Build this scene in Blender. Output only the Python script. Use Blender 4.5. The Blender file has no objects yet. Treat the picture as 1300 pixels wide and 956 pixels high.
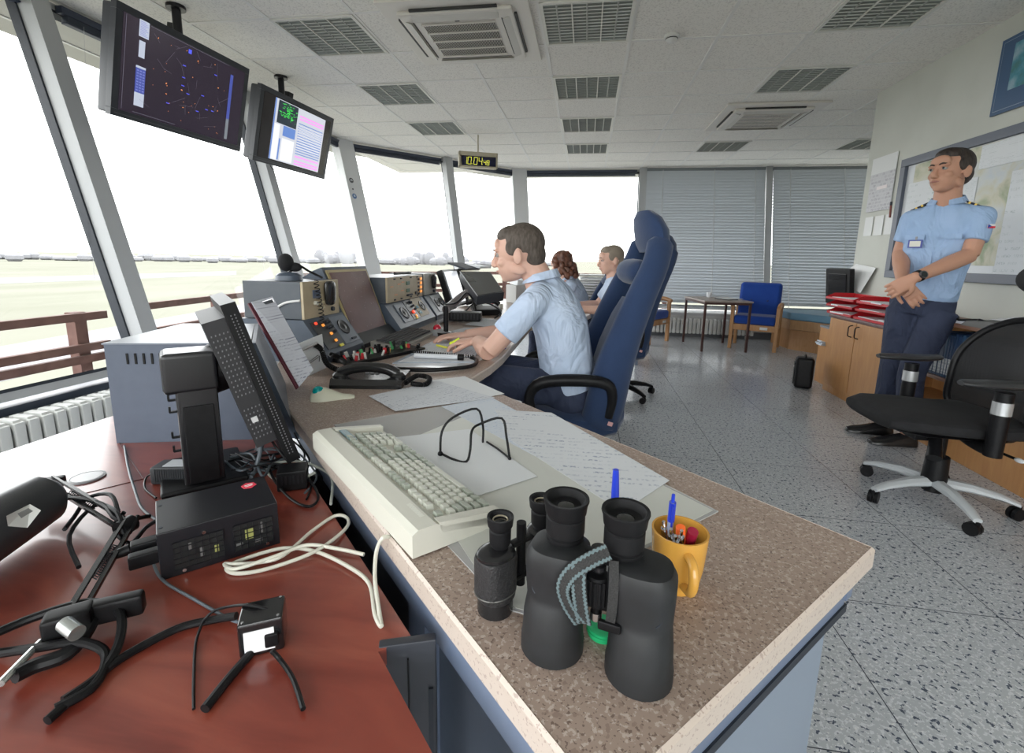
import bpy, bmesh, math, random
from mathutils import Vector, Matrix, Euler
random.seed(7)
C = bpy.context.scene.collection
SC = bpy.context.scene
PI = math.pi
# ------------------------------------------------------------------ camera, light, exposure
CAM_H = 1.15
FPX, PITCH, YAW, ROLL = 595.6, .1749, .1522, .0187
def cam_axes():
    cy, sy, cp, sp = math.cos(YAW), math.sin(YAW), math.cos(PITCH), math.sin(PITCH)
    F = Vector((-sy*cp, cy*cp, -sp)); Rt = Vector((cy, sy, 0)); U = Rt.cross(F)
    return (Rt*math.cos(ROLL)+U*math.sin(ROLL), -Rt*math.sin(ROLL)+U*math.cos(ROLL), F)
AX = cam_axes()
cam_d = bpy.data.cameras.new('camera'); cam = bpy.data.objects.new('camera', cam_d); C.objects.link(cam)
cam_d.sensor_width = 36; cam_d.lens = FPX/1300*36; cam_d.shift_y = -44.5/1300; cam_d.clip_end = 5000; cam_d.clip_start = .02
mw = Matrix.Identity(4)
for i, v in enumerate((AX[0], AX[1], -AX[2])):
    for j in range(3): mw[j][i] = v[j]
mw[2][3] = CAM_H
cam.matrix_world = mw
SC.camera = cam
def ray(px, py): return AX[0]*((px-650)/FPX) + AX[1]*((433.5-py)/FPX) + AX[2]
def W(px, py, z):                                  # point on a horizontal plane of the room
    d = ray(px, py); t = (z-CAM_H)/d.z; return Vector((d.x*t, d.y*t, z))
def WY(px, py, y): d = ray(px, py); t = y/d.y; return Vector((d.x*t, y, CAM_H+d.z*t))
def WX(px, py, x): d = ray(px, py); t = x/d.x; return Vector((x, d.y*t, CAM_H+d.z*t))

SC.view_settings.view_transform = 'Standard'; SC.view_settings.look = 'None'
SC.view_settings.gamma = 1; SC.view_settings.use_curve_mapping = False
SC.view_settings.exposure = 1.78
world = bpy.data.worlds.new('overcast sky'); SC.world = world; world.use_nodes = True
bg = world.node_tree.nodes['Background']; bg.inputs[0].default_value = (.965, .975, .985, 1); bg.inputs[1].default_value = 2.1
def portal(loc, target, sx, sy):
    l = bpy.data.lights.new('daylight_portal', 'AREA'); l.shape = 'RECTANGLE'; l.size = sx; l.size_y = sy
    l.cycles.is_portal = True
    o = bpy.data.objects.new('daylight_portal', l); C.objects.link(o); o.location = loc
    o.rotation_euler = (Vector(target)-Vector(loc)).to_track_quat('-Z', 'Y').to_euler()
portal((-3.05, 2.0, 1.6), (0, 2.0, 1.4), 9.0, 2.5)
portal((-2.2, 7.3, 1.6), (0, 5, 1.4), 3.2, 2.4)
portal((.0, 8.2, 1.6), (0, 5, 1.5), 3.0, 2.4)
portal((-.2, -2.35, 1.6), (-.2, 0, 1.5), 5.4, 2.4)

# ------------------------------------------------------------------ materials
MATS = {}
def mat(name, col, rough=.5, metal=0, spec=.5, emit=None, es=1, coat=0, sheen=0):
    if name in MATS: return MATS[name]
    m = bpy.data.materials.new(name); m.use_nodes = True; b = m.node_tree.nodes['Principled BSDF']
    b.inputs['Base Color'].default_value = (*col, 1); b.inputs['Roughness'].default_value = rough
    b.inputs['Metallic'].default_value = metal; b.inputs['Specular IOR Level'].default_value = spec
    if coat: b.inputs['Coat Weight'].default_value = coat; b.inputs['Coat Roughness'].default_value = .12
    if sheen: b.inputs['Sheen Weight'].default_value = sheen
    if emit: b.inputs['Emission Color'].default_value = (*emit, 1); b.inputs['Emission Strength'].default_value = es*.34
    MATS[name] = m; return m
def nd(m, t, **kw):
    n = m.node_tree.nodes.new(t)
    for k, v in kw.items():
        if k in n.inputs: n.inputs[k].default_value = v
        else: setattr(n, k, v)
    return n
def lk(m, a, b): m.node_tree.links.new(a, b)
def coords(m, kind='Object', scale=(1, 1, 1), loc=(0, 0, 0), rot=(0, 0, 0)):
    tc = nd(m, 'ShaderNodeTexCoord'); mp = nd(m, 'ShaderNodeMapping')
    mp.inputs['Scale'].default_value = scale; mp.inputs['Location'].default_value = loc; mp.inputs['Rotation'].default_value = rot
    lk(m, tc.outputs[kind], mp.inputs['Vector']); return mp.outputs['Vector']
def ramp(m, fac, stops, interp='LINEAR'):
    r = nd(m, 'ShaderNodeValToRGB'); r.color_ramp.interpolation = interp
    els = r.color_ramp.elements
    els[0].position, els[0].color = stops[0][0], (*stops[0][1], 1)
    els[1].position, els[1].color = stops[1][0], (*stops[1][1], 1)
    for p, c in stops[2:]: e = els.new(p); e.color = (*c, 1)
    lk(m, fac, r.inputs[0]); return r.outputs[0]
def mix(m, fac, a, b, mode='MIX'):
    n = nd(m, 'ShaderNodeMix', data_type='RGBA', blend_type=mode)
    for s, v in ((0, fac), (6, a), (7, b)):
        if hasattr(v, 'is_linked'): lk(m, v, n.inputs[s])
        else: n.inputs[s].default_value = v if s == 0 else (*v, 1)
    return n.outputs[2]
def bsdf(m): return m.node_tree.nodes['Principled BSDF']
def bump(m, h, strength=.3, dist=.01):
    b = nd(m, 'ShaderNodeBump'); b.inputs['Strength'].default_value = strength; b.inputs['Distance'].default_value = dist
    lk(m, h, b.inputs['Height']); lk(m, b.outputs[0], bsdf(m).inputs['Normal'])
def noisy(name, c1, c2, scale=8, rough=.6, bs=0, detail=4, stretch=(1, 1, 1), bd=.004, **kw):
    if name in MATS: return MATS[name]
    m = mat(name, c1, rough, **kw); v = coords(m, 'Object', stretch)
    n = nd(m, 'ShaderNodeTexNoise', Scale=scale, Detail=detail); lk(m, v, n.inputs['Vector'])
    lk(m, ramp(m, n.outputs['Fac'], [(.35, c1), (.65, c2)]), bsdf(m).inputs['Base Color'])
    if bs: bump(m, n.outputs['Fac'], bs, bd)
    return m
def wood(name, c1, c2, rough=.35, sc=(1, 12, 12), coat=0, scale=3):
    if name in MATS: return MATS[name]
    m = mat(name, c1, rough, coat=coat); v = coords(m, 'Object', sc)
    n = nd(m, 'ShaderNodeTexNoise', Scale=scale, Detail=6, Distortion=1.2); lk(m, v, n.inputs['Vector'])
    lk(m, ramp(m, n.outputs['Fac'], [(.3, c1), (.7, c2)]), bsdf(m).inputs['Base Color'])
    return m
def fabric(name, c, c2=None, rough=.9, scale=400, bs=.25):
    if name in MATS: return MATS[name]
    c2 = c2 or tuple(x*.72 for x in c)
    m = mat(name, c, rough, spec=.25, sheen=.2); v = coords(m)
    n = nd(m, 'ShaderNodeTexVoronoi', Scale=scale); lk(m, v, n.inputs['Vector'])
    n2 = nd(m, 'ShaderNodeTexNoise', Scale=14, Detail=3); lk(m, v, n2.inputs['Vector'])
    a = mix(m, n.outputs['Distance'], c, c2)
    lk(m, mix(m, .25, a, ramp(m, n2.outputs['Fac'], [(.3, c2), (.7, c)])), bsdf(m).inputs['Base Color'])
    bump(m, n2.outputs['Fac'], bs, .006)
    return m
def speckle(name, base, specks, rough=.4, tile=None, coat=0):
    m = mat(name, base, rough, coat=coat); v = coords(m); col = base
    for sc, th, c in specks:
        n = nd(m, 'ShaderNodeTexNoise', Scale=sc, Detail=2, Roughness=.6); lk(m, v, n.inputs['Vector'])
        f = ramp(m, n.outputs['Fac'], [(th, (0, 0, 0)), (th+.025, (1, 1, 1))])
        col = mix(m, f, col, c)
    if tile:
        sx, sy, ox, oy = tile; sep = nd(m, 'ShaderNodeSeparateXYZ'); lk(m, v, sep.inputs[0]); prev = None
        for ax, (s, o) in enumerate(((sx, ox), (sy, oy))):
            a = nd(m, 'ShaderNodeMath', operation='SUBTRACT'); lk(m, sep.outputs[ax], a.inputs[0]); a.inputs[1].default_value = o
            q = nd(m, 'ShaderNodeMath', operation='PINGPONG'); lk(m, a.outputs[0], q.inputs[0]); q.inputs[1].default_value = s/2
            l = nd(m, 'ShaderNodeMath', operation='LESS_THAN'); lk(m, q.outputs[0], l.inputs[0]); l.inputs[1].default_value = .0016
            if prev is None: prev = l.outputs[0]
            else:
                mx = nd(m, 'ShaderNodeMath', operation='MAXIMUM'); lk(m, prev, mx.inputs[0]); lk(m, l.outputs[0], mx.inputs[1]); prev = mx.outputs[0]
        col = mix(m, prev, col, (.05, .055, .07))
    lk(m, col, bsdf(m).inputs['Base Color'])
    return m
def printed(name, paper=(.8, .8, .82), ink=(.32, .33, .4), rows=26, cols=9, axis=0, fill=.5, mort=.35, plane='xy'):
    if name in MATS: return MATS[name]
    m = mat(name, paper, .75, spec=.2); v = coords(m, 'Generated', (1, 1, 1), rot=(0, 0, PI/2 if axis else 0))
    if plane != 'xy':
        sp = nd(m, 'ShaderNodeSeparateXYZ'); cb = nd(m, 'ShaderNodeCombineXYZ'); lk(m, v, sp.inputs[0])
        lk(m, sp.outputs[1 if plane == 'yz' else 0], cb.inputs[0]); lk(m, sp.outputs[2], cb.inputs[1]); v = cb.outputs[0]
    b = nd(m, 'ShaderNodeTexBrick'); b.inputs['Scale'].default_value = 1; b.offset = .37
    b.inputs['Brick Width'].default_value = 1/cols; b.inputs['Row Height'].default_value = 1/rows
    b.inputs['Mortar Size'].default_value = mort/rows; b.inputs['Mortar Smooth'].default_value = .2
    b.inputs['Color1'].default_value = (0, 0, 0, 1); b.inputs['Color2'].default_value = (1, 1, 1, 1); b.inputs['Mortar'].default_value = (1, 1, 1, 1)
    lk(m, v, b.inputs['Vector'])
    n = nd(m, 'ShaderNodeTexNoise', Scale=60, Detail=2); lk(m, v, n.inputs['Vector'])
    f = mix(m, ramp(m, n.outputs['Fac'], [(.42, (0, 0, 0)), (.56, (1, 1, 1))]), b.outputs['Color'], (1, 1, 1))
    n2 = nd(m, 'ShaderNodeTexNoise', Scale=3, Detail=1); lk(m, v, n2.inputs['Vector'])
    f2 = mix(m, ramp(m, n2.outputs['Fac'], [(fill, (0, 0, 0)), (fill+.03, (1, 1, 1))]), f, (1, 1, 1))
    lk(m, mix(m, f2, ink, paper), bsdf(m).inputs['Base Color']); return m

# ------------------------------------------------------------------ mesh builder
class B:
    def __init__(s): s.v = []; s.f = []
    def add(s, vs, fs, M=None):
        o = len(s.v)
        s.v += [tuple(M @ Vector(v)) if M else tuple(v) for v in vs]; s.f += [tuple(i+o for i in f) for f in fs]; return s
    def box(s, c, d, r=0, rot=None, seg=2, M=None):
        T = Matrix.Translation(c) @ (Euler(rot).to_matrix().to_4x4() if rot else Matrix.Identity(4))
        if M: T = M @ T
        bm = bmesh.new(); bmesh.ops.create_cube(bm, size=1); bmesh.ops.scale(bm, vec=d, verts=bm.verts)
        if r: bmesh.ops.bevel(bm, geom=list(bm.edges), offset=min(r, min(d)*.49), segments=seg, profile=.5, affect='EDGES')
        bm.verts.index_update(); s.add([v.co[:] for v in bm.verts], [[v.index for v in f.verts] for f in bm.faces], T); bm.free(); return s
    def cyl(s, p0, p1, r0, r1=None, n=20, M=None):
        p0, p1 = Vector(p0), Vector(p1); r1 = r0 if r1 is None else r1
        z = (p1-p0).normalized(); a = z.orthogonal().normalized(); b = z.cross(a); vs = []
        for p, r in ((p0, r0), (p1, r1)): vs += [p+a*(r*math.cos(2*PI*i/n))+b*(r*math.sin(2*PI*i/n)) for i in range(n)]
        fs = [(i, (i+1) % n, n+(i+1) % n, n+i) for i in range(n)]+[tuple(range(n-1, -1, -1)), tuple(range(n, 2*n))]
        return s.add(vs, fs, M)
    def loft(s, rings, M=None, caps=True, closed=False):
        n = len(rings[0]); vs = [p for r in rings for p in r]; fs = []; k = len(rings)
        for j in range(k if closed else k-1):
            a, b = j*n, ((j+1) % k)*n
            fs += [(a+i, a+(i+1) % n, b+(i+1) % n, b+i) for i in range(n)]
        if caps and not closed: fs += [tuple(range(n-1, -1, -1)), tuple(range((k-1)*n, k*n))]
        return s.add(vs, fs, M)
    def tube(s, pts, r, n=8, smooth=4, M=None, closed=False):
        P = [Vector(p) for p in pts]; R = list(r) if hasattr(r, '__len__') else [r]*len(P)
        if smooth > 1 and len(P) > 2: P, R = spline(P, R, smooth, closed)
        rings = []; prev = None
        for i, p in enumerate(P):
            if closed: t = P[(i+1) % len(P)]-P[i-1]
            else: t = P[min(i+1, len(P)-1)]-P[max(i-1, 0)]
            t = t.normalized() if t.length > 1e-9 else Vector((0, 0, 1))
            if prev is None: a = t.orthogonal().normalized()
            else: a = (prev-t*prev.dot(t)); a = a.normalized() if a.length > 1e-6 else t.orthogonal().normalized()
            prev = a; b = t.cross(a)
            rings.append([p+a*(R[i]*math.cos(2*PI*k/n))+b*(R[i]*math.sin(2*PI*k/n)) for k in range(n)])
        return s.loft(rings, M, True, closed)
    def lathe(s, prof, n=24, M=None):
        rings = [[(r*math.cos(2*PI*k/n), r*math.sin(2*PI*k/n), z) for k in range(n)] for r, z in prof]
        return s.loft(rings, M)
    def prism(s, poly, z0, z1, M=None):
        n = len(poly); vs = [(x, y, z0) for x, y in poly]+[(x, y, z1) for x, y in poly]
        fs = [(i, (i+1) % n, n+(i+1) % n, n+i) for i in range(n)]+[tuple(range(n-1, -1, -1)), tuple(range(n, 2*n))]
        return s.add(vs, fs, M)
    def ell(s, c, r, M=None, nu=20, nv=12, rot=None):
        T = Matrix.Translation(c) @ (Euler(rot).to_matrix().to_4x4() if rot else Matrix.Identity(4))
        if M: T = M @ T
        rings = []
        for j in range(nv+1):
            a = -PI/2+PI*j/nv; q = max(math.cos(a), .01)
            rings.append([(r[0]*q*math.cos(2*PI*i/nu), r[1]*q*math.sin(2*PI*i/nu), r[2]*math.sin(a)) for i in range(nu)])
        return s.loft(rings, T)
    def quad(s, *p, M=None): return s.add(p, [tuple(range(len(p)))], M)
def spline(P, R, k, closed=False):
    o, q, n = [], [], len(P)
    for i in range(n if closed else n-1):
        if closed: a, b, c, d = P[i-1], P[i], P[(i+1) % n], P[(i+2) % n]; r0, r1 = R[i], R[(i+1) % n]
        else: a, b, c, d = P[max(i-1, 0)], P[i], P[i+1], P[min(i+2, n-1)]; r0, r1 = R[i], R[i+1]
        for j in range(k):
            t = j/k
            o.append(.5*((2*b)+(c-a)*t+(2*a-5*b+4*c-d)*t*t+(3*b-a-3*c+d)*t**3)); q.append(r0+(r1-r0)*t)
    if not closed: o.append(P[-1]); q.append(R[-1])
    return o, q
def obj(name, b, m, parent=None, loc=None, rot=None, smooth=35, label=None):
    me = bpy.data.meshes.new(name); me.from_pydata(b.v, [], b.f); me.validate()
    bm = bmesh.new(); bm.from_mesh(me); bmesh.ops.recalc_face_normals(bm, faces=bm.faces); bm.to_mesh(me); bm.free()
    if smooth:
        for p in me.polygons: p.use_smooth = True
        me.set_sharp_from_angle(angle=math.radians(smooth))
        wn_ = True
    else: wn_ = False
    ms = m if isinstance(m, (list, tuple)) else [m]
    for x in ms: me.materials.append(x)
    o = bpy.data.objects.new(name, me); C.objects.link(o)
    if wn_: w_n = o.modifiers.new('face normals', 'WEIGHTED_NORMAL'); w_n.keep_sharp = True
    if parent: o.parent = parent
    if loc is not None: o.location = loc
    if rot is not None: o.rotation_euler = rot
    if label: o['label'] = label
    return o
def tag(o, label, cat, group=None):
    o['label'] = label; o['category'] = cat
    if group: o['group'] = group
    return o
def thing(name, label, cat, loc=(0, 0, 0), rot=(0, 0, 0), group=None):
    o = bpy.data.objects.new(name, None); C.objects.link(o); o.empty_display_size = .05
    o.location = loc; o.rotation_euler = rot if hasattr(rot, '__len__') else (0, 0, rot)
    return tag(o, label, cat, group)
def struct(name, b, m, parent=None, **k):
    o = obj(name, b, m, parent, **k)
    if not parent: o['kind'] = 'structure'
    return o
def attach(o, t):
    o.parent = t; o.matrix_parent_inverse = (Matrix.Translation(t.location) @ t.rotation_euler.to_matrix().to_4x4()).inverted(); return o
def dup(o, parent=None, loc=None, rot=None, label=None):
    c = o.copy(); C.objects.link(c)
    if parent: c.parent = parent
    if loc is not None: c.location = loc
    if rot is not None: c.rotation_euler = rot if hasattr(rot, '__len__') else (0, 0, rot)
    if label: c['label'] = label
    for ch in list(o.children): dup(ch, c)
    return c

# shared materials
white_metal = mat('white enamelled metal', (.72, .72, .7), .4)
alu = mat('pale grey window frame', (.42, .43, .44), .45)
gasket = mat('black rubber gasket', (.015, .02, .03), .6)
navy_rail = mat('dark navy blind rail', (.035, .045, .075), .45)
black_pl = noisy('black plastic', (.005, .005, .006), (.008, .008, .009), 60, .42, spec=.22)
black_matt = mat('matt black rubber', (.007, .007, .008), .6, spec=.22)
dark_metal = mat('black painted steel', (.009, .009, .012), .34, spec=.4)
chrome = mat('polished chrome', (.75, .75, .77), .15, 1)
steel_blue = noisy('blue grey painted steel', (.078, .096, .135), (.085, .104, .145), 30, .45)
console_grey = noisy('dark blue grey console paint', (.055, .072, .10), (.062, .08, .11), 30, .42)
beige_panel = noisy('beige instrument panel', (.40, .33, .22), (.45, .37, .25), 20, .5)
ivory = mat('ivory plastic', (.60, .59, .52), .42)
key_grey = mat('grey green key plastic', (.55, .56, .50), .45)
# ------------------------------------------------------------------ the room shell
CEIL = 2.696
LEAN = .25
ZS = .37
floor_m = speckle('polished terrazzo tiles', (.44, .46, .49), [(85, .55, (.60, .62, .65)), (60, .60, (.08, .095, .13)), (110, .63, (.7, .7, .7))], .20, (.575, .57, 1.4145, 2.19))
struct('floor', B().box((1, 2.8, -.05), (8.2, 11.2, .1)), floor_m)
def ceiling_mat():
    m = mat('mineral fibre ceiling tiles', (.62, .60, .565), .9, spec=.1); v = coords(m)
    n = nd(m, 'ShaderNodeTexNoise', Scale=90, Detail=3); lk(m, v, n.inputs['Vector'])
    lk(m, ramp(m, n.outputs['Fac'], [(.36, (.70, .68, .64)), (.48, (.86, .84, .79))]), bsdf(m).inputs['Base Color'])
    bump(m, n.outputs['Fac'], .35, .004); return m
struct('ceiling', B().box((.65, 3.0, CEIL+.05), (8.4, 11.6, .1)), ceiling_mat())
GX, GY = -.3664, 3.751
grid = B()
for i in range(-6, 9): grid.box((GX+.6*i, 3.0, CEIL-.002), (.024, 11.4, .006))
for k in range(-11, 9): grid.box((.65, GY+.6*k, CEIL-.002), (8.2, .024, .0055))
struct('trim_1', grid, mat('white ceiling grid bars', (.78, .77, .74), .5), smooth=0)
wall_m = noisy('pale grey green plaster', (.56, .57, .52), (.60, .61, .56), 3, .85, .05)
struct('wall_right', B().box((2.64, 1.25, 1.348), (.16, 7.64, 2.72)), wall_m)
struct('wall_corner', B().box((3.78, 4.99, 1.348), (2.12, .16, 2.72)), wall_m)
struct('wall_east', B().box((4.86, 6.4, 1.348), (.12, 3.4, 2.72)), wall_m)
white_wall = mat('white painted parapet', (.62, .63, .62), .7)
def xl(z): return -2.875-LEAN*(z-.47)         # leaning glass plane on the left
LT, LB = xl(CEIL), xl(ZS)
OFF = LB-LT
# corner points of the glazing at the ceiling (T) and at the sill (B)
T0, T1, T2, T3 = Vector((LT, -2.6)), Vector((LT, 6.35)), Vector((-1.28, 8.62)), Vector((4.8, 8.62))
d1 = (T2-T1).normalized(); n1 = Vector((d1.y, -d1.x))
t_ = (LB-(T1.x+n1.x*OFF))/d1.x; B1 = Vector((LB, T1.y+n1.y*OFF+d1.y*t_))
yb = 8.62-OFF; t_ = (yb-(T1.y+n1.y*OFF))/d1.y; B2 = Vector((T1.x+n1.x*OFF+d1.x*t_, yb))
B0, B3 = Vector((LB, -2.6)), Vector((4.8, yb))
def g3(p, z): return Vector((p.x, p.y, z))
def wallstrip(name, a, b, z0, z1, th, m, out=None):
    d = (b-a).normalized(); n = Vector((-d.y, d.x))*th
    return struct(name, B().prism([a, b, b+n, a+n], z0, z1), m)
wallstrip('wall_left', B0, B1, 0, ZS-.04, .1, white_wall)
wallstrip('wall_diagonal', B1, B2, 0, ZS-.04, .1, white_wall)
wallstrip('wall_back', Vector((-1.1, 7.62)), Vector((4.8, 7.62)), 0, ZS-.04, .44, white_wall)
sill_m = mat('dark navy window ledge', (.03, .04, .06), .4)
sl = B().prism([B0-Vector((-.03, 0)), B1+Vector((.03, -.02)), B1+Vector((-.1, .05)), B0+Vector((-.1, 0))], ZS-.04, ZS)
sl.prism([B1+Vector((.03, -.02)), B2+Vector((.02, -.03)), B2+Vector((-.07, .07)), B1+Vector((-.1, .05))], ZS-.04, ZS)
struct('trim_2', sl, sill_m)
struct('trim_3', B().prism([(-1.1, 7.6), (4.8, 7.6), (4.8, 8.1), (-1.2, 8.1)], ZS-.04, ZS), mat('pale grey window ledge', (.5, .51, .52), .5))
struct('baseboard_back', B().box((1.8, 7.605, .05), (5.7, .03, .1)), mat('dark grey skirting', (.12, .13, .14), .5))
# glass
glass = bpy.data.materials.new('clear window glass'); glass.use_nodes = True; nt = glass.node_tree; nt.nodes.clear()
o_ = nt.nodes.new('ShaderNodeOutputMaterial'); mx_ = nt.nodes.new('ShaderNodeMixShader'); tr_ = nt.nodes.new('ShaderNodeBsdfTransparent'); gl_ = nt.nodes.new('ShaderNodeBsdfGlossy'); lw_ = nt.nodes.new('ShaderNodeLayerWeight'); fr_ = nt.nodes.new('ShaderNodeMath')
tr_.inputs[0].default_value = (.97, .98, .975, 1); gl_.inputs['Roughness'].default_value = .02; fr_.operation = 'POWER'; fr_.inputs[1].default_value = 5; fm_ = nt.nodes.new('ShaderNodeMath'); fm_.operation = 'MULTIPLY_ADD'; fm_.inputs[1].default_value = .5; fm_.inputs[2].default_value = .015
nt.links.new(lw_.outputs['Facing'], fr_.inputs[0]); nt.links.new(fr_.outputs[0], fm_.inputs[0]); nt.links.new(fm_.outputs[0], mx_.inputs[0]); nt.links.new(tr_.outputs[0], mx_.inputs[1]); nt.links.new(gl_.outputs[0], mx_.inputs[2]); nt.links.new(mx_.outputs[0], o_.inputs[0])
def beam(b, p, q, w, d, out):       # rectangular bar from p to q, w along the wall, d across it
    p, q = Vector(p), Vector(q); z = (q-p).normalized(); o = Vector(out); o = (o-z*o.dot(z)).normalized(); a = z.cross(o)
    vs = [r+a*(i*w/2)+o*(j*d/2) for r in (p, q) for i, j in ((-1, -1), (1, -1), (1, 1), (-1, 1))]
    return b.add(vs, [(0, 1, 2, 3), (4, 7, 6, 5), (0, 4, 5, 1), (1, 5, 6, 2), (2, 6, 7, 3), (3, 7, 4, 0)])
win_n = [0]
def window(b0, b1, t0, t1, out):
    win_n[0] += 1; fr = B(); gk = B()
    p = [g3(b0, ZS), g3(b1, ZS), g3(t1, CEIL), g3(t0, CEIL)]; c = sum(p, Vector())/4
    q = [x+(c-x).normalized()*.06 for x in p]
    o = Vector(out)
    for i in range(4): beam(fr, q[i], q[(i+1) % 4], .05, .06, o)
    q2 = [x+(c-x).normalized()*.095 for x in p]
    for i in range(4): beam(gk, q2[i], q2[(i+1) % 4], .018, .064, o)
    w = struct('window_%d' % win_n[0], fr, alu)
    struct('gasket', gk, gasket, w); 
    pn = B(); th = o*.006; q3 = [x+(c-x).normalized()*.10 for x in p]
    pn.add(q3+[x+th for x in q3], [(0, 1, 2, 3), (7, 6, 5, 4), (0, 4, 5, 1), (1, 5, 6, 2), (2, 6, 7, 3), (3, 7, 4, 0)])
    struct('pane', pn, glass, w, smooth=0)
def lerp(a, b, t): return a+(b-a)*t
LY = [-2.6, -.98, .82, 2.62, 4.42]
oL = (-1, 0, -.25); oD = (-n1.x, -n1.y, -.25); oB = (0, 1, -.25)
pts = [(Vector((LB, y)), Vector((LT, y))) for y in LY]+[(B1, T1)]
for i in range(len(pts)-1): window(pts[i][0], pts[i+1][0], pts[i][1], pts[i+1][1], oL)
Dm = (lerp(B1, B2, .53), lerp(T1, T2, .53))
window(B1, Dm[0], T1, Dm[1], oD); window(Dm[0], B2, Dm[1], T2, oD)
bk = [(B2, T2)]+[(Vector((x, yb)), Vector((x+.02, 8.62))) for x in (.86, 2.84)]+[(B3, T3)]
for i in range(3): window(bk[i][0], bk[i+1][0], bk[i][1], bk[i+1][1], oB)
# rear glazing behind the camera
rb = [Vector((-3.3, -2.6)), Vector((-.4, -2.6)), Vector((2.5, -2.6))]
for i in range(2): window(rb[i], rb[i+1], rb[i], rb[i+1], (0, -1, 0))
struct('wall_rear', B().box((-.4, -2.6, ZS/2), (6.0, .12, ZS)), white_wall)
# mullions
tn = [3]
def mullion(b, t, w, d, out, m=alu):
    tn[0] += 1
    o = Vector(out).normalized()*(-.06)
    struct('trim_%d' % tn[0], beam(B(), g3(b, ZS-.02)+o, g3(t, CEIL)+o, w, d, out), m)
for i, y in enumerate(LY[1:]): mullion(Vector((LB, y)), Vector((LT, y)), .11, .14, oL)
oC = Vector(oL)+Vector(oD)
mullion(B1, T1, .26, .14, oC, mat('white painted corner post', (.64, .65, .66), .5)); mullion(Dm[0], Dm[1], .13, .12, oD)
mullion(B2, T2, .26, .14, Vector(oD)+Vector(oB), MATS['white painted corner post']); mullion(bk[1][0], bk[1][1], .12, .12, oB); mullion(bk[2][0], bk[2][1], .1, .12, oB)
# blind headrails and raised blinds, one per clear window
def headrail(p0, p1, out, label):
    o = Vector(out).normalized(); th = thing('raised_blind', label, 'blind', g3(lerp(p0, p1, .5), CEIL), group='raised blinds along the glazing')
    d = (p1-p0); L = d.length-.2; a = math.atan2(d.y, d.x); th.rotation_euler = (0, 0, a)
    obj('headrail', B().box((0, -.05, -.05), (L, .05, .045), .004), navy_rail, th)
    st = B()
    for k in range(7): st.box((0, -.05, -.078-k*.005), (L-.06, .05, .0022))
    obj('slat_stack', st, mat('dark blue grey slats', (.06, .075, .11), .4), th)
    obj('bottom_rail', B().box((0, -.05, -.118), (L-.05, .045, .012), .003), navy_rail, th)
    obj('cord', B().cyl((-L/2+.12, -.085, -.1), (-L/2+.12, .1, -1.75), .0012, n=5), mat('thin white cord', (.6, .6, .6), .7), th)
names = ['over the leftmost clear pane', 'behind the large radar display', 'behind the colourful hanging display', 'over the first pane past the stickered post', 'behind the digital clock', 'over the broad rear pane']
prs = [(Vector((LT+.02, .87)), Vector((LT+.02, 2.69))), (Vector((LT+.02, 2.69)), Vector((LT+.02, 4.52))), (Vector((LT+.02, 4.52)), T1+Vector((.02, 0))), (T1, Dm[1]), (Dm[1], T2), (T2, bk[1][1])]
for (a, b), nm in zip(prs, names): headrail(a, b, oB, 'raised navy venetian blind '+nm)
# lowered blinds in the two right back windows
def lowered(x0, x1, label):
    th = thing('lowered_blind', label, 'blind', ((x0+x1)/2, 8.47, CEIL-.02), (-math.atan(LEAN), 0, 0), group='lowered grey blinds')
    L = x1-x0; H_ = 2.3; sl = B(); n = 46
    for k in range(n):
        z = -.07-k*(H_-.1)/n; pr_ = [(.020, .027), (.012, .012), (-.002, -.006), (-.022, -.020)]
        for (ya, za), (yb_, zb_) in zip(pr_, pr_[1:]): sl.add([(x_, y_+o_, z+z_) for o_ in (0, .0012) for x_, y_, z_ in ((-L/2, -ya, za), (L/2, -ya, za), (L/2, -yb_, zb_), (-L/2, -yb_, zb_))], [(0, 1, 2, 3), (7, 6, 5, 4), (0, 4, 5, 1), (2, 6, 7, 3)])
    obj('slats', sl, mat('grey aluminium slats', (.50, .53, .56), .35), th, smooth=0)
    obj('headrail', B().box((0, 0, -.03), (L, .05, .05), .004), mat('grey blind rail', (.2, .22, .24), .4), th)
    obj('bottom_rail', B().box((0, 0, -H_+.01), (L, .03, .018), .004), MATS['grey blind rail'], th)
    for fx in (-.36, 0.08, .42):
        obj('ladder_cord', B().cyl((fx*L, -.024, -.04), (fx*L, -.024, -H_), .004, n=5), MATS['thin white cord'], th)
lowered(.93, 2.78, 'lowered grey venetian blind between broad clear pane and armchair window')
lowered(2.90, 4.7, 'lowered dark venetian blind beside the right wall corner')
# outside: roof overhang, ground, runway, railing
ov = B().prism([(-4.25, -3.2), (-4.25, 6.7), (-1.65, 9.5), (4.9, 9.5), (4.9, 8.75), (-1.25, 8.75), (-3.56, 6.4), (-3.56, -3.2)], 2.70, 2.95)
struct('roof_overhang', ov, mat('pale soffit boards', (.50, .49, .45), .8))
def ground_mat():
    m = mat('pale winter grass', (.3, .32, .22), .95, spec=0); v = coords(m, 'Object', (.02, .008, 1))
    n = nd(m, 'ShaderNodeTexNoise', Scale=3, Detail=6); lk(m, v, n.inputs['Vector'])
    lk(m, ramp(m, n.outputs['Fac'], [(.35, (.140, .140, .115)), (.65, (.162, .160, .136))]), bsdf(m).inputs['Base Color']); return m
GZ = -8
struct('ground', B().quad((-2500, -2500, GZ), (2500, -2500, GZ), (2500, 2500, GZ), (-2500, 2500, GZ)), ground_mat())
tar = mat('pale concrete taxiway', (.19, .19, .20), .9, spec=0)
rw = B()
p = [W(0, 440, GZ+.02), W(230, 400, GZ+.02), W(230, 440, GZ+.02), W(0, 474, GZ+.02)]
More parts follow.
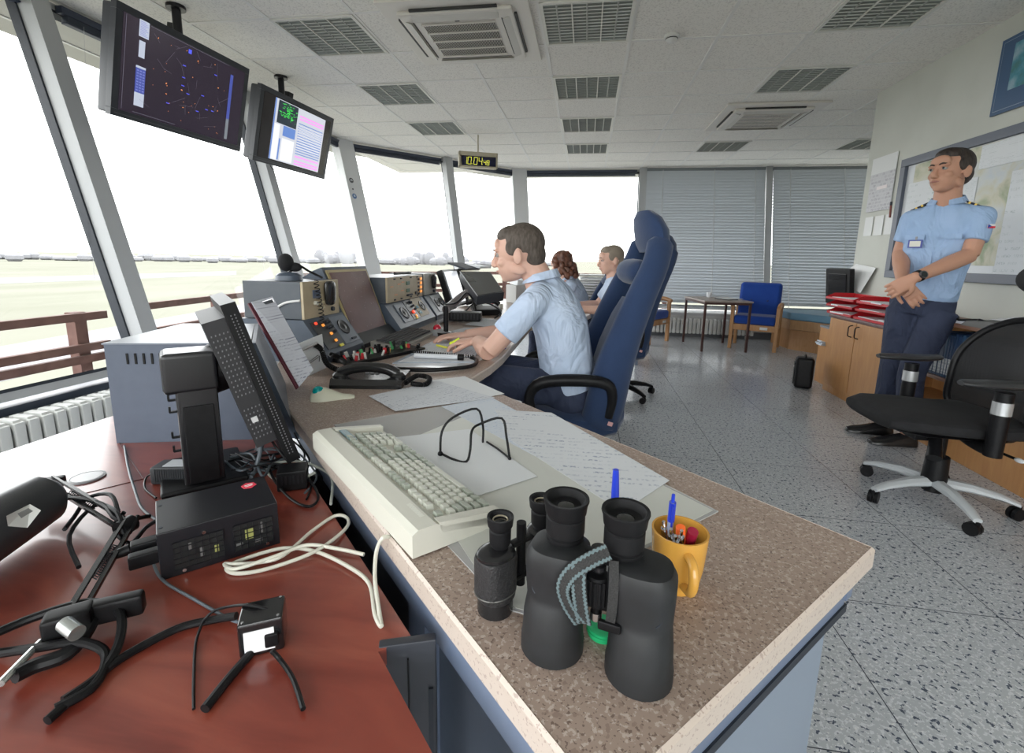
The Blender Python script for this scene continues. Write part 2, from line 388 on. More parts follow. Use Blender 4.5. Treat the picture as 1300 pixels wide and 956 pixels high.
e0 = (p[0]-p[1])*3; rw.quad(p[0]+e0, p[1]-e0*1.2, p[2]-e0*1.2, p[3]+e0)
struct('taxiway', rw, tar)
rw = B().quad(W(-300, 362, GZ+.03), W(300, 344, GZ+.03), W(300, 349, GZ+.03), W(-300, 371, GZ+.03))
struct('runway', rw, tar)
tl = B()
for i in range(150):
    a = math.radians(92+i*.62+random.uniform(-.2, .2)); r = random.uniform(520, 640); h = random.uniform(4, 8)*(2.0 if 20 < i < 34 or 40 < i < 47 else 1)
    tl.ell((r*math.cos(a), r*math.sin(a), GZ+h*.45), (random.uniform(5, 9), 5, h*.6), nu=7, nv=5)
tlo = obj('treeline', tl, noisy('bare trees in haze colour', (.15, .15, .162), (.17, .17, .18), .3, 1)); tlo['kind'] = 'stuff'; tag(tlo, 'bare treeline coloured pale for haze, on the horizon beyond the airfield', 'trees')  # haze is put into the pale tree colour, no fog volume
rail_m = noisy('weathered brown rail', (.10, .045, .035), (.15, .075, .06), 12, .8)
def fence(name, label, P, ztop, posts, low=(.27, .37)):
    t = thing(name, label, 'railing', (P[0][0], P[0][1], 0), group='balcony railings outside the glass'); o = Vector((P[0][0], P[0][1], 0))
    for zz in (ztop-.035, ztop-low[0], ztop-low[1]):
        r = B()
        for a, b in zip(P, P[1:]): beam(r, Vector((a[0], a[1], zz))-o, Vector((b[0], b[1], zz))-o, .06, .05, (1, 0.3, 0))
        obj('rail', r, rail_m, t)
    for x, y in posts: obj('post', B().box(Vector((x, y, ztop/2-.05))-o, (.09, .09, ztop+.1), .004), rail_m, t)
fence('balcony_railing', 'brown slatted balcony railing outside the leftmost panes', [(-3.9, -1), (-3.9, 3.28)], .672, [(-3.93, .2), (-3.93, 1.7), (-3.96, 3.1)], (.28, .37))
fence('balcony_railing', 'brown balcony railing running off behind the blue grey housing', [(-3.9, 3.5), (-4.1, 6.0)], .70, [(-3.9, 3.5), (-4.0, 4.6), (-4.1, 6.0)])
fence('balcony_railing', 'brown balcony railing visible past the stickered post', [(-4.2, 6.2), (-4.2, 7.6), (-1.7, 9.9), (2.5, 9.9)], .88, [(-4.2, 7.6), (-2.7, 8.98), (-1.7, 9.9), (0, 9.9), (1.6, 9.9)])
struct('balcony_floor', B().prism([(-4.5, -3), (-4.5, 8), (-1.8, 10.4), (4.9, 10.4), (4.9, 8.2), (-1.1, 8.2), (-2.98, 6.3), (-2.98, -3)], -.16, -.06), tar)
# stickers on the corner post
def post_point(t): return lerp(g3(B1, ZS), g3(T1, CEIL), t)
# ------------------------------------------------------------------ ceiling fittings
lamp_box = mat('grey green lamp interior', (.20, .22, .20), .6); louver = mat('brushed louvre blades', (.42, .44, .41), .35, .5)
tube_m = mat('unlit fluorescent tube', (.30, .31, .29), .3)
def ceiling_light(j, k, label, src=None):
    x, y = GX+.6*(j+.5), GY+.6*(k+.5)
    if src: return dup(src, None, (x, y, CEIL), label=label)
    t = thing('ceiling_light', label, 'light', (x, y, CEIL), group='recessed louvred ceiling lights')
    f = B()
    for s in (-1, 1):
        f.box((s*.283, 0, -.006), (.022, .588, .014)); f.box((0, s*.283, -.006), (.588, .022, .014))
    for s in (-.094, .094): f.box((s, 0, -.006), (.008, .55, .012))
    obj('frame', f, mat('white lamp frame', (.7, .69, .64), .4), t, smooth=0)
    obj('housing', B().box((0, 0, -.0015), (.56, .56, .002)), lamp_box, t, smooth=0)
    b = B()
    for q in range(13): b.box((0, -.252+q*.042, -.0055), (.55, .003, .006), rot=(.5, 0, 0))
    obj('louvre_blades', b, louver, t, smooth=0)
    for s in (-.188, 0, .188): obj('fluorescent_tube', B().cyl((s, -.26, -.003), (s, .26, -.003), .006, n=10), tube_m, t)
    return t
L0 = ceiling_light(0, -1, 'square louvred ceiling light beside the large air conditioner, largest of the centre row')
for j, k, s in [(0, 1, 'square louvred ceiling light second in the centre row towards the rear windows'),
                (0, 3, 'square louvred ceiling light third in the centre row towards the rear windows'),
                (0, 5, 'small looking louvred ceiling light last in the centre row, nearest rear windows'),
                (-3, -1, 'louvred ceiling light above the colourful hanging display, left of the air conditioner'),
                (-3, 1, 'louvred ceiling light second in the left row'),
                (-3, 3, 'louvred ceiling light last in the left row, near the digital clock'),
                (3, -1, 'large louvred ceiling light near the right wall at the top edge'),
                (3, 1, 'louvred ceiling light between smoke detector and small air conditioner'),
                (3, 5, 'louvred ceiling light just beyond the small air conditioner'),
                (6, 5, 'louvred ceiling light partly hidden by the right wall corner')]:
    ceiling_light(j, k, s, L0)
ac_white = mat('warm white air conditioner plastic', (.70, .67, .62), .4); slot_dark = mat('dark vent slot', (.03, .03, .03), .6)
def cassette(label, loc, rot, grille_col):
    t = thing('air_conditioner', label, 'air conditioner', loc, rot, 'ceiling air conditioners')
    p = B(); p.box((0, 0, -.012), (.95, .95, .024), .008); p.box((0, 0, -.034), (.74, .74, .03), .02)
    obj('panel', p, ac_white, t)
    fl = B()
    for a in range(4):
        M = Matrix.Rotation(a*PI/2, 4, 'Z'); fl.box((0, .335, -.05), (.56, .075, .006), .003, rot=(.35, 0, 0), M=M)
    obj('air_flap', fl, mat('grey white flap', (.6, .585, .55), .4), t)
    sl = B()
    for a in range(4):
        M = Matrix.Rotation(a*PI/2, 4, 'Z'); sl.box((0, .38, -.03), (.56, .016, .014), M=M); sl.box((0, .292, -.0485), (.54, .008, .002), M=M)
    obj('outlet_slot', sl, slot_dark, t)
    obj('filter_backing', B().box((0, 0, -.0495), (.48, .48, .002)), mat('grille backing %d' % int(grille_col*1000), (grille_col,)*3, .7), t)
    g = B()
    for q in range(-22, 23): g.box((q*.0108, 0, -.0525), (.0026, .48, .004))
    for q in range(-2, 3): g.box((0, q*.12, -.0545), (.49, .009, .009))
    obj('grille', g, ac_white, t, smooth=0)
    obj('badge', B().box((0, -.262, -.0505), (.03, .008, .002)), gasket, t)
    return t
cassette('large ceiling cassette air conditioner with dark square grille', (-.89, 3.49, CEIL), 0, .012)
cassette('smaller looking ceiling air conditioner above the rear right blinds', (1.78, 5.69, CEIL), 0, .12)
t = thing('smoke_detector', 'round white smoke detector on the ceiling tiles', 'smoke detector', (.515, 3.70, CEIL))
obj('base', B().lathe([(.001, 0), (.052, 0), (.052, -.012), (.045, -.018), (.001, -.018)]), white_metal, t)
obj('sensor_head', B().lathe([(.001, -.016), (.036, -.016), (.04, -.03), (.03, -.038), (.018, -.046), (.001, -.048)]), white_metal, t)
obj('vent_slot', B().lathe([(.039, -.022), (.0405, -.022), (.0415, -.027), (.039, -.027)]), slot_dark, t)

# ------------------------------------------------------------------ hanging displays
def emis(name, c, s=1): return mat(name, tuple(x*.3 for x in c), .3, emit=c, es=s)
def display(label, a, b, h, tilt, pole, left_band):
    a, b = Vector(a), Vector(b); w = (b-a).length; dx = (b-a).normalized(); n = dx.cross(Vector((0, 0, 1)))
    up = (Vector((0, 0, 1))*math.cos(tilt)+n*math.sin(tilt)); nn = dx.cross(up)
    M = Matrix.Identity(4)
    for i, v in enumerate((dx, up, nn)):
        for j in range(3): M[j][i] = v[j]
    M = Matrix.Translation(a) @ M
    t = thing('hanging_display', label, 'display', (0, 0, 0), group='ceiling hung displays'); t.matrix_world = M
    f = B(); bz = .04
    for x0, x1, y0, y1 in ((0, w, 0, bz), (0, w, h-bz, h), (0, bz, bz, h-bz), (w-bz, w, bz, h-bz)):
        f.box(((x0+x1)/2, (y0+y1)/2, -.02), (x1-x0, y1-y0, .04), .002)
    f.box((w/2, h/2, -.07), (w*.985, h*.97, .08), .012)
    obj('casing', f, mat('charcoal display casing', (.022, .025, .032), .4), t)
    bm_ = B().box((w/2, -.001+.02, .0005), (w*.96, .003, .001)); obj('trim_line', bm_, mat('dark trim', (.08, .08, .09), .3), t)
    Mi = M.inverted(); p0 = Mi @ Vector(pole); p1 = Mi @ Vector((pole[0], pole[1], CEIL))
    br = B().tube([p0, p1], .026, n=14, smooth=1); br.cyl(p1-(p1-p0).normalized()*.02, p1, .055, n=18); obj('ceiling_pole', br, dark_metal, t)
    obj('mount_bracket', B().box((w/2, h*.7, -.12), (.2, .3, .03), .004).box((w/2, h*.86, -.15), (.06, .3, .06), .004), dark_metal, t)
    return t, w, h
def patch(b, x0, y0, x1, y1, z=.003): b.quad((x0, y0, z), (x1, y0, z), (x1, y1, z), (x0, y1, z))
t, w, h = display('large dark radar display hanging from the ceiling, nearer of the two', (-2.727, 2.475, 1.92), (-2.675, 3.443, 1.92), .596, math.radians(13.3), (-2.66, 2.94, 2.45), 0)
scr = obj('screen', B().box((w/2, h/2, -.002), (w-.08, h-.08, .006)), mat('near black radar screen', (.012, .010, .016), .18, emit=(.02, .012, .022), es=.9), t, smooth=0)
pale = emis('pale blue window', (.42, .46, .55)); deep = emis('deep blue list', (.05, .07, .30)); oran = emis('orange radar blip', (.9, .32, .08)); blu = emis('blue radar blip', (.08, .1, .75))
for q_ in ((.13, .47, .19, .56), (.135, .36, .172, .45), (.125, .09, .185, .165), (.125, .30, .185, .312)): b = B(); patch(b, *q_); obj('status_window', b, pale, t, smooth=0)
for q_ in ((.125, .165, .185, .30), (.80, .20, .826, .50)): b = B(); patch(b, *q_); obj('flight_list', b, deep, t, smooth=0)
b = B(); patch(b, .80, .06, .826, .20); obj('scroll_panel', b, emis('dim grey panel', (.16, .18, .2)), t, smooth=0)
b = B()
for r in range(8):
    for c in range(3): patch(b, .131+c*.018, .175+r*.0155, .143+c*.018, .181+r*.0155, .0045)
for r in range(9): patch(b, .136, .478+r*.0088, .184-(r % 3)*.008, .481+r*.0088, .0045)
obj('list_text', b, emis('lavender text', (.2, .22, .5)), t, smooth=0)
rr = random.Random(4); b = B(); c_ = B()
for i in range(34):
    x, y = rr.uniform(.22, .76), rr.uniform(.07, .54); s = rr.uniform(.0022, .0048); b.box((x, y, .004), (s*rr.choice((1, 1, 2)), s, .001), rot=(0, 0, rr.uniform(0, 3)))
for i in range(10): x, y = rr.uniform(.22, .74), rr.uniform(.1, .5); patch(c_, x, y, x+.022, y+.005)
patch(c_, .455, .505, .478, .53); obj('radar_blip', b, oran, t, smooth=0); obj('radar_label', c_, blu, t, smooth=0)
b = B()
for i in range(26):
    x, y, a = rr.uniform(.22, .74), rr.uniform(.08, .52), rr.uniform(0, 3); L = rr.uniform(.02, .11)
    beam(b, (x, y, .0035), (x+L*math.cos(a), min(.54, max(.06, y+L*math.sin(a))), .0035), .0008, .0004, (0, 0, 1))
for x0, y0, x1, y1 in ((.055, .05, .055, .55), (.12, .052, .40, .052), (.2, .55, .78, .55)): beam(b, (x0, y0, .0035), (x1, y1, .0035), .002, .0005, (0, 0, 1))
obj('sector_line', b, emis('dim grey line', (.13, .13, .16)), t, smooth=0)
t, w, h = display('bright flight data display hanging from the ceiling, farther of the two', (-2.79, 3.73, 1.92), (-2.72, 4.717, 1.92), .60, math.radians(13.6), (-2.74, 4.11, 2.45), 0)
obj('screen', B().box((w/2, h/2, -.002), (w-.08, h-.08, .006)), mat('brownish black screen border', (.03, .022, .02), .2), t, smooth=0)
b = B(); patch(b, .17, .05, .86, .55, .002); obj('screen_page', b, emis('light grey page', (.52, .54, .6)), t, smooth=0)
b = B(); patch(b, .21, .36, .46, .545, .003); obj('weather_map', b, emis('near black map', (.01, .02, .03)), t, smooth=0)
b = B()
for i in range(70):
    x, y = rr.gauss(.33, .05), rr.gauss(.46, .035)
    if .215 < x < .44 and .365 < y < .54: patch(b, x, y, x+rr.uniform(.008, .03), y+.004, .0042)
obj('map_echo', b, emis('bright green echo', (.05, .75, .08)), t, smooth=0)
b = B(); patch(b, .17, .05, .185, .55, .003); patch(b, .30, .27, .46, .355, .003); patch(b, .265, .06, .282, .24, .003)
for r in range(13): patch(b, .49, .155+r*.022, .84, .163+r*.022, .003)
obj('blue_row', b, emis('slate blue rows', (.10, .2, .5)), t, smooth=0)
b = B()
for y in (.125, .06, .085, .455, .48): patch(b, .49, y, .84, y+.014, .0036)
obj('pink_row', b, emis('pink rows', (.8, .3, .75)), t, smooth=0)
b = B(); patch(b, .19, .055, .258, .35, .003); patch(b, .30, .06, .46, .25, .003)
for r in range(9): patch(b, .50, .21+r*.024, .83, .214+r*.024, .0036)
obj('white_row', b, emis('white rows', (.75, .76, .8)), t, smooth=0)
obj('cable_loop', B().tube([(.3, .01, -.09), (.36, -.035, -.09), (.45, .01, -.09)], .003), black_pl, t)

# digital clock
t = thing('digital_clock', 'beige digital clock with yellow digits hanging from the ceiling', 'clock', (-1.44, 6.21, 2.30))
a_ = math.atan2(6.296-6.113, -1.216+1.663); t.rotation_euler = (0, 0, a_)
bei = mat('beige clock case', (.50, .45, .34), .5)
f = B()
for x, z, sx, sz in ((0, .155, .50, .05), (0, .0, .50, .02), (-.24, .085, .02, .19), (.24, .085, .02, .19)): f.box((x, 0, z), (sx, .10, sz), .003)
f.box((0, .03, .08), (.48, .03, .16)); obj('case', f, bei, t)
obj('display_window', B().box((.01, -.03, .076), (.44, .008, .125), .001), mat('dark blue display window', (.01, .012, .04), .2), t)
obj('hanging_rod', B().cyl((0, 0, .17), (0, 0, CEIL-2.30), .009, n=10), bei, t)
seg = {'1': 'bc', '0': 'abcdef', '4': 'fgbc', '8': 'abcdefg'}
def digit(b, ch, x, z, w, h, y=-.0355):
    q = {'a': (0, h, w, 0), 'g': (0, h/2, w, 0), 'd': (0, 0, w, 0), 'f': (0, h/2, 0, h/2), 'b': (w, h/2, 0, h/2), 'e': (0, 0, 0, h/2), 'c': (w, 0, 0, h/2)}
    for s in seg[ch]:
        px, pz, lx, lz = q[s]; b.box((x+px+lx/2+(pz+lz/2)*.12, y, z+pz+lz/2), (max(lx, .0055), .003, max(lz, .0055)))
dg = B(); x = -.19
for ch, w_, h_, adv in (('1', .035, .085, .05), ('0', .042, .085, .06), ('.', 0, 0, .018), ('0', .042, .085, .062), ('4', .042, .085, .052), ('.', 0, 0, .014), ('4', .028, .055, .042), ('8', .028, .055, .04)):
    if ch == '.': dg.box((x-.004, -.0355, .034), (.008, .003, .008))
    else: digit(dg, ch, x, .03, w_, h_)
    x += adv
obj('digits', dg, mat('yellow green digits', (.5, .5, .05), .4, emit=(.62, .62, .08), es=.9), t, smooth=0)

# ------------------------------------------------------------------ right wall fittings
navy_frame = mat('slate grey board frame', (.10, .115, .15), .45)
t = thing('wall_board', 'long framed notice board with map behind the standing man', 'notice board', (2.56, 3.6, 1.05), group=None)
y1, y0, z0, z1 = .9, -1.5, 0, .955
f = B()
for yy, zz, sy, sz in (((y0+y1)/2, z0+.03, y1-y0, .06), ((y0+y1)/2, z1-.03, y1-y0, .06), (y0+.03, (z0+z1)/2, .06, z1-z0-.121), (y1-.03, (z0+z1)/2, .06, z1-z0-.121)): f.box((-.02, yy, zz), (.04, sy, sz), .003)
obj('frame', f, navy_frame, t)
obj('backing', B().box((-.008, (y0+y1)/2, z1/2), (.012, y1-y0-.1, z1-.1)), mat('whiteboard surface', (.62, .64, .66), .4), t, smooth=0)
mp = mat('pale printed terrain map', (.5, .52, .45), .6); v = coords(mp, 'Object', (1, 1, 1)); n = nd(mp, 'ShaderNodeTexNoise', Scale=5, Detail=8, Distortion=.6); lk(mp, v, n.inputs['Vector'])
lk(mp, ramp(mp, n.outputs['Fac'], [(.34, (.30, .36, .22)), (.46, (.58, .56, .44)), (.56, (.60, .62, .60)), (.72, (.52, .58, .66))]), bsdf(mp).inputs['Base Color'])
obj('map_sheet', B().box((-.0155, -.35, .50), (.002, 2.2, .78)), mp, t, smooth=0)
prt = printed('printed chart paper', (.72, .74, .76), (.45, .5, .5), 14, 5, plane='yz')
def sheet_on_wall(label, y, z, w, h, x=2.5405, m=prt, nm='paper_sheet', rx=0):
    return tag(obj(nm, B().box((0, 0, 0), (.0015, w, h)), m, None, (x, y, z), (rx, 0, 0), smooth=0), label, 'paper', None)
sheet_on_wall('white chart sheet pinned at the left end of the notice board', 4.22, 1.50, .34, .60)
sheet_on_wall('tall white chart sheet pinned on the board right of the standing man', 3.22, 1.42, .42, .62)
sheet_on_wall('small white note pinned on the board beside the standing man', 3.78, 1.66, .18, .16)
sheet_on_wall('wide pale plan with blue marks pinned at the top right of the board', 3.35, 1.86, .70, .15, 2.5395)
t = thing('pen_hook', 'small dark red marker hanging on the left frame of the board', 'marker', (2.515, 4.53, 1.60)); obj('barrel', B().cyl((0, 0, -.05), (0, .01, .05), .008, n=10), mat('dark red marker', (.18, .04, .03), .5), t); obj('cap', B().cyl((0, .01, .05), (0, .012, .08), .009, n=10), gasket, t)
t = thing('wall_calendar', 'tall white wall calendar with grey date grid on the right wall', 'calendar', (2.555, 4.79, 1.63))
obj('header_sheet', B().box((-.004, 0, .40), (.006, .355, .14)), mat('white calendar header', (.72, .73, .73), .6), t, smooth=0)
obj('date_sheet', B().box((-.004, 0, .165), (.006, .355, .33)), printed('calendar grid', (.62, .62, .64), (.32, .3, .36), 11, 7, mort=.2, fill=.9, plane='yz'), t, smooth=0)
obj('week_marker', B().box((-.0085, -.02, .20), (.002, .15, .028)), mat('white translucent strip', (.75, .68, .68), .4), t, smooth=0)
for i, y in enumerate((4.90, 4.745, 4.59)):
    o = tag(obj('notice_card', B().box((0, 0, 0), (.004, .125, .17)), mat('white card', (.70, .71, .70), .5), None, (2.554, y, 1.50), smooth=0), ['small white card under the calendar, the one nearest the wall corner', 'small white card under the calendar, middle of the three', 'small white card under the calendar, beside the board frame'][i], 'card', 'cards below the calendar')
t = thing('framed_picture', 'blue framed aerial picture high on the right wall', 'picture', (2.553, 3.38, 2.11))
obj('mount', B().box((-.008, 0, .225), (.012, .62, .45), .002), mat('deep blue picture mount', (.035, .09, .19), .4), t)
obj('border_line', B().box((-.0145, 0, .225), (.001, .58, .41)), mat('pale blue line', (.25, .32, .42), .4), t, smooth=0)
obj('inner_mount', B().box((-.0155, 0, .225), (.001, .573, .403)), MATS['deep blue picture mount'], t, smooth=0)
sea = mat('turquoise landscape print', (.1, .3, .35), .3); v = coords(sea, 'Object'); n = nd(sea, 'ShaderNodeTexNoise', Scale=9, Detail=5); lk(sea, v, n.inputs['Vector'])
lk(sea, ramp(sea, n.outputs['Fac'], [(.36, (.05, .16, .12)), (.5, (.07, .26, .34)), (.66, (.28, .42, .5))]), bsdf(sea).inputs['Base Color'])
obj('print', B().box((-.017, -.02, .26), (.001, .44, .27)), sea, t, smooth=0)
obj('parachute_shape', B().ell((-.018, .02, .3), (.002, .05, .022)), mat('white canopy shape', (.7, .72, .74), .6), t)
obj('caption_plate', B().box((-.018, -.06, .135), (.001, .16, .05)), MATS['white card'], t, smooth=0)

# stickers on the stickered post
def post_sticker(px, py, label, kind, r, col):
    d = ray(px, py); c = post_point(.6); nrm = Vector((-.75, .6, 0)); 
    out = (Vector(oL)+Vector(oD)).normalized(); face = g3(B1, ZS)-out*.1335
    nr = (-out); ax = (g3(T1, CEIL)-g3(B1, ZS)).normalized(); nr = (nr-ax*nr.dot(ax)).normalized(); face = g3(B1, ZS)-Vector(out)*.06+nr*.0715
    t0 = (face-Vector((0, 0, CAM_H))).dot(nr)/d.dot(nr); p = Vector((0, 0, CAM_H))+d*t0
    t = thing(kind, label, 'sticker', p); t.rotation_euler = nr.to_track_quat('Z', 'Y').to_euler()
    obj('disc', B().cyl((0, 0, 0), (0, 0, .002), r, n=24), col, t); return t
t = post_sticker(446, 229, 'round dark sticker on the corner post', 'round_sticker', .035, mat('dark sticker', (.06, .06, .07), .5))
obj('emblem', B().box((0, 0, .003), (.045, .012, .001)).box((0, .006, .003), (.02, .02, .001)), mat('silver emblem', (.5, .52, .55), .4), t)
t = post_sticker(450, 249, 'blue and white sticker on the corner post, lowest of the three', 'blue_sticker', .036, mat('blue sticker', (.08, .16, .34), .5))
obj('emblem', B().box((0, .004, .003), (.03, .03, .001)), mat('pale emblem', (.5, .58, .7), .4), t)
t = post_sticker(448, 240, 'tiny dark sticker between the two round ones on the post', 'small_sticker', .012, MATS['dark sticker'])
# ------------------------------------------------------------------ furniture at the back and along the right wall
oak = wood('orange beech veneer', (.42, .20, .075), (.50, .26, .10), .4, (10, 10, 1.2))
oak_frame = wood('honey wood frame', (.40, .20, .08), (.48, .26, .12), .4, (8, 8, 2))
dark_top = noisy('dark reddish brown worktop', (.10, .055, .05), (.13, .075, .07), 40, .35)
handle_m = mat('black bow handle', (.02, .015, .015), .35)
royal = fabric('royal blue upholstery', (.015, .065, .32), (.01, .04, .24))
pale_blue = fabric('pale blue vinyl cushion', (.16, .30, .42), (.13, .26, .37), .6)
def bow_handle(b, y, z, L, x=0):
    b.tube([(x, y, z-L/2), (x-.028, y, z-L/2+.012), (x-.03, y, z), (x-.028, y, z+L/2-.012), (x, y, z+L/2)], .0045, n=8)
# two door cabinet, front faces -x
t = thing('storage_cabinet', 'orange beech two door cabinet carrying red letter trays, behind the standing man', 'cabinet', (2.23, 3.92, 0))
obj('body', B().box((.16, .345, .375), (.29, .80, .61)).box((.16, -.09, .375), (.29, .07, .61)), oak, t)
obj('plinth', B().box((.155, .31, .035), (.29, .87, .07)), oak, t)
for k, (ya, yb) in enumerate(((.33, .745), (-.115, .322))):
    d = obj('door', B().box((.008, (ya+yb)/2, .375), (.016, yb-ya, .60), .002), oak, t)
    h = B(); bow_handle(h, (ya+.045) if k == 0 else (yb-.045), .60, .10); obj('handle', h, handle_m, d)
obj('worktop', B().box((.155, .31, .692), (.33, .89, .024), .003), dark_top, t)
# low unit behind it with the open compartment
t = thing('end_cabinet', 'low beech end unit set back beside the two door cabinet', 'cabinet', (2.32, 4.82, 0))
obj('body', B().box((.11, .10, .27), (.22, .20, .54), .002), oak, t); obj('top_panel', B().box((.11, .10, .55), (.23, .21, .02), .003), mat('grey top panel', (.2, .22, .24), .4), t)
tag(obj('paper_bundle', B().box((0, 0, .02), (.04, .1, .012)).box((.0, 0, .035), (.05, .09, .012), rot=(0, 0, .3)).box((0, 0, .05), (.04, .08, .01), rot=(0, .2, 0)), mat('crumpled white packaging', (.6, .66, .74), .5), None, (2.30, 4.93, .36)), 'crumpled white and blue packaging sticking out of the end unit', 'packaging')
# book shelf unit under the standing man's back
t = thing('book_shelf', 'low wooden shelf unit full of dark blue binders behind the office chair', 'shelf', (2.24, 2.64, 0))
obj('shelf_board', B().box((.15, .0, .80), (.32, 2.3, .024), .003), wood('brown shelf edge', (.20, .10, .07), (.26, .14, .09), .4, (8, 1, 8)), t)
obj('shelf_board', B().box((.15, .0, .45), (.31, 2.3, .022), .003), MATS['brown shelf edge'], t)
obj('side_panel', B().box((.15, 1.14, .40), (.31, .022, .78)), oak, t); obj('side_panel', B().box((.15, -1.14, .40), (.31, .022, .78)), oak, t)
obj('back_panel', B().box((.305, 0, .42), (.012, 2.26, .72)), oak, t)
obj('base_panel', B().box((.01, .05, .13), (.02, 2.2, .26), .002), oak, t)
obj('base_shelf', B().box((.15, 0, .27), (.30, 2.26, .02)), oak, t)
obj('edge_strip', B().box((.0, -.02, .40), (.004, .10, .06)), mat('pale label strip', (.6, .6, .6), .4), t)
nav_b = mat('navy binder board', (.022, .05, .12), .45); nav_b2 = mat('dark teal binder board', (.02, .065, .14), .45)
lab = printed('binder spine label', (.62, .64, .66), (.08, .1, .14), 5, 2, mort=.2, fill=.8, plane='yz')
y = 3.42; i = 0; rr = random.Random(9)
while y > 2.55:
    w = rr.choice((.026, .03, .036, .022)); h = rr.uniform(.27, .285)
    t = thing('binder', 'dark blue binder with white spine label in the row on the low shelf', 'binder', (2.255, y-w/2, .462), group='blue binders on the low shelf')
    obj('cover', B().box((.12, 0, h/2), (.24, w-.002, h), .003), rr.choice((nav_b, nav_b2)), t)
    obj('spine_label', B().box((-.0012, 0, .07), (.002, w*.62, .10)), lab, t, smooth=0)
    y -= w; i += 1
t = thing('binder', 'red edged folder at the near end of the binder row', 'binder', (2.265, y-.03, .462)); obj('cover', B().box((.11, 0, .13), (.22, .03, .26), .003), nav_b, t); obj('red_corner', B().prism([(0, 0), (.05, 0), (.0, .07)], -.016, .016, M=Matrix.Translation((-.003, 0, 0)) @ Matrix.Rotation(PI/2, 4, 'X')), mat('red card', (.5, .02, .02), .4), t)
# grey folder, papers and cable on the shelf top
t = thing('ring_folder', 'grey open ring folder lying on the shelf beside the wall', 'folder', (2.37, 2.93, .813))
fb = B().loft([[(-.17, yy, 0), (.17, yy, 0), (.17, yy, .012+zz), (-.17, yy, .002+zz*.6)] for yy, zz in ((.20, 0), (.16, .045), (.0, .065), (-.16, .06), (-.34, .0))]); obj('cover', fb, mat('grey board cover', (.13, .13, .125), .6), t)
obj('page', B().add([(-.1, .1, .047), (.14, .1, .078), (.14, -.2, .072), (-.1, -.2, .05)], [(0, 1, 2, 3)]), printed('binder page', rows=14), t, smooth=0)
t = thing('paper_stack', 'loose white papers on the shelf edge behind the standing man', 'papers', (2.32, 3.12, .813)); obj('sheets', B().box((0, 0, .008), (.14, .28, .016), rot=(0, 0, .1)), mat('bluish white paper', (.62, .64, .70), .6), t)
obj('top_sheet', B().box((.01, .01, .018), (.13, .26, .002), rot=(0, 0, -.1)), MATS['bluish white paper'], t)
tag(obj('coiled_cable', B().tube([(2.24, 3.33, .84), (2.26, 3.25, .85), (2.24, 3.2, .835), (2.28, 3.12, .845), (2.25, 3.06, .85), (2.28, 2.98, .83)], .008), black_pl), 'short black cable lying on the papers by the grey folder', 'cable')
# letter trays
red_tray = mat('glossy red tray plastic', (.52, .012, .02), .3, coat=.3)
for k, lb in enumerate(('bottom red letter tray of the stack on the beech cabinet', 'middle red letter tray of the stack on the beech cabinet', 'top red letter tray of the stack on the beech cabinet')):
    z = .705+k*.066
    t = thing('letter_tray', lb, 'letter tray', (2.37, 4.35, z), (0, 0, .03*(k-1)), 'red letter trays')
    b = B()
    for yy in (-.24, .24):
        b.box((0, yy, .003), (.25, .44, .004)); b.box((.123, yy, .027), (.004, .44, .05)); 
        for s in (-1, 1): b.add([(-.125, yy+s*.22, .001), (.125, yy+s*.22, .001), (.125, yy+s*.22, .055), (-.05, yy+s*.22, .055), (-.125, yy+s*.22, .02), (-.125, yy+s*.217, .001), (.125, yy+s*.217, .001), (.125, yy+s*.217, .055), (-.05, yy+s*.217, .055), (-.125, yy+s*.217, .02)], [(0, 1, 2, 3, 4), (9, 8, 7, 6, 5), (0, 5, 6, 1), (1, 6, 7, 2), (2, 7, 8, 3), (3, 8, 9, 4), (4, 9, 5, 0)])
        b.box((-.122, yy, .012), (.006, .44, .018))
    obj('tray_shell', b, red_tray, t, smooth=0)
    pp = tag(obj('letter_sheet', B().box((0, 0, 0), (.21, .30, .012), rot=(0, .02, .05)), printed('letter page', rows=16), None, (2.352, 4.57, z+.016), smooth=0), 'white letter sheets lying in the %s red tray' % ('bottom', 'middle', 'top')[k], 'paper')
    pp = tag(obj('letter_sheet', B().box((0, 0, 0), (.20, .30, .010), rot=(0, .02, -.04)), MATS['letter page'], None, (2.352, 4.14, z+.018), smooth=0), 'letter sheets in the near half of the %s red tray' % ('bottom', 'middle', 'top')[k], 'paper')
t = thing('booklet_stack', 'small stack of white booklets beside the red trays', 'booklets', (2.30, 3.90, .704)); 
for k in range(3): obj('booklet', B().box((.005*k, .004*k, .006+k*.012), (.12, .17, .011), .001, rot=(0, 0, .05*k)), mat('white booklet', (.66, .67, .68), .5), t)
# black monitor and paper at the cabinet's back corner
t = thing('computer_monitor', 'black flat monitor turned away at the wall corner beyond the red trays', 'monitor', (2.42, 4.98, .704), (0, 0, .25))
obj('panel', B().box((0, 0, .24), (.05, .30, .34), .008, rot=(0, -.12, 0)), black_pl, t); obj('neck', B().box((.05, 0, .06), (.04, .08, .14), .006), black_pl, t); obj('foot', B().cyl((.03, 0, -.0), (.03, 0, .014), .09, n=24), black_pl, t)
obj('rear_grille', B().box((-.028, 0, .24), (.006, .22, .24), .002, rot=(0, -.12, 0)), mat('dark glossy panel', (.01, .01, .012), .15), t)
P = [WX(1062, 353, 2.50), WX(1087, 335, 2.535), WX(1112, 340, 2.54), WX(1092, 372, 2.50)]; tag(obj('paper_sheet', B().add(P+[p+Vector((.002, 0, 0)) for p in P], [(0, 1, 2, 3), (7, 6, 5, 4), (0, 4, 5, 1), (1, 5, 6, 2), (2, 6, 7, 3), (3, 7, 4, 0)]), MATS['white card'], smooth=0), 'white paper sheet leaning on the wall above the red trays', 'paper')
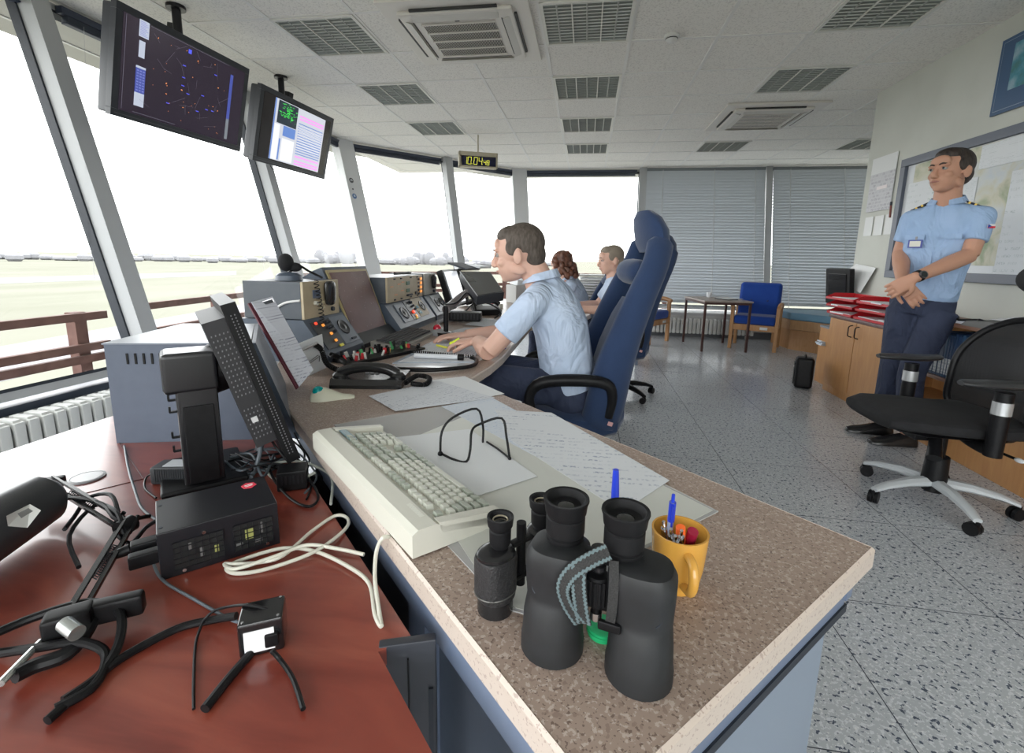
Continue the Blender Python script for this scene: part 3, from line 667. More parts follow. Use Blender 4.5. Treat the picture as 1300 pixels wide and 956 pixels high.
# black bag-like speaker on floor
t = thing('floor_speaker', 'small black speaker case on the floor beside the beech cabinet', 'speaker', (2.06, 4.66, 0), (0, 0, -.35))
obj('case', B().box((0, 0, .15), (.15, .15, .29), .03, seg=3), black_pl, t); obj('front_panel', B().box((-.078, -.0, .14), (.012, .10, .20), .005), mat('glossy black front', (.015, .015, .017), .2), t); obj('carry_handle', B().tube([(0, -.05, .295), (0, -.04, .315), (0, .04, .315), (0, .05, .295)], .007), black_pl, t)
obj('badge', B().box((-.086, 0, .2), (.003, .05, .012)), mat('silver badge', (.5, .5, .52), .3), t)

# table and armchairs
def armchair(label, loc, rz):
    t = thing('armchair', label, 'armchair', loc, rz, 'blue armchairs by the rear window')        # faces -y local
    for s in (-1, 1):
        obj('front_leg', B().box((s*.27, -.24, .29), (.045, .05, .58), .008), oak_frame, t)
        obj('rear_leg', B().tube([(s*.27, .24, 0), (s*.27, .22, .25), (s*.27, .25, .56)], .024, n=8), oak_frame, t)
        obj('armrest', B().tube([(s*.275, -.27, .585), (s*.285, -.15, .615), (s*.285, .05, .60), (s*.275, .25, .56)], [.026, .03, .03, .024], n=10), oak_frame, t)
    fr = B().box((0, -.24, .30), (.52, .03, .08), .005).box((0, .22, .28), (.52, .03, .07), .005)
    for s in (-1, 1): fr.box((s*.265, 0, .30), (.025, .46, .07), .004)
    obj('seat_frame', fr, oak_frame, t)
    obj('seat', B().box((0, -.01, .40), (.50, .50, .12), .035, seg=4), royal, t)
    bk = B().box((0, .20, .64), (.52, .11, .50), .05, rot=(-.22, 0, 0), seg=4); obj('backrest', bk, royal, t)
    bt = B()
    for x in (-.1, .1): bt.ell((x, .145, .64), (.014, .008, .014), nu=8, nv=6)
    obj('tuft_button', bt, mat('dark blue button', (.008, .03, .16), .6), t)
    obj('name_tag', B().box((.12, -.257, .30), (.09, .004, .035)), MATS['white card'], t, smooth=0)
    return t
armchair('royal blue armchair with wooden arms right of the small table', (2.33, 6.82, 0), -.42)
armchair('royal blue armchair left of the small table, half hidden by the swivel chair', (.86, 6.98, 0), .95)
t = thing('side_table', 'small square table on thin dark brown steel legs', 'table', (1.77, 6.72, 0), (0, 0, .13))
brown_steel = mat('dark brown steel tube', (.06, .025, .022), .4)
obj('tabletop', B().box((0, 0, .655), (.62, .78, .02), .003), noisy('grey brown laminate', (.30, .25, .22), (.34, .29, .26), 30, .35), t)
obj('apron', B().box((0, -.37, .63), (.58, .022, .03)).box((0, .37, .63), (.58, .022, .03)).box((-.29, 0, .63), (.022, .74, .03)).box((.29, 0, .63), (.022, .74, .03)), brown_steel, t)
for x in (-.285, .285):
    for y in (-.36, .36): obj('leg', B().box((x, y, .315), (.026, .026, .63)), brown_steel, t)
t = thing('white_cup', 'small white cup on the rear corner of the small table', 'cup', (1.72, 6.95, .666)); obj('body', B().lathe([(.001, 0), (.028, 0), (.038, .07), (.035, .07), (.026, .006), (.001, .005)]), mat('white glazed cup', (.7, .72, .74), .25), t); obj('handle', B().tube([(.034, 0, .055), (.056, 0, .05), (.054, 0, .025), (.031, 0, .018)], .004), mat('white glazed cup', (.7, .72, .74), .25), t)
t = thing('tablet', 'flat dark notebook lying on the small table', 'notebook', (1.86, 6.62, .666), (0, 0, .5)); obj('cover', B().box((0, 0, .005), (.17, .24, .009), .002), black_pl, t); obj('page', B().box((.0, 0, .0105), (.15, .22, .001)), MATS['white booklet'], t)
tag(obj('paper_sheet', B().box((0, 0, 0), (.2, .28, .003), rot=(0, 0, .6)), MATS['white booklet'], None, (1.96, 6.84, .668)), 'white papers on the far right of the small table', 'paper')
# corner bench with pale blue cushion
t = thing('corner_bench', 'boxy wooden corner bench with pale blue cushion beside the armchair', 'bench', (3.0, 6.85, 0))
def benchpoly(g): return [(-.25-g, .52), (-.22-g, -.02), (.12, -.42-g), (.75, -.42-g), (.75, .52)]
obj('box', B().prism(benchpoly(0), 0, .27), oak_frame, t, smooth=0); obj('upper_band', B().prism(benchpoly(.012), .275, .40), wood('light honey wood', (.44, .25, .12), (.52, .31, .16), .4, (8, 8, 2)), t, smooth=0)
cb = B().prism(benchpoly(.02), .402, .50); co = obj('cushion', cb, pale_blue, t, smooth=0); bv = co.modifiers.new('round', 'BEVEL'); bv.width = .02; bv.segments = 3
# radiators
def radiator(label, loc, rz, n, h, d, zb, pitch=.06, group=None):
    t = thing('radiator', label, 'radiator', loc, rz, group)      # sections along local y, room side = +x
    b = B()
    for i in range(n):
        y = (i+.5)*pitch
        for xo in (-d/2+.012, d/2-.012):
            b.box((xo, y, zb+h/2), (.024, pitch*.78, h-.02), .008, seg=2)
        b.box((0, y, zb+h/2), (d-.02, .008, h-.05))
        b.add([(-d/2, y-.02, zb+h-.03), (d/2, y-.02, zb+h-.03), (d/2-.02, y-.017, zb+h), (-d/2+.02, y-.017, zb+h), (-d/2, y+.02, zb+h-.03), (d/2, y+.02, zb+h-.03), (d/2-.02, y+.017, zb+h), (-d/2+.02, y+.017, zb+h)], [(0, 1, 2, 3), (7, 6, 5, 4), (0, 4, 5, 1), (1, 5, 6, 2), (2, 6, 7, 3), (3, 7, 4, 0)])
    b.cyl((0, 0, zb+h-.06), (0, n*pitch, zb+h-.06), .018, n=10); b.cyl((0, 0, zb+.05), (0, n*pitch, zb+.05), .018, n=10)
    obj('section', b, mat('ivory white radiator enamel', (.66, .67, .65), .3), t)
    pv = B().tube([(0, n*pitch, zb+.05), (0, n*pitch+.05, zb+.05), (0, n*pitch+.06, 0)], .011, n=8); obj('supply_pipe', pv, white_metal, t)
    br = B()
    for yy in (.1, n*pitch-.1): br.box((0, yy, zb/2), (.03, .02, zb))
    obj('foot', br, white_metal, t)
radiator('white ribbed radiator under the leftmost window beside the red desk', (-2.66, -.35, 0), 0, 45, .30, .14, .06)
radiator('low white ribbed radiator behind the small table', (2.55, 7.53, 0), PI/2, 28, .24, .09, .05)

# ------------------------------------------------------------------ blue high back swivel chairs
seat_blue = fabric('navy blue chair upholstery', (.024, .045, .105), (.016, .031, .075), .95, 500, .35)
def caster(b, p, r=.026):
    x, y = p; b.cyl((x-.012, y-.02, r), (x-.012, y-.004, r), r, n=14); b.cyl((x-.012, y+.004, r), (x-.012, y+.02, r), r, n=14); b.box((x, y, r*1.6), (.022, .012, r*1.2), .003)
def star_base(t, m, R=.31, z=.085, a0=.3, hubm=None, rc=.026):
    hub = B().cyl((0, 0, z-.035), (0, 0, z+.05), .042, .032, n=24); obj('hub', hub, hubm or m, t)
    for k in range(5):
        a = a0+k*2*PI/5; c, s = math.cos(a), math.sin(a); n = Vector((-s, c, 0))
        rings = []
        for q, w, zz, h in ((.02, .034, z+.012, .026), (.45, .029, z+.012, .022), (.8, .024, z-.004, .017), (1, .019, z-.024, .012)):
            p = Vector((c*R*q, s*R*q, zz)); rings.append([p+n*(w*math.cos(u*PI/4+PI/8))+Vector((0, 0, h*math.sin(u*PI/4+PI/8))) for u in range(8)])
        arm = obj('base_arm', B().loft(rings), m, t)
        cb = B(); caster(cb, (0, 0), rc); obj('caster', cb, black_pl, arm, loc=(c*R, s*R, 0), rot=(0, 0, a+.6))
def swivel_chair(label, loc, rz, simple=False):
    t = thing('swivel_chair', label, 'office chair', loc, rz, 'navy high back swivel chairs')       # faces -x local
    star_base(t, black_pl, .31, .085, .25)
    obj('gas_column', B().cyl((0, 0, .12), (0, 0, .32), .024, n=16).cyl((0, 0, .2), (0, 0, .235), .032, n=16), black_pl, t)
    obj('tilt_mechanism', B().box((0, 0, .335), (.2, .14, .05), .01).cyl((0, -.1, .335), (0, -.2, .33), .009), black_pl, t)
    # seat cushion: rounded shell
    def ring(x, hw, zt, zb, n=20):
        r = []
        for i in range(n):
            u = 2*PI*i/n; c, s = math.cos(u), math.sin(u)
            r.append((x, hw*math.copysign(abs(c)**.6, c), (zt+zb)/2+(zt-zb)/2*math.copysign(abs(s)**.7, s)))
        return r
    rings = [ring(x, hw, zt, zb) for x, hw, zt, zb in ((-.27, .14, .47, .44), (-.25, .21, .487, .40), (-.15, .25, .485, .375), (.0, .26, .475, .35), (.08, .26, .48, .335), (.15, .25, .51, .345), (.19, .2, .52, .39))]
    obj('seat', B().loft(rings), seat_blue, t)
    # back spine: x, z, bolster centre y, radius across, radius along
    prof = [(.065, .39, .205, .058, .085), (.095, .52, .22, .064, .09), (.125, .68, .22, .064, .085), (.175, .84, .21, .058, .072), (.235, 1.0, .195, .054, .064), (.295, 1.14, .17, .05, .058), (.325, 1.25, .125, .05, .058)]
    for s in (-1, 1):
        P = [Vector((x, s*y, z)) for x, z, y, a, b in prof]; rr_ = []
        PP, A = spline(P, [a for *_, a, b in prof], 3); _, D = spline(P, [b for *_, b in prof], 3)
        rings = []
        for i, p in enumerate(PP):
            tg = (PP[min(i+1, len(PP)-1)]-PP[max(i-1, 0)]).normalized(); side = Vector((0, 1, 0)); fw = tg.cross(side).normalized(); side = fw.cross(tg)
            sc = 1 if 0 < i < len(PP)-1 else .6
            rings.append([p+side*(A[i]*sc*math.cos(2*PI*k/16))+fw*(D[i]*sc*math.sin(2*PI*k/16)) for k in range(16)])
        obj('side_bolster', B().loft(rings), seat_blue, t)
    cen = []
    for x, z, hw, th in ((.07, .40, .20, .05), (.115, .58, .20, .05), (.155, .74, .195, .045), (.205, .88, .18, .04), (.245, .97, .16, .028)):
        cen.append([(x+th*math.sin(2*PI*k/20)*.9, hw*math.cos(2*PI*k/20), z-.12*th*math.sin(2*PI*k/20)) for k in range(20)])
    obj('back_cushion', B().loft(cen), seat_blue, t)
    hd = [[(.325-dx+th*math.sin(2*PI*k/20), hw*math.cos(2*PI*k/20), z) for k in range(20)] for z, hw, th, dx in ((1.19, .15, .04, .0), (1.23, .175, .062, -.0), (1.29, .165, .066, .01), (1.345, .13, .055, .03), (1.375, .08, .03, .045))]
    obj('headrest', B().loft(hd), seat_blue, t)
    obj('neck_roll', B().tube([(.26, -.14, 1.10), (.245, -.11, 1.10), (.235, 0, 1.10), (.245, .11, 1.10), (.26, .14, 1.10)], [.03, .055, .06, .055, .03], n=16), seat_blue, t)
    for s in (-1, 1):
        pth = [(.10, s*.27, .47), (.11, s*.285, .56), (.08, s*.29, .625), (-.05, s*.29, .64), (-.2, s*.285, .625), (-.25, s*.28, .56), (-.22, s*.265, .46), (-.17, s*.23, .40)]
        obj('armrest', B().tube(pth, [.02, .021, .025, .027, .026, .022, .02, .018], n=12), black_pl, t)
    obj('care_label', B().box((.11, -.275, .44), (.022, .003, .018), rot=(0, .3, 0)), mat('red white label', (.55, .3, .3), .6), t)
    return t
# black mesh office chair near the right edge
mesh_m = bpy.data.materials.new('black woven mesh'); mesh_m.use_nodes = True
bsdf(mesh_m).inputs['Base Color'].default_value = (.012, .012, .013, 1); bsdf(mesh_m).inputs['Roughness'].default_value = .7; bsdf(mesh_m).inputs['Alpha'].default_value = .82
silver = mat('silver grey painted aluminium', (.55, .58, .60), .38, .1)
seat_black = noisy('black seat fabric', (.006, .006, .007), (.010, .010, .012), 30, .9)
t = thing('mesh_office_chair', 'black mesh back office chair on silver grey star base', 'office chair', (1.74, 2.46, 0), (0, 0, .0))
star_base(t, silver, .31, .095, .873, black_pl, .03)
obj('gas_column', B().cyl((0, 0, .10), (0, 0, .24), .052, .046, n=24).cyl((0, 0, .24), (0, 0, .36), .026), black_pl, t)
mech = B().box((.0, 0, .375), (.24, .16, .05), .012).box((-.11, .0, .35), (.08, .10, .05), .012); mech.cyl((-.06, -.05, .35), (-.1, -.12, .27), .024, .03, n=16)
obj('tilt_mechanism', mech, black_pl, t)
lv = obj('height_lever', B().tube([(.05, -.08, .37), (.08, -.18, .355), (.1, -.27, .35)], .006), black_pl, t); obj('lever_tip', B().ell((.103, -.285, .349), (.012, .022, .01)), mat('pale grey tip', (.6, .62, .64), .4), lv)
rings = []
for x, hw, zt, zb in ((-.36, .12, .455, .43), (-.345, .19, .475, .41), (-.27, .235, .495, .405), (-.12, .255, .49, .40), (.05, .255, .48, .395), (.17, .24, .485, .395), (.235, .18, .47, .41)):
    rings.append([(x, hw*math.copysign(abs(math.cos(u))**.6, math.cos(u)), (zt+zb)/2+(zt-zb)/2*math.copysign(abs(math.sin(u))**.7, math.sin(u))) for u in [2*PI*i/24 for i in range(24)]])
obj('seat', B().loft(rings), seat_black, t)
obj('seat_pan', B().loft([[(x, hw*math.cos(u), z+.014*math.sin(u)) for u in [2*PI*i/20 for i in range(20)]] for x, hw, z in ((-.29, .12, .40), (-.2, .2, .398), (.1, .2, .39), (.2, .14, .40))]), black_pl, t)
def back_pt(u, v, off=0):      # v 0..1 up, u -1..1 across
    z = .46+.44*v; hw = .235*(1-.35*max(0, v-.6)**1.5*2.2); x = .22+.10*v+.05*math.sin(v*PI)*-1+.0*v - .055*u*u*-1*(-1)
    return (x+off, u*hw, z)
outl = [(-1, 0), (-1, .3), (-1, .6), (-.92, .85), (-.6, 1), (0, 1.02), (.6, 1), (.92, .85), (1, .6), (1, .3), (1, 0), (.5, -.04), (-.5, -.04)]
obj('back_frame', B().tube([back_pt(u, v) for u, v in outl], .016, n=10, closed=True), black_pl, t)
gr = B(); n = 14
vs = [back_pt(-.97+1.94*i/n, j/n*.99, o) for o in (0, .004) for j in range(n+1) for i in range(n+1)]
N = (n+1)**2; fs = []
for j in range(n):
    for i in range(n):
        if (j == n-1 and (i < 2 or i > n-3)): continue
        a = j*(n+1)+i; fs.append((a, a+1, a+n+2, a+n+1)); fs.append((N+a, N+a+n+1, N+a+n+2, N+a+1))
gr.add(vs, fs); obj('back_mesh', gr, mesh_m, t)
obj('lumbar_panel', B().box((.30, 0, .62), (.02, .34, .10), .008), mat('brown grey lumbar pad', (.035, .028, .022), .7), t)
obj('back_spine', B().tube([(.1, 0, .38), (.28, 0, .36), (.35, 0, .48), (.37, 0, .72), (.36, 0, .95), (.345, 0, 1.10)], [.03, .032, .028, .024, .02, .018], n=12), black_pl, t)
obj('headrest', B().ell((.30, 0, 1.10), (.045, .15, .075), nu=28, nv=16), seat_black, t)
for s in (-1, 1):
    a = obj('armrest', B().cyl((-.0, s*.285, .36), (0, s*.285, .64), .031, n=20).tube([(-.0, s*.12, .385), (0, s*.22, .375), (0, s*.285, .39)], [.022, .024, .03], n=12), black_pl, t)
    obj('arm_collar', B().cyl((0, s*.285, .545), (0, s*.285, .60), .0335, n=24), mat('bright silver collar', (.6, .61, .62), .25, .6), a)
    pr = []
    for x, hw, h in ((-.17, .02, .010), (-.15, .036, .015), (-.06, .044, .018), (.04, .046, .018), (.11, .040, .015), (.13, .022, .010)):
        pr.append([(x, s*.285+hw*math.cos(u), .672+h*math.sin(u)+(.006 if x > .05 else 0)) for u in [2*PI*i/18 for i in range(18)]])
    obj('arm_pad', B().loft(pr), mat('soft black arm pad', (.025, .025, .027), .38), a)

# blue chairs
swivel_chair('navy high back swivel chair the nearest seated man sits on', (-.02, 2.27, 0), .17)
swivel_chair('navy high back swivel chair standing behind the nearest one, on black star base', (.33, 4.06, 0), .08)
swivel_chair('navy swivel chair the woman sits on, farthest of the three', (.0, 4.74, 0), .25).scale = (1, 1, .86)

# ------------------------------------------------------------------ the desks
ZC, ZR = .71, .65
S2 = math.sqrt(.5)
def D(s, t, z=0): return Vector((S2*s-S2*t, S2*s+S2*t, z))      # s across the counter, t along it
counter_m = speckle('brown speckled laminate', (.33, .25, .205), [(170, .57, (.46, .38, .33)), (210, .60, (.16, .11, .09)), (90, .62, (.26, .19, .155))], .38)
edge_m = speckle('pale speckled laminate edge', (.52, .44, .38), [(200, .60, (.38, .30, .26))], .4)
cp = [D(.253, .205), D(.865, .205), D(.853, 1.37)]
cp = [(p.x, p.y) for p in cp]
arc = [(-.41, 1.625), (-.395, 1.72), (-.375, 1.85), (-.36, 2.05), (-.355, 3.1), (-.16, 3.45), (.0, 3.68), (.05, 3.9), (.02, 4.15), (-.12, 4.32), (-.36, 4.45), (-.42, 5.1), (-1.15, 5.1), (-1.25, 4.8), (-1.25, 1.75)]
cl = D(.253, 1.40); cpoly = cp+[(-.395, 1.575)]+arc+[(-1.12, 1.50), (cl.x, cl.y)]
t = thing('control_desk', 'long control desk with brown speckled worktop and blue grey frame', 'desk', (0, 0, 0))
wt = obj('worktop', B().prism(cpoly, ZC-.034, ZC), counter_m, t, smooth=0)
# pale edge band following the near perimeter
eb = B(); per = cpoly
def offs(poly, k):
    n = len(poly); out = []
    for i in range(n):
        a, b, c = Vector(poly[i-1]), Vector(poly[i]), Vector(poly[(i+1) % n]); d1_, d2_ = (b-a).normalized(), (c-b).normalized()
        m = Vector((d1_.y, -d1_.x))+Vector((d2_.y, -d2_.x)); m = m/max(m.length_squared/2, .3); out.append((b.x+m.x*k, b.y+m.y*k))
    return out
per2 = offs(per, .004)
n = len(per)
for i in range(n):
    a, b, c, d_ = per[i], per[(i+1) % n], per2[(i+1) % n], per2[i]
    eb.add([(a[0], a[1], ZC-.036), (b[0], b[1], ZC-.036), (c[0], c[1], ZC-.034), (d_[0], d_[1], ZC-.034), (a[0], a[1], ZC+.0006), (b[0], b[1], ZC+.0006), (c[0], c[1], ZC-.004), (d_[0], d_[1], ZC-.004)], [(0, 1, 2, 3), (7, 6, 5, 4), (0, 4, 5, 1), (3, 2, 6, 7), (1, 5, 6, 2), (0, 3, 7, 4)])
obj('edge_band', eb, edge_m, t, smooth=0)
# steel frame under the worktop
def dbox(b, s0, s1, t0, t1, z0, z1): b.add([D(s, q, z) for z in (z0, z1) for s, q in ((s0, t0), (s1, t0), (s1, t1), (s0, t1))], [(3, 2, 1, 0), (4, 5, 6, 7), (0, 1, 5, 4), (1, 2, 6, 5), (2, 3, 7, 6), (3, 0, 4, 7)])
desk_steel = noisy('blue grey desk steel', (.125, .16, .235), (.14, .175, .25), 25, .4)
f = B(); dbox(f, .262, .285, .22, 1.36, .615, ZC-.034); dbox(f, .262, .85, .225, .25, .60, ZC-.034); dbox(f, .84, .862, .22, 1.36, .615, ZC-.034)
obj('frame_rail', f, desk_steel, t, smooth=0)
f = B(); dbox(f, .265, .85, .245, .275, .02, .588); obj('end_panel', f, mat('light blue grey end panel', (.20, .24, .30), .45), t, smooth=0)
f = B(); dbox(f, .262, .855, .222, .262, .588, .602); obj('shadow_gap', f, gasket, t, smooth=0)
for q in (.62, 1.22):
    f = B(); dbox(f, .275, .33, q-.03, q+.03, 0, .62); obj('leg', f, desk_steel, t, smooth=0)
f = B(); dbox(f, .300, .312, .30, 1.3, .05, .66); obj('underdesk_panel', f, console_grey, t, smooth=0)  # added panel, keeps the gap beside the red desk dark
f = B(); dbox(f, .80, .84, .9, 1.3, 0, .62); obj('leg', f, desk_steel, t, smooth=0)
f = B(); f.box((-.45, 2.9, .34), (.02, 1.9, .62)); obj('underdesk_panel', B().box((-1.0, 2.9, .34), (.02, 2.3, .66)), desk_steel, t, smooth=0)
# red desk
def cherry_mat():
    m = mat('glossy cherry red veneer', (.26, .055, .035), .28, coat=.35); v = coords(m, 'Object', (1.2, 5, 5), rot=(0, 0, .8))
    n = nd(m, 'ShaderNodeTexNoise', Scale=2.2, Detail=7, Distortion=1.6); lk(m, v, n.inputs['Vector'])
    lk(m, ramp(m, n.outputs['Fac'], [(.3, (.15, .024, .016)), (.52, (.22, .044, .028)), (.72, (.28, .066, .040))]), bsdf(m).inputs['Base Color']); return m
cherry = cherry_mat()
t = thing('red_desk', 'glossy cherry red desk with cable clutter beside the radiator', 'desk', (0, 0, 0))
jl = W(165, 612, ZR); J0 = W(90, 632, ZR)
rp = [D(.177, -.15), D(.177, .519), D(.222, .519), D(.222, 1.0), D(.222, 1.62), (-1.42, 1.50), (-1.42, -.1), (-.6, -.6)]
rp = [(p[0], p[1]) for p in rp]
obj('desktop', B().prism(rp, ZR-.026, ZR), cherry, t, smooth=0)
obj('joint_line', B().tube([W(20, 648, ZR+.0003), W(182, 608, ZR+.0003), W(150, 560, ZR+.0003)], .0012, n=4, smooth=1), mat('dark joint', (.05, .01, .01), .6), t)
f = B(); dbox(f, .195, .215, .60, 1.35, .05, ZR-.026); obj('underdesk_panel', f, mat('dark red brown panel', (.06, .012, .01), .5), t, smooth=0)  # added so that no bright floor shows in the gap to the counter
for x, y in ((-1.32, 1.3), (-1.32, 0), (-.62, 1.0), (-.15, .1)): obj('leg', B().box((x, y, .312), (.05, .05, .624), .004), dark_metal, t)
h = W(110, 607, ZR); t2 = thing('cable_grommet', 'round grey cable hole cover set in the red desk', 'grommet', h); obj('ring', B().lathe([(.026, 0), (.034, 0), (.034, .003), (.028, .004), (.026, .002)], 32), mat('grey plastic ring', (.2, .2, .21), .35), t2); obj('lid', B().cyl((0, 0, 0), (0, 0, .0035), .027, n=28), mat('dark grey lid', (.22, .22, .23), .25), t2)

# black computer case under the gap
bx0 = W(480, 822, .652); bx1 = W(554, 812, .652); t = thing('computer_case', 'dark grey computer tower standing in the gap below the counter edge', 'computer', (bx0+bx1)/2-Vector((0, 0, .652)), (0, 0, math.atan2((bx1-bx0).y, (bx1-bx0).x)))
wd = (bx1-bx0).length
obj('shell', B().box((0, .007, .326), (wd, .014, .652), .003), mat('dark charcoal case', (.03, .033, .042), .4), t)
obj('side_strip', B().box((0, -.001, .32), (.002, .004, .62)), black_matt, t, smooth=0)
obj('rear_bay', B().box((wd/2-.008, -.001, .33), (.006, .004, .5)), gasket, t)

# ------------------------------------------------------------------ things on the red desk
# blue grey housing
fl = Vector((-1.205, 1.0, ZR)); a_ = math.radians(16)
t = thing('equipment_housing', 'large blue grey steel housing with vent slots on the red desk', 'equipment housing', fl, (0, 0, a_))
Hh, Wd, Dp = .265, .47, .36
obj('casing', B().add([(0, 0, 0), (.45, 0, 0), (.355, 0, Hh), (0, 0, Hh), (0, Dp, 0), (.315, Dp, 0), (.22, Dp, Hh), (0, Dp, Hh)], [(0, 1, 2, 3), (7, 6, 5, 4), (1, 5, 6, 2), (0, 4, 5, 1), (3, 2, 6, 7), (0, 3, 7, 4)]), steel_blue, t, smooth=0)
tp = obj('top_cover', B().add([(-.003, -.003, Hh), (.357, -.003, Hh), (.222, Dp+.003, Hh), (-.003, Dp+.003, Hh), (-.003, -.003, Hh+.004), (.357, -.003, Hh+.004), (.222, Dp+.003, Hh+.004), (-.003, Dp+.003, Hh+.004)], [(0, 1, 2, 3), (7, 6, 5, 4), (0, 4, 5, 1), (1, 5, 6, 2), (2, 6, 7, 3), (3, 7, 4, 0)]), noisy('light blue grey top', (.16, .185, .225), (.17, .195, .235), 20, .35), t, smooth=0)
vt = B()
for k in range(14): vt.box((.052+k*.0195, -.0012, Hh-.037), (.0045, .003, .028))
obj('vent_slot', vt, mat('black vent opening', (.004, .004, .004), .8), t, smooth=0)
obj('front_bezel', B().add([(.45, -.006, 0), (.463, -.006, .0), (.368, -.006, Hh+.004), (.355, -.006, Hh+.004), (.315, Dp+.006, 0), (.328, Dp+.006, 0), (.233, Dp+.006, Hh+.004), (.22, Dp+.006, Hh+.004)], [(0, 1, 2, 3), (7, 6, 5, 4), (1, 5, 6, 2), (0, 4, 5, 1), (3, 2, 6, 7), (0, 3, 7, 4)]), console_grey, t, smooth=0)
# LCD monitor seen from behind and the side
t = thing('computer_monitor', 'black flat monitor seen edge on, on a tall stand on the red desk', 'monitor', D(.0, 1.09, ZR), (0, 0, PI/4))
# local: x = s (screen direction), y = t
s0, s1 = .21, .107; z0_, z1_ = .045, .405
def slab(b, xb, xt, zb, zt, th_, y0, y1):      # tilted slab: front face from (xb,zb) to (xt,zt), thickness towards -normal
    dx, dz = xt-xb, zt-zb; L = math.hypot(dx, dz); nx, nz = -dz/L*th_, dx/L*th_
    q = [(xb, zb), (xt, zt), (xt+nx, zt+nz), (xb+nx, zb+nz)]
    return b.add([(x, y, z) for y in (y0, y1) for x, z in q], [(3, 2, 1, 0), (4, 5, 6, 7), (0, 1, 5, 4), (1, 2, 6, 5), (2, 3, 7, 6), (3, 0, 4, 7)])
obj('screen_bezel', slab(B(), s0, s1, z0_, z1_, .028, 0, .27), black_pl, t, smooth=0)
kx, kz = (s1-s0)/(z1_-z0_), 1
def onb(f, off): # point along slab height fraction f, behind by off
    dx, dz = s1-s0, z1_-z0_; L = math.hypot(dx, dz); return (s0+dx*f-dz/L*off, z0_+dz*f+dx/L*off)
a0, b0 = onb(.16, .028), onb(.93, .028)
obj('rear_housing', slab(B(), a0[0], b0[0], a0[1], b0[1], .042, .012, .258), mat('charcoal plastic housing', (.016, .016, .019), .5), t, smooth=0)
a0, b0 = onb(.80, .0705), onb(.93, .0705)
holes = B()
for r in range(22):
    for c in range(5):
        f = .22+r*.03
        if r in (7, 8): continue
        x, z = onb(f, .033+c*.0075); holes.box((x, .0113, z), (.002, .002, .0035))
for r in range(50):
    for c in range(2):
        x, z = onb(.06+r*.0178, .010+c*.007); holes.box((x, -.0006, z), (.002, .002, .0028))
obj('perforations', holes, mat('grey perforation glints', (.16, .16, .17), .6), t, smooth=0)
x, z = onb(.33, .052); obj('badge', B().box((x, .0105, z), (.012, .003, .012), rot=(0, -.28, 0)), mat('pale badge', (.55, .55, .56), .4), t)
m1, m2 = onb(.62, .066), onb(.62, .10)
obj('pivot_disc', B().cyl((m1[0], .13, m1[1]), (m2[0]-.02, .13, m2[1]-.012), .055, .05, n=32), black_pl, t)
st = B(); st.box((.030, .10, .13), (.074, .085, .26), .005); st.box((.022, .10, .255), (.098, .09, .085), .010); st.box((.060, .11, .27), (.04, .05, .05), .006)
obj('stand_column', st, mat('satin black column', (.007, .007, .009), .3), t)
hk = B()
for k, z in enumerate((.20, .175, .12, .09)): hk.box((-.012, .07, z), (.016, .006, .004)).box((-.019, .07, z+.006), (.004, .006, .012))
obj('cable_clip', hk, black_pl, t)
obj('foot', B().box((.03, .14, .007), (.16, .20, .014), .006), black_pl, t)
obj('rear_cover', B().box((.03, .056, .10), (.055, .006, .17), .002), black_pl, t)
# open power supply box
p0, p1 = W(205, 738, ZR), W(356, 690, ZR); ang = math.atan2((p1-p0).y, (p1-p0).x); L = (p1-p0).length
t = thing('power_supply', 'black perforated power supply box with a small red seal on top', 'power supply', p0, (0, 0, ang))
Hh, Dp = .078, .125
obj('casing', B().box((L/2, Dp/2, Hh/2), (L, Dp, Hh), .002), dark_metal, t)
gl = B()
for x0, nx in ((.018, 7), (.10, 6)):
    gl.box((x0+nx*.0048, -.0006, .033), (nx*.0096, .0015, .046))
obj('opening', gl, mat('dark board interior', (.006, .007, .007), .5), t, smooth=0)
w_ = B()
for x0, nx in ((.018, 7), (.10, 6)):
    for k in range(nx+1): w_.box((x0+k*.0096, -.0018, .033), (.0016, .0016, .046))
    for k in range(6): w_.box((x0+nx*.0048, -.0018, .011+k*.0092), (nx*.0096, .0016, .0014))
obj('grille', w_, dark_metal, t, smooth=0)
cmp_ = B()
for x, z, w2, h2 in ((.122, .036, .012, .018), (.075, .028, .006, .012)): cmp_.box((x, -.001, z), (w2, .001, h2))
obj('transformer_tape', cmp_, mat('yellow green tape', (.32, .33, .10), .5), t, smooth=0)
cmp_ = B()
for x, z, w2, h2 in ((.04, .045, .004, .012), (.055, .03, .005, .016), (.14, .042, .005, .02), (.107, .022, .01, .006), (.135, .02, .012, .005)): cmp_.box((x, -.0012, z), (w2, .001, h2))
obj('heat_sink', cmp_, mat('dull silver part', (.2, .2, .2), .4, .5), t, smooth=0)
sc = B()
for x, z in ((.03, .008), (L-.02, .009), (.06, .062)): sc.cyl((x, -.0005, z), (x, -.003, z), .0028, n=10)
obj('screw', sc, chrome, t)
sc = B()
for y in (.02, .10): sc.cyl((.006, y, Hh), (.006, y, Hh+.0006), .003, n=10)
obj('rivet_hole', sc, gasket, t)
obj('warranty_seal', B().cyl((L-.03, Dp-.03, Hh), (L-.03, Dp-.03, Hh+.0008), .0125, n=6), mat('pinkish red seal', (.75, .06, .10), .4), t)
obj('seal_text', B().box((L-.03, Dp-.028, Hh+.001), (.014, .002, .0005), rot=(0, 0, .2)).box((L-.03, Dp-.033, Hh+.001), (.012, .0015, .0005), rot=(0, 0, .2)), mat('white print', (.8, .8, .8), .5), t, smooth=0)
def plug(b, p, q, r0, r1): b.cyl(p, q, r0, r1, n=12)
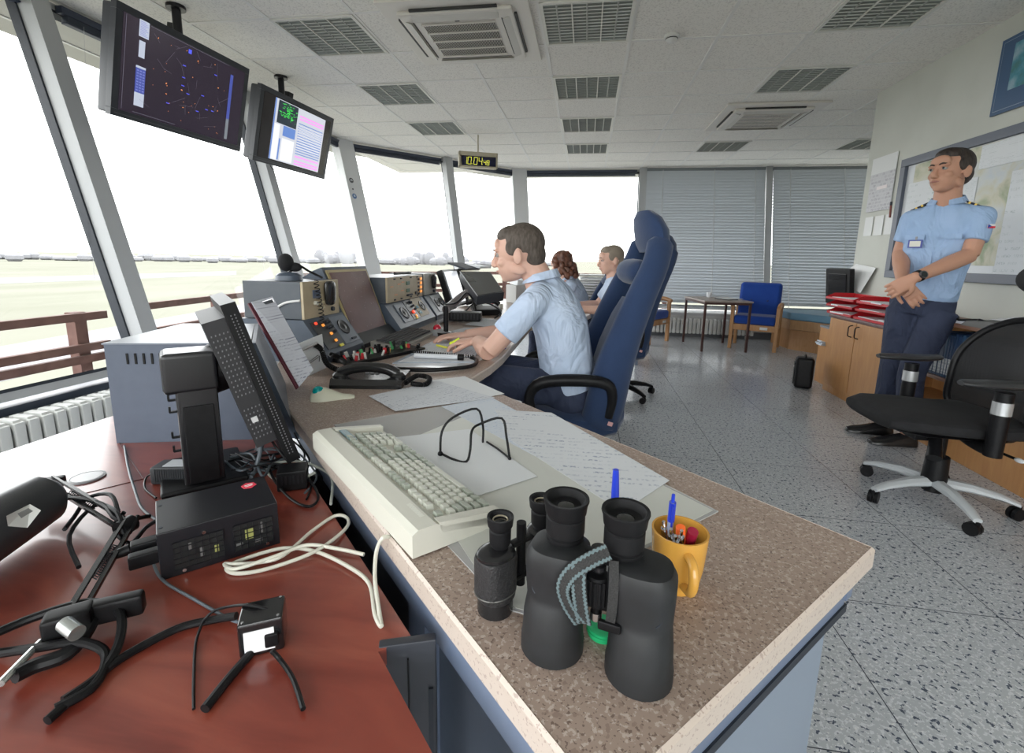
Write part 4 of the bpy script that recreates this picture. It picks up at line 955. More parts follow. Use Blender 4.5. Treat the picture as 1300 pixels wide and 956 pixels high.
pl = obj('mains_plug', B().box((-.018, .062, .035), (.036, .022, .018), .003).cyl((-.036, .062, .035), (-.065, .062, .03), .009, .006, n=12).box((-.018, .03, .03), (.04, .018, .022), .003), black_pl, t)
# cube adapter
c0 = W(338, 838, ZR); t = thing('power_adapter', 'black cube shaped power adapter with white label on the red desk', 'power adapter', W(336, 815, ZR), (0, 0, .52))
obj('body', B().box((0, 0, .024), (.052, .044, .048), .004), mat('glossy black plastic', (.01, .01, .011), .12, coat=.5), t)
obj('rating_label', B().box((-.002, -.0225, .022), (.034, .001, .03)), printed('rating label', rows=8, cols=4), t, smooth=0)
obj('side_label', B().box((.012, -.0235, .02), (.016, .006, .018), .002), black_pl, t)
sc = B()
for x in (-.02, .02):
    for y in (-.017, .017): sc.cyl((x, y, .048), (x, y, .0488), .0018, n=8)
obj('screw', sc, chrome, t)
# power brick
t = thing('power_brick', 'ribbed dark grey power brick with white label behind the power supply', 'power brick', W(222, 612, ZR), (0, 0, .22))
obj('body', B().box((0, .01, .02), (.085, .05, .04), .006), mat('dark grey ribbed plastic', (.035, .038, .043), .45), t)
obj('rating_label', B().box((.005, .01, .0405), (.045, .035, .001)), mat('grey white label', (.5, .52, .55), .5), t)
rb_ = B()
for k in range(14): rb_.box((-.03+k*.0048, -.0155, .022), (.002, .002, .03))
obj('rib', rb_, MATS['dark grey ribbed plastic'], t)
# small black box under monitor
t = thing('cable_box', 'small dark ribbed box among the cables right of the stand', 'junction box', W(372, 606, ZR+.02)-Vector((0, 0, .02)), (0, 0, .5)); obj('body', B().box((0, 0, .022), (.06, .05, .044), .004), black_pl, t)
rb_ = B()
for k in range(6): rb_.box((-.02+k*.008, -.0255, .026), (.003, .002, .02))
obj('rib', rb_, dark_metal, t)
# desk lamp lying with its arm folded
t = thing('desk_lamp', 'black clamp desk lamp with folded spring arm lying on the red desk', 'desk lamp', W(95, 690, ZR))
o = Vector(t.location)
def LP(px, py, z): return W(px, py, ZR+z)-o
ax = (LP(-60, 700, .062)-LP(62, 628, .062)); a1 = LP(62, 628, .060); a2 = a1+ax.normalized()*.34
sh = obj('lamp_shade', B().tube([a1, a1+ax*.04, a1+ax*.12, a1+ax*.3, a2], [.018, .036, .042, .047, .058], n=28, smooth=3), mat('grey black lamp shade', (.045, .046, .05), .3), t)
obj('warning_label', B().add([LP(8, 655, 0.1070), LP(38, 640, 0.1040), LP(52, 648, 0.0940), LP(35, 670, 0.0760), LP(10, 668, 0.0910)], [(0, 1, 2, 3, 4)]), mat('white lamp label', (.62, .62, .60), .5), sh, smooth=0)
obj('bar_code', B().add([LP(22, 652, 0.1085), LP(36, 645, 0.1050), LP(42, 649, 0.1005), LP(27, 658, 0.1030)], [(0, 1, 2, 3)]), mat('grey print', (.25, .25, .25), .5), sh, smooth=0)
obj('red_dot', B().ell(LP(35, 616, .085), (.006, .006, .002)), mat('red dot', (.5, .03, .02), .4), sh)
j1 = LP(68, 612, .05); j2 = LP(160, 668, .04); j3 = LP(88, 790, .03)
for a, b, nm in ((j1, j2, 'upper_arm'), (j2, j3, 'lower_arm')):
    d = (b-a).normalized(); s = d.cross(Vector((0, 0, 1))).normalized()*.009; bb = B()
    beam(bb, a+s, b+s, .006, .006, (0, 0, 1)); beam(bb, a-s, b-s, .006, .006, (0, 0, 1)); beam(bb, a+Vector((0, 0, .012)), b+Vector((0, 0, .012)), .004, .004, (0, 0, 1))
    obj(nm, bb, mat('satin black arm', (.02, .02, .022), .25), t, smooth=0)
    sp = B(); m = a+(b-a)*.25; e = a+(b-a)*.6; k = 60
    u = s.normalized(); v = d.cross(u)
    sp.tube([m+(e-m)*(i/k)+u*(.004*math.cos(i*1.6))+v*(.004*math.sin(i*1.6)) for i in range(k+1)], .0011, n=5, smooth=1); obj('tension_spring', sp, chrome if nm == 'x' else dark_metal, t)
obj('joint', B().box(j1, (.035, .02, .02), .004, rot=(0, 0, .6)), black_pl, t); obj('joint', B().cyl(j2-Vector((.0, .012, 0)), j2+Vector((0, .012, 0)), .014, n=16), black_pl, t); obj('clamp', B().box(j3, (.05, .03, .035), .006, rot=(0, 0, .7)).box(j3+Vector((.03, .03, .0)), (.07, .02, .03), .005, rot=(0, 0, .6)), black_pl, t)
cl_ = B().tube([LP(120, 775, .03), LP(110, 800, .02), LP(85, 830, .012), LP(45, 845, .012), LP(18, 858, .015)], .009, n=10); obj('clamp_arm', cl_, black_pl, t)
obj('clamp_screw', B().cyl(LP(82, 792, .048), LP(98, 804, .045), .009, n=20), mat('brushed steel nut', (.5, .53, .52), .25, .8), t); obj('clamp_rod', B().cyl(LP(52, 815, .02), LP(0, 868, .02), .0045, n=10), MATS['brushed steel nut'], t)
lc = B()
for pp_ in ([(70, 640, .04), (90, 632, .05), (130, 640, .055), (150, 660, .05), (190, 655, .03)], [(150, 650, .05), (140, 628, .06), (112, 632, .05), (95, 655, .03), (82, 672, .03)], [(175, 655, .05), (160, 680, .035), (148, 650, .06), (120, 642, .04), (88, 680, .02), (100, 720, .01)], [(158, 650, .05), (145, 670, .03), (165, 690, .03), (185, 670, .03), (200, 660, .04)]):
    lc.tube([LP(*q) for q in pp_], .0035, n=7)
obj('lamp_cord', lc, black_pl, t)
# cables
grey_cab = mat('grey cable sheath', (.09, .11, .13), .45); cream = mat('cream cable sheath', (.62, .61, .53), .4)
def cable(name, label, P, r, m, group=None):
    return tag(obj(name, B().tube([W(x, y, z) for x, y, z in P], r, n=10, smooth=6), m), label, 'cable', group)
cable('power_cable', 'thick black cable running from lamp to the cube adapter', [(300, 782, ZR+.012), (270, 787, ZR+.006), (225, 798, ZR+.006), (160, 832, ZR+.006), (120, 862, ZR+.006), (60, 915, ZR+.006)], .0052, black_pl)
cable('power_cable', 'thick black cable looping beside the lamp clamp', [(-20, 832, ZR+.007), (50, 822, ZR+.02), (100, 815, ZR+.02), (134, 830, ZR+.01), (120, 870, ZR+.007), (70, 900, ZR+.007)], .0055, black_pl)
cable('power_cable', 'thick black cable arching high over the lamp clamp', [(-30, 815, ZR+.03), (40, 785, ZR+.03), (110, 765, ZR+.035), (150, 775, ZR+.03), (152, 812, ZR+.015), (128, 855, ZR+.007), (80, 890, ZR+.007)], .0055, black_pl)
cable('power_cable', 'black cable leaving the cube adapter towards the desk edge', [(345, 826, ZR+.02), (356, 838, ZR+.008), (372, 862, ZR+.006), (385, 900, ZR+.006)], .003, black_pl)
cable('power_cable', 'thick black cable under the cube adapter running to the front', [(318, 830, ZR+.006), (290, 862, ZR+.006), (260, 900, ZR+.006)], .0055, black_pl)
cable('thin_cable', 'thin grey cable from power supply passing to the adapter', [(192, 706, ZR+.004), (205, 735, ZR+.004), (245, 760, ZR+.004), (290, 785, ZR+.004), (306, 790, ZR+.01)], .0022, grey_cab)
cable('thin_cable', 'thin black cable arching over the cube adapter', [(345, 775, ZR+.045), (310, 768, ZR+.05), (268, 778, ZR+.02), (250, 810, ZR+.004), (246, 860, ZR+.003), (246, 900, ZR+.003)], .0018, black_pl)
cable('thin_cable', 'thin grey green cable hanging down the red desk by the housing', [(158, 566, ZR+.004), (163, 595, ZR+.003), (172, 625, ZR+.003), (180, 645, ZR+.003), (198, 660, ZR+.003)], .0024, grey_cab)
cable('thin_cable', 'thin black cable looping left of the power brick', [(200, 598, ZR+.02), (186, 606, ZR+.004), (184, 620, ZR+.003), (198, 632, ZR+.003)], .0020, black_pl)
cable('thin_cable', 'thin black cable between power brick and monitor stand', [(212, 628, ZR+.003), (220, 615, ZR+.004), (238, 604, ZR+.01)], .0020, black_pl)
cable('keyboard_cable', 'cream coiled cable looping on the red desk from the keyboard', [(498, 682, ZC-.005), (486, 683, ZC+.004), (478, 700, .69), (476, 735, .672), (482, 780, ZR+.006), (484, 795, ZR+.004), (476, 780, ZR+.004), (468, 740, ZR+.005), (440, 718, ZR+.006), (400, 700, ZR+.006), (360, 696, ZR+.006), (315, 708, ZR+.004), (288, 720, ZR+.004), (300, 728, ZR+.004), (340, 722, ZR+.004), (400, 700, ZR+.010), (438, 672, ZR+.006), (441, 658, ZR+.005), (425, 655, ZR+.005), (395, 675, ZR+.006), (360, 705, ZR+.010), (330, 714, ZR+.007), (300, 716, ZR+.008), (285, 716, ZR+.005), (300, 722, ZR+.008), (350, 706, ZR+.012), (390, 692, ZR+.012), (430, 697, ZR+.008), (462, 704, ZR+.006)], .0031, cream)
cable('cream_cable', 'cream cable curling behind the monitor foot', [(400, 600, ZR+.02), (372, 612, ZR+.01), (345, 606, ZR+.004), (340, 592, ZR+.01), (362, 586, ZR+.02), (390, 588, ZR+.01), (420, 605, ZR-.0+.006), (420, 640, ZR+.004)], .003, mat('grey cream cable', (.4, .42, .38), .4))
cable('video_cable', 'dark grey cable with thick plug hanging from the monitor', [(333, 530, ZR+.11), (331, 548, ZR+.09), (330, 575, ZR+.05), (322, 600, ZR+.01), (318, 606, ZR+.006)], .005, grey_cab)
tag(obj('cable_plug', B().cyl(W(331, 552, ZR+.085), W(329, 572, ZR+.05), .009, n=14), mat('dark grey plug', (.06, .065, .075), .4)), 'dark grey ribbed plug on the cable below the monitor', 'plug')
cable('video_cable', 'black and white cable looping right of the power supply', [(338, 548, ZR+.10), (352, 570, ZR+.07), (372, 592, ZR+.03), (395, 612, ZR+.012), (404, 632, ZR+.006), (392, 643, ZR+.004), (370, 634, ZR+.005), (350, 612, ZR+.012), (342, 595, ZR+.02)], .0028, black_pl)
for i in range(14):
    r_ = random.Random(40+i); x0, y0 = r_.uniform(284, 300), r_.uniform(574, 600)
    P = [(x0, y0, ZR+.004+i*.0016), (r_.uniform(300, 330), r_.uniform(568, 604), ZR+.008+i*.0018), (r_.uniform(320, 350), r_.uniform(570, 606), ZR+.006+i*.0018), (r_.uniform(345, 372), r_.uniform(568, 600), ZR+.004+i*.0016)]
    cable('tangled_cable', 'thin grey or black cable in the tangle right of the monitor stand', P, r_.choice((.0018, .0024, .003)), r_.choice((black_pl, grey_cab, grey_cab)), 'tangled cables behind the power supply')
for i in range(4):
    r_ = random.Random(70+i); P = [(r_.uniform(360, 372), 545+i*9, ZR+.02), (r_.uniform(378, 390), 565+i*8, ZR+.01), (r_.uniform(385, 402), 585+i*10, ZR+.006), (r_.uniform(380, 400), 610+i*8, ZR+.004)]
    cable('tangled_cable', 'thin cable lying along the gap beside the monitor', P, .0022, r_.choice((black_pl, grey_cab)), 'tangled cables beside the gap')
# ------------------------------------------------------------------ things on the counter
clear = bpy.data.materials.new('clear plastic sheet'); clear.use_nodes = True
bsdf(clear).inputs['Base Color'].default_value = (.75, .76, .76, 1); bsdf(clear).inputs['Roughness'].default_value = .12; bsdf(clear).inputs['Alpha'].default_value = .5
def flat(name, label, pts, z, m, th=.0012, cat='paper', group=None, parent=None):
    P = [W(x, y, z) for x, y in pts]; c = sum(P, Vector())/len(P); c.z = z
    e = (P[1]-P[0]); a = math.atan2(e.y, e.x); R = Matrix.Rotation(-a, 4, 'Z')
    o = obj(name, B().prism([tuple((R @ (p-c))[:2]) for p in P], 0, th), m, parent, c, (0, 0, a), smooth=0)
    return tag(o, label, cat, group) if not parent else o
pr1 = printed('printed form', (.62, .64, .68), (.20, .22, .30), 22, 7, fill=.58)
pr2 = printed('faint printed sheet', (.64, .66, .69), (.26, .30, .40), 26, 8, fill=.58)
flat('desk_pad', 'clear plastic desk pad covering most of the near counter', [(424, 540), (610, 508), (735, 560), (912, 650), (790, 712), (700, 790), (645, 775)], ZC, clear, .0018, 'desk pad')
flat('backing_sheet', 'pale cream sheet under the plastic pad behind the binoculars', [(500, 566), (625, 514), (735, 563), (905, 648), (790, 707), (700, 784), (655, 772), (610, 730)], ZC+.002, mat('pale cream sheet', (.56, .57, .53), .4), .0006)
flat('paper_sheet', 'faint printed page under the pad right of the wire stand', [(628, 520), (700, 524), (850, 610), (790, 650), (650, 560)], ZC+.0028, pr2, .0004)
flat('paper_sheet', 'large blank white page under the wire book stand', [(480, 558), (596, 545), (682, 605), (606, 630)], ZC+.0035, mat('plain white page', (.66, .68, .70), .5), .0008)
flat('paper_sheet', 'bluish map like page under the plastic pad near the seated man', [(560, 516), (625, 505), (690, 540), (700, 590), (620, 548)], ZC+.0024, printed('bluish printed map', (.60, .64, .70), (.38, .46, .62), 40, 12, fill=.56), .0004)
flat('paper_sheet', 'printed white page on the counter beside the telephone', [(468, 503), (556, 484), (628, 505), (502, 522)], ZC+.0035, pr1, .001)
flat('paper_sheet', 'white page lying under the printed page next to the phone', [(540, 484), (590, 478), (640, 500), (600, 508)], ZC+.002, MATS['plain white page'], .001)
# wire book stand
t = thing('wire_stand', 'black bent wire book stand on the white page', 'book stand', (-.25, 1.0, ZC+.005)); o = Vector(t.location)
P = [(559, 575, 0), (561, 548, .045), (575, 530, .075), (605, 519, .095), (613, 540, .06), (613, 561, 0)]
Q = [(559, 575, 0), (575, 583, 0), (592, 586, 0), (597, 570, .025), (599, 547, .06), (610, 538, .07), (637, 531, .085), (643, 555, .045), (647, 582, 0)]
obj('rear_loop', B().tube([W(x, y, ZC+.006+z)-o for x, y, z in P], .0028, n=8), black_pl, t); obj('front_loop', B().tube([W(x, y, ZC+.006+z)-o for x, y, z in Q], .0028, n=8), black_pl, t)
obj('base_wire', B().tube([W(618, 561, ZC+.006)-o, W(632, 570, ZC+.006)-o, W(647, 582, ZC+.006)-o], .0024, n=8), black_pl, t)
obj('foot_knob', B().ell(W(559, 576, ZC+.008)-o, (.006, .006, .006)).ell(W(647, 582, ZC+.007)-o, (.004, .004, .004)), black_pl, t)
# keyboard
def keyboard(t, L, Wd, rows, keym, casem, zf, zr, kh=.010, alt=None):
    pass
k0, k1, k2 = W(398, 572, ZC), W(524, 713, ZC), W(628, 668, ZC)
ang = math.atan2((k1-k0).y, (k1-k0).x); L = (k1-k0).length
t = thing('keyboard', 'large ivory keyboard with grey function keys on the counter edge', 'keyboard', k0, (0, 0, ang))
# local x runs along the rear edge (towards camera), y runs towards the front of the keys
Wd = .168
cs = B().loft([[(0, y, z0), (L, y, z0), (L, y, z1), (0, y, z1)] for y, z0, z1 in ((.0, .004, .040), (.010, .004, .046), (.040, .003, .046), (.052, .003, .038), (Wd-.015, .001, .019), (Wd, .001, .010))])
obj('case', cs, ivory, t, smooth=20)
bezel = B()
def top(y): return .036-(y-.06)*.155
for x0, x1 in ((.0, .018), (L-.018, L)): bezel.add([(x, y, z) for x in (x0, x1) for y, z in ((.05, .028), (Wd-.008, .006), (Wd-.008, top(Wd-.008)+.008), (.045, .046))], [(0, 1, 2, 3), (7, 6, 5, 4), (0, 4, 5, 1), (1, 5, 6, 2), (2, 6, 7, 3), (3, 7, 4, 0)])
obj('case_rim', bezel, ivory, t, smooth=0)
ft = B().box((.06, .03, .0), (.05, .03, .012)).box((L-.04, .02, .002), (.05, .03, .014)); obj('foot', ft, ivory, t)
lt, dk = [], []
def key(x, y, w, d=.0142, dark=False):
    (dk if dark else lt).append((x, y, w, d))
x1 = L-.022; U = .0187
def row(y, specs, xs):
    x = xs
    for w, dkk in specs:
        if w < 0: x -= -w*U; continue
        key(x-w*U/2, y, w*U-.0028, dark=dkk); x -= w*U
# x decreases away from the camera: main block starts at the far... keys laid from x1 (escape side) to the numeric pad
ys = [.061, .084, .1005, .117, .1335, .150]
row(ys[0], [(1, True), (-.7, 0)]+[(1, False)]*4+[(-.4, 0)]+[(1, True)]*4+[(-.4, 0)]+[(1, False)]*4+[(-.35, 0)]+[(1, True)]*3+[(-.35, 0)]+[(1, True)]*4, x1)
row(ys[1], [(1, False)]*13+[(2, True)]+[(-.35, 0)]+[(1, True)]*3+[(-.35, 0)]+[(1, True)]*4, x1)
row(ys[2], [(1.5, True)]+[(1, False)]*12+[(1.5, True)]+[(-.35, 0)]+[(1, True)]*3+[(-.35, 0)]+[(1, False)]*3+[(1, True)], x1)
row(ys[3], [(1.75, True)]+[(1, False)]*11+[(2.25, True)]+[(-4.05+.35, 0)]+[(1, False)]*3+[(1, True)], x1)
row(ys[4], [(1.25, True)]+[(1, False)]*11+[(2.75, True)]+[(-1.35, 0), (1, True), (-1.35, 0)]+[(1, False)]*3+[(1, True)], x1)
row(ys[5], [(1.5, True), (1, True), (1.5, True), (6, False), (1.5, True), (1, True), (1.5, True)]+[(-.35, 0)]+[(1, True)]*3+[(-.35, 0)]+[(2, False), (1, False), (1, True)], x1)
def keycap(w, d):
    b = B(); vs = []
    for f, zz in ((1, 0), (.74, .0125)):
        for sx, sy in ((-1, -1), (1, -1), (1, 1), (-1, 1)):
            yy = sy*d/2*f-(1-f)*.004; vs.append((sx*(w/2-(1-f)*.009), yy, zz-yy*.155))
    return b.add(vs, [(3, 2, 1, 0), (4, 5, 6, 7), (0, 1, 5, 4), (1, 2, 6, 5), (2, 3, 7, 6), (3, 0, 4, 7)])
kc = {}
for ks, m_, nm in ((lt, mat('pale ivory keycap', (.60, .61, .54), .45), 'light'), (dk, mat('grey green keycap', (.38, .41, .35), .45), 'dark')):
    for x, y, w, d in ks:
        if x < .03: continue
        q_ = (nm, round(w, 4), d)
        if q_ not in kc: kc[q_] = obj('keycap', keycap(w, d), m_, t, (x, y, top(y)-.004), smooth=0)
        else: dup(kc[q_], t, (x, y, top(y)-.004))
wl = B().add([(x, y, top(y)-.006) for x, y in ((.02, .055), (L-.018, .055), (L-.018, Wd-.014), (.02, Wd-.014))], [(0, 1, 2, 3)]); obj('key_well', wl, mat('key well with painted shade', (.15, .15, .13), .6), t, smooth=0)  # well coloured darker, paints the shade between the keys
obj('indicator_panel', B().box((.052, .062, .0405), (.07, .016, .003), rot=(-.15, 0, 0)), mat('blue grey indicator panel', (.16, .26, .30), .35), t)
obj('maker_mark', B().add([(L-.075+k*.0085, .030, .0467) for k in range(0)] or [(L-.078, .028, .0465), (L-.03, .028, .0465), (L-.03, .036, .0465), (L-.078, .036, .0465)], [(0, 1, 2, 3)]), printed('blue grey mark', (.70, .70, .63), (.10, .14, .26), 2, 7, mort=.15, fill=.95), t, smooth=0)

# binoculars -------------------------------------------------------------
rubber = noisy('black rubber armour', (.008, .009, .010), (.011, .012, .014), 80, .55, .1, bd=.001)
leather = noisy('pebbled black leatherette', (.012, .012, .013), (.03, .03, .032), 500, .5, .6, detail=2, bd=.0015)
lensm = mat('dark coated lens', (.01, .012, .014), .05, coat=1)
# large pair, standing on its objectives. local x across the barrels, y away from the camera
oL_, oR_ = W(699, 826, ZC), W(808, 856, ZC); eL, eR = W(717, 642, .88), W(789, 662, .88)
ctr = (oL_+oR_)/2; an = math.atan2((oR_-oL_).y, (oR_-oL_).x)
ctr = Vector((.0265, .472, ZC)); an = -.22
t = thing('binoculars', 'large rubber armoured black binoculars standing upright on the counter', 'binoculars', ctr+Vector((.002, -.002, 0)), (0, 0, an), 'binoculars standing on the counter'); t.scale = (1, 1, 1.045)
for s, nm in ((-1, 'left'), (1, 'right')):
    ox, oy, ex, ey = s*.0485, -.004, s*.0325-.009, .008
    b = B()
    def circ(cx, cy, rx, ry, z, n=28, pw=1): return [(cx+rx*math.copysign(abs(math.cos(2*PI*k/n))**pw, math.cos(2*PI*k/n)), cy+ry*math.copysign(abs(math.sin(2*PI*k/n))**pw, math.sin(2*PI*k/n)), z) for k in range(n)]
    b.loft([circ(ox, oy, .034, .034, 0), circ(ox, oy, .036, .036, .002), circ(ox, oy, .036, .036, .016), circ(ox, oy, .035, .035, .018), circ(ox, oy, .0335, .0335, .045), circ(s*.048, 0, .032, .030, .062), circ(s*.046, .001, .034, .029, .070, pw=.8), circ(s*.0455, .001, .0355, .030, .095, pw=.7), circ(s*.0455, .001, .0355, .030, .112, pw=.7), circ(s*.044, .002, .032, .028, .121, pw=.75), circ(s*.038, .004, .019, .018, .127)])
    body = obj('barrel', b, rubber, t)
    obj('objective_lens', B().cyl((ox, oy, .0005), (ox, oy, .002), .024, n=24), lensm, body)
    e = B(); e.lathe([(.017, 0), (.0185, .003), (.0185, .006), (.017, .007), (.0175, .009), (.019, .010), (.019, .026), (.018, .027), (.0185, .029), (.020, .031), (.021, .040), (.0225, .044), (.0222, .046), (.019, .0455), (.0165, .040), (.0150, .0385), (.001, .038)], 32, M=Matrix.Translation((ex, ey, .124)) @ Matrix.Diagonal((1.14, 1.14, 1.06, 1)))
    ep = obj('eyecup', e, black_matt, t)
    obj('eyepiece_ring', B().lathe([(.0192, .0), (.0197, .001), (.0197, .005), (.0192, .006)], 32, M=Matrix.Translation((ex, ey, .136))), mat('dark satin ring', (.05, .05, .055), .3), ep)
    obj('eye_lens', B().ell((ex, ey, .1625), (.0115, .0115, .004)), lensm, ep)
    obj('grip_seam', B().tube([(s*.064, -.026, .075), (s*.069, -.023, .082), (s*.0705, -.022, .100)], .0009, n=5), gasket, body)
b = B().box((0, .002, .118), (.05, .012, .012), .002).box((0, .0, .068), (.045, .014, .014), .003); b.cyl((0, -.002, .055), (0, -.002, .125), .006, n=16); obj('hinge_bridge', b, black_pl, t)
fw = B().lathe([(.011, 0), (.0125, .001)]+[(.0125, .001)]+[(.0125, .031), (.011, .033)], 24, M=Matrix.Translation((0, -.006, .070)))
for k in range(16): a = 2*PI*k/16; fw.box((.0125*math.cos(a), -.006+.0125*math.sin(a), .086), (.003, .003, .028), .0006)
obj('focus_wheel', fw, black_matt, t)
obj('dioptre_knob', B().cyl((0, -.004, .108), (0, -.004, .113), .0085, n=20).cyl((0, -.004, .118), (0, -.004, .131), .009, n=20), mat('satin black knob', (.02, .02, .022), .25), t); obj('tripod_screw', B().cyl((0, -.004, .050), (0, -.004, .058), .0065, n=16).ell((0, -.004, .050), (.0065, .0065, .003)), chrome, t)
# strap: woven band with grey zigzag edges
def ribbon(P, w, nrm, th=.0012, k=6):
    PP, _ = spline([Vector(p) for p in P], [1]*len(P), k); NN, _ = spline([Vector(q) for q in nrm], [1]*len(P), k); rings = []; e1 = []; e2 = []
    for i, p in enumerate(PP):
        tg = (PP[min(i+1, len(PP)-1)]-PP[max(i-1, 0)]).normalized(); nn = NN[i].normalized(); sd = tg.cross(nn).normalized(); nn = sd.cross(tg)
        rings.append([p+sd*w/2, p+sd*w/2+nn*th, p-sd*w/2+nn*th, p-sd*w/2]); e1.append((p+sd*w*.36, nn, sd)); e2.append((p-sd*w*.36, nn, sd))
    b = B().loft(rings); z = B()
    for E_ in (e1, e2):
        rg = []
        for i, (p, nn, sd) in enumerate(E_): o_ = sd*(w*.05*(1 if i % 2 else -1)); rg.append([p+o_+sd*w*.09+nn*th*.6, p+o_+sd*w*.09+nn*th*1.6, p+o_-sd*w*.09+nn*th*1.6, p+o_-sd*w*.09+nn*th*.6])
        z.loft(rg)
    return b, z
bandm = noisy('black woven strap', (.012, .012, .012), (.03, .03, .03), 700, .8, .3); zig = mat('grey zigzag strap edge', (.10, .14, .15), .8)
st = None
for P, N_ in (([(.012, -.021, .140), (-.004, -.028, .131), (-.022, -.034, .116), (-.030, -.036, .098), (-.024, -.034, .078), (-.012, -.028, .058)], [(.1, -1, .3), (0, -1, .5), (-.3, -1, .3), (-.3, -1, .0), (-.2, -1, -.2), (0, -1, -.2)]),
              ([(-.016, -.030, .125), (-.014, -.036, .105), (-.011, -.036, .085), (-.008, -.029, .060)], [(0, -1, .2), (0, -1, 0), (0, -1, 0), (0, -1, -.2)])):
    b, z = ribbon(P, .016, N_, k=10)
    s_ = obj('neck_strap', b, bandm, t); obj('strap_edge', z, zig, s_, smooth=0)
b, z = ribbon([(.018, -.020, .131), (.020, -.026, .110), (.020, -.027, .085), (.018, -.024, .062)], .010, [(0, -1, .1)]*4, k=5); obj('neck_strap', b, bandm, t)
obj('strap_slider', B().box((.018, -.026, .062), (.024, .006, .010), .002), black_pl, t)
# small old pair
t = thing('binoculars', 'small old leatherette field binoculars standing behind the large pair', 'binoculars', Vector((-.068, .553, ZC)), (0, 0, .86), 'binoculars standing on the counter'); t.scale = (1.16, 1.16, 1.10)
for s in (-1, 1):
    b = B(); M = Matrix.Translation((s*.037-.00, 0, 0))
    b.loft([[(x+s*.036, y, z) for x, y in [(rx*math.copysign(abs(math.cos(2*PI*k/28))**pw, math.cos(2*PI*k/28)), ry*math.copysign(abs(math.sin(2*PI*k/28))**pw, math.sin(2*PI*k/28))) for k in range(28)]] for rx, ry, z, pw in ((.0195, .0195, .018, 1), (.021, .021, .021, .9), (.0225, .020, .028, .8), (.0225, .0185, .066, .65), (.0215, .018, .070, .7))])
    bd = obj('barrel', b, leather, t)
    obj('end_cap', B().lathe([(.0175, 0), (.0195, .001), (.0195, .017), (.0185, .019)], 28, M=Matrix.Translation((s*.036, 0, 0))), mat('worn black enamel', (.012, .012, .013), .25), t); obj('prism_cover', B().loft([[(s*.036+rx*math.cos(2*PI*k/28), ry*math.sin(2*PI*k/28), z) for k in range(28)] for rx, ry, z in ((.022, .0185, .070), (.022, .0185, .0735), (.018, .015, .0765), (.010, .009, .078))]), MATS['worn black enamel'], t)
    obj('trim_ring', B().tube([(s*.036+.0235*math.cos(a), .0205*math.sin(a), .027) for a in [2*PI*k/20 for k in range(20)]], .0008, n=5, closed=True), mat('worn steel edge', (.2, .2, .19), .35, .7), bd)
    ex = s*.0305
    e = obj('eyecup', B().lathe([(.0085, .074), (.0095, .080), (.0115, .083), (.0118, .098), (.0105, .0995), (.0118, .101), (.0135, .104), (.0145, .1135), (.0142, .115), (.0115, .1145), (.0075, .108), (.001, .107)], 28, M=Matrix.Translation((ex, 0, 0))), black_matt, t)
    obj('eye_lens_ring', B().tube([(ex+.0078*math.cos(a), .0078*math.sin(a), .1105) for a in [2*PI*k/20 for k in range(20)]], .0009, n=6, closed=True), mat('brass coloured ring', (.55, .48, .36), .3, .6), e); obj('eye_lens', B().cyl((ex, 0, .107), (ex, 0, .1085), .0065, n=20), lensm, e)
    obj('screw', B().cyl((s*.046, -.010, .0745), (s*.046, -.010, .0765), .0018, n=8), chrome, bd)
b = B().cyl((0, 0, .015), (0, 0, .095), .0055, n=16).box((0, 0, .072), (.03, .010, .006), .002).box((0, 0, .028), (.03, .012, .006), .002); obj('hinge_bridge', b, black_pl, t)
obj('carry_cord', B().tube([(.012, -.02, .03), (.03, -.025, .012), (.05, -.01, .004), (.06, .02, .004)], .003), black_pl, t)
# pen cup
mug_c = mat('yellow glazed ceramic', (.66, .34, .06), .25, coat=.4)
mc = W(862, 742, ZC)+Vector((-.012, .026, 0)); mc = Vector((.142, .612, ZC))
t = thing('pen_mug', 'yellow ceramic mug holding pens behind the large binoculars', 'mug', mc)
obj('body', B().lathe([(.001, 0), (.026, 0), (.029, .003), (.034, .035), (.037, .078), (.0372, .082), (.0345, .082), (.0315, .035), (.026, .006), (.001, .005)], 40), mug_c, t)
obj('handle', B().tube([(.004, -.034, .066), (.007, -.051, .064), (.008, -.058, .045), (.007, -.051, .026), (.003, -.031, .020)], [.006, .006, .0065, .006, .0055], n=12), mug_c, t)
def pen(name, label, p, q, r, m, capm=None, clip=None, group=None):
    p = Vector(p); q = Vector(q); o_ = mc+Vector((0, 0, .006)); t_ = thing(name, label, 'pen', o_, group=group); d = (q-p).normalized()
    obj('barrel', B().cyl(p, q, r, n=12), m, t_)
    if capm: obj('clicker', B().cyl(q, q+d*.012, r*.55, n=10).cyl(q-d*.03, q-d*.0, r*1.1, n=12), capm, t_)
    if clip: obj('clip', B().cyl(q-d*.002+Vector((0, -r*1.5, 0)), q-d*.036+Vector((0, -r*1.4, 0)), r*.3, n=6), clip, t_)
bluep = mat('blue pen plastic', (.02, .05, .55), .3)
pen('ballpoint_pen', 'tall blue click pen standing in the yellow mug', (-.012, .012, .0), (-.014, -.006, .118), .0042, mat('clear blue barrel', (.45, .52, .72), .2), bluep, bluep)
pen('highlighter', 'orange highlighter standing in the yellow mug', (.006, .0, 0), (-.004, -.018, .090), .0062, mat('fluorescent orange plastic', (1.0, .17, .03), .35))
pen('marker_pen', 'dark red marker standing in the yellow mug', (.008, .016, 0), (.012, -.018, .086), .007, mat('dark crimson plastic', (.30, .01, .04), .4))
